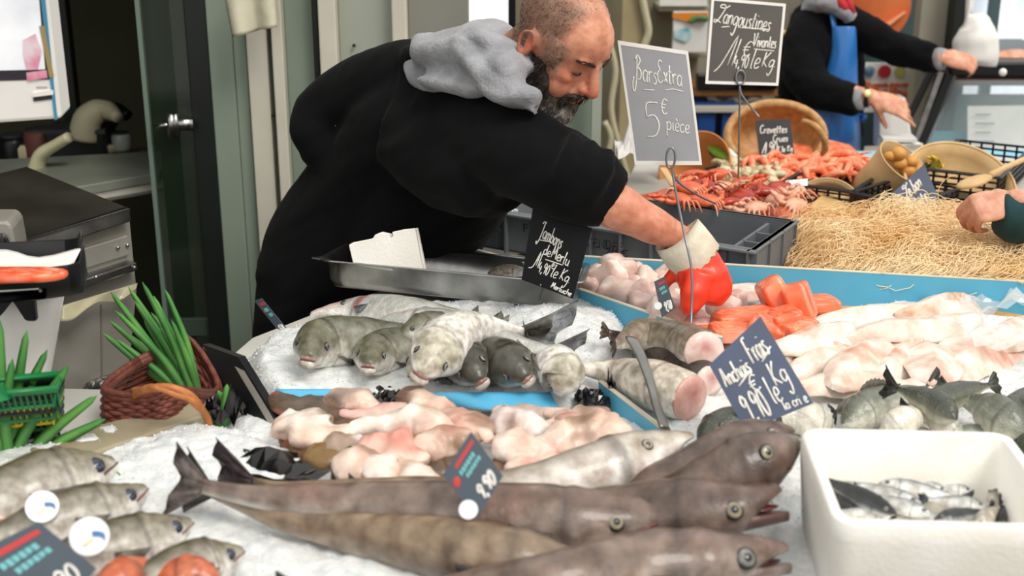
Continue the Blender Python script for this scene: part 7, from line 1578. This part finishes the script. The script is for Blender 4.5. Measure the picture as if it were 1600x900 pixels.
o = MB().quadprism([py(1030, 262, 3.35), py(1042, 262, 3.35), py(1064, 300, 3.25), py(1056, 304, 3.25)], .012, V((0, -1, .2))).build('bamboo_rim', M_('pale_wood'), bevel=.003); tag(o, 'curved pale wooden strip leaning between the white bag and the bowl', 'wood strip')
# ============================================================ FAR BACKGROUND FURNITURE
P = py
r = empty('wall_shelf', V((P(1150, 150, 5.85).x, 5.85, 0)), 'shelving with orange-brown shelf and blue cabinets against the back wall', 'shelf')
def slab(name, u0, v0, u1, v1, Y, d, m, parent): 
    a, b = P(u0, v1, Y), P(u1, v0, Y); return MB().box(((a.x+b.x)/2, Y+d/2, (a.z+b.z)/2), (abs(b.x-a.x), d, abs(b.z-a.z))).build(name, M_(m), parent, bevel=.003)
mat('cab_blue', '#1f4f9a', .45, c2='#1b4688', ns=4)
slab('shelf', 1084, 141, 1238, 150, 5.6, .35, 'wood', r); slab('worktop', 1084, 166, 1200, 176, 5.6, .4, 'cream_frame', r); slab('cabinet', 1084, 178, 1118, 330, 5.62, .35, 'cab_blue', r); slab('cabinet', 1121, 178, 1200, 330, 5.62, .35, 'cab_blue', r); slab('upright', 1232, 60, 1238, 330, 5.6, .3, 'pale_wood', r); slab('shelf', 1040, 84, 1110, 90, 5.7, .2, 'grey_wall', r); slab('shelf', 1030, 10, 1110, 18, 5.7, .2, 'grey_wall', r)
slab('lower_shelf', 1084, 160, 1150, 166, 5.62, .3, 'cab_blue', r)
o = slab('monitor', 1090, 118, 1216, 140, 5.58, .08, 'wet_dark', None); tag(o, 'low black appliance on the orange-brown shelf behind the Langoustines sign', 'appliance')
r = empty('framed_picture', V((P(1078, 80, 5.65).x, 5.65, P(1078, 82, 5.65).z)), 'orange, white and turquoise picture propped on the back shelf', 'picture'); slab('sheet', 1050, 18, 1107, 82, 5.66, .015, 'paper', r)
mat('pic_orange', '#e58a2a', .6); mat('pic_teal', '#5fb8c4', .6, c2='#e4ebe8', ns=14); mat('pic_green', '#4d7a4a', .6)
m = MB(); m.quadprism([P(1051, 20, 5.65), P(1106, 19, 5.65), P(1106, 32, 5.65), P(1080, 36, 5.65), P(1051, 28, 5.65)], .003, V((0, -1, 0))); m.build('orange_patch', M_('pic_orange'), r); m = MB(); m.quadprism([P(1053, 46, 5.65), P(1075, 44, 5.65), P(1082, 55, 5.65), P(1072, 66, 5.65), P(1054, 60, 5.65)], .003, V((0, -1, 0))); m.build('turquoise_patch', M_('pic_teal'), r); m = MB(); m.tube([P(1078, 34, 5.64), P(1090, 28, 5.64), P(1106, 30, 5.64)], .012, 8, smooth=3); m.build('green_stroke', M_('pic_green'), r)
o = slab('white_papers', 1030, -5, 1106, 10, 5.68, .02, 'paper', None); tag(o, 'pale papers on the top back shelf above the picture', 'paper')
scrap('white cloth left on the blue worktop at the back', 1142, 160, .2, 61, 0, 'paper', 'cleaning_cloth', 'cloth', None, (1.2, .6, .4)); bpy.data.objects['cleaning_cloth'].location = P(1145, 164, 5.7)
# orange round poster and the label poster
mat('poster_orange', '#d9652c', .6, c2='#e88a55', ns=5); r = empty('round_poster', P(1375, 40, 5.9), 'big round orange poster of a salmon on the back wall', 'poster'); c = P(1372, 8, 5.9); k = mpp(c)
MB().loft([[c + V((52*k*cos(2*pi*i/40), y, 58*k*sin(2*pi*i/40))) for i in range(40)] for y in (0, .02)]).build('disc', M_('poster_orange'), r); MB().tube([c + V((-45*k, -.01, -30*k)), c+V((-5*k, -.01, -40*k)), c+V((42*k, -.01, -10*k))], [.03, .05, .02], 8, smooth=4, flat=.2).build('pale_streak', mat('poster_pale', '#eaa57c', .6), r)
r = empty('poster', P(1386, 175, 5.7), 'cream poster with round seals and the words Label Rouge in orange', 'poster'); c0 = P(1386, 138, 5.7); sl_ = slab('sheet', 1338, 98, 1436, 176, 5.7, .01, 'paper', r)
for u, m_, w in ((1358, 'seal_blue', 9), (1382, 'scarf_red', 10), (1406, 'seal_green', 9)):
    mat('seal_blue', '#3a4f6e', .6, c2='#8fb0c0', ns=30); mat('seal_green', '#b5b45a', .6); q = P(u, 112, 5.69); kk = mpp(q); MB().loft([[q + V((w*kk*cos(2*pi*i/20), y, w*kk*sin(2*pi*i/20))) for i in range(20)] for y in (0, -.006)]).build('seal', M_(m_), r)
def flat_text(txt, u, v, w, h, Y, m, par, rad):
    b = P(u, v, Y); st, tw = strokes(txt); kk = mpp(b); mb = MB()
    for s in st: mb.tube([b + V(((a-b_*.18)/tw*w*kk, -.008, b_*h*kk)) for a, b_ in s], rad, 5, smooth=2)
    mb.build('lettering', M_(m), par, smooth=True)
mat('ink_orange', '#d8714a', .6); flat_text('La grande distinction', 1350, 134, 76, 6, 5.7, 'ink_orange', r, .004); flat_text('Label Rouge', 1350, 148, 78, 12, 5.7, 'ink_orange', r, .008)
# refrigerated display case on the right
def case():
    Y = 5.15; r = empty('display_case', V((P(1560, 240, Y).x+.3, Y+.3, 0)), 'slanted glass display case with black frame and a white notice inside', 'display case')
    MB().quadprism([P(1478, 98, Y), P(1700, 96, Y), P(1700, 122, Y), P(1486, 120, Y)], .7, V((0, -1, 0))).build('top', M_('black_plastic'), r, bevel=.01)
    MB().quadprism([P(1488, 121, Y+.02), P(1700, 122, Y+.02), P(1700, 134, Y+.02), P(1492, 134, Y+.02)], .5, V((0, -1, 0))).build('top_shelf', mat('rust', '#5c2f22', .5, c2='#4a2218', ns=9), r)
    for a, b, w, m_, nm in (((1484, 116), (1432, 242), .03, 'black_plastic', 'frame'), ((1470, 112), (1424, 240), .02, 'steel', 'edge_strip'), ((1455, 112), (1410, 205), .014, 'black_plastic', 'frame')):
        MB().tube([P(*a, Y-.02), P(*b, Y-.05)], w, 6).build(nm, M_(m_), r)
    MB().ell(P(1567, 113, Y-.72), (.014, .01, .014)).build('bolt', M_('white_plastic'), r, smooth=True)
    g = MB().quadprism([P(1490, 125, Y-.01), P(1700, 125, Y-.01), P(1700, 250, Y-.12), P(1438, 250, Y-.12)], .006, V((0, -1, .2))).build('glass', mat('case_glass', '#cfe6ea', .05, alpha=.12, coat=.4), r)
    MB().quadprism([P(1512, 166, Y+.05), P(1700, 164, Y+.05), P(1700, 250, Y+.05), P(1512, 250, Y+.05)], .004, V((0, -1, 0))).build('notice', M_('paper'), r)
    mb = MB()
    for k in range(5): mb.quadprism([P(1524, 178+k*14, Y+.04), P(1548+6*(k % 2), 178+k*14, Y+.04), P(1548+6*(k % 2), 180+k*14, Y+.04), P(1524, 180+k*14, Y+.04)], .001, V((0, -1, 0)))
    mb.build('notice_lines', M_('print_grey'), r)
    MB().quadprism([P(1440, 150, Y+.4), P(1700, 150, Y+.4), P(1700, 260, Y+.4), P(1440, 260, Y+.4)], .05, V((0, -1, 0))).build('back_panel', mat('case_back', '#5d7f83', .6, c2='#a8a08a', ns=5), r)
    MB().quadprism([P(1436, 206, Y+.1), P(1512, 206, Y+.1), P(1512, 250, Y+.1), P(1432, 250, Y+.1)], .02, V((0, -1, 0))).build('teal_panel', mat('case_teal', '#2f7f90', .5), r)
    bx = P(1440, 250, Y); MB().box((bx.x+.75, Y+.25, bx.z/2), (1.5, .6, bx.z)).build('base', M_('white_plastic'), r)
case()
def knotted_bag(label, pts, rr, Y, m, name='tied_bag'):
    r = empty(name, P(*pts[-1], Y), label, 'bag'); mb = MB().tube([P(u, v, Y) for u, v in pts], rr, 22, smooth=5, up=(0, -1, 0)); mb.v = [q + V((.010*MN.noise(V((q.x*40, q.y*30, q.z*9))), .012*MN.noise(V((q.x*45, 3, q.z*9))), 0)) for q in mb.v]; mb.build('bag', M_(m), r, smooth=True)
knotted_bag('tied white plastic bag standing on the display case', [(1516, -12), (1514, 10), (1513, 24), (1522, 38), (1524, 64), (1524, 88), (1522, 99)], [(.022, .015), (.018, .014), (.012, .010), (.060, .05), (.086, .07), (.092, .075), (.082, .06)], 5.0, 'white_plastic')
r = empty('paper_bag', P(1400, 232, 4.75), 'white paper bag held open by the vendor in the blue apron', 'bag'); MB().quadprism([P(1374, 158, 4.72), P(1416, 152, 4.72), P(1428, 232, 4.72), P(1372, 234, 4.72)], .08, V((0, -1, 0))).build('bag', M_('paper'), r, bevel=.01)
m = MB(); m.quadprism([P(1376, 168, 4.71), P(1392, 158, 4.71), P(1394, 232, 4.71), P(1374, 233, 4.71)], .006, V((0, -1, 0))); m.build('fold', M_('paper'), r)
r = empty('paper_stack', P(1400, 236, 4.8), 'small stack of white sheets on the counter below the paper bag', 'paper'); 
MB().box(P(1406, 228, 4.6), (.13, .10, .03), .2).build('sheets', M_('paper'), r); MB().box(P(1402, 224, 4.6)+V((0, 0, .02)), (.12, .09, .012), -.1).build('top_sheets', M_('white_plastic'), r)
# serving ledge in front of the vendor
o = MB().quadprism([P(1350, 246, 4.16), P(1440, 244, 4.16), P(1440, 226, 4.42), P(1350, 228, 4.42)], .04, V((0, 0, 1))).build('serving_ledge', M_('steel_satin'), bevel=.004); tag(o, 'grey steel serving ledge behind the far blue board', 'ledge')
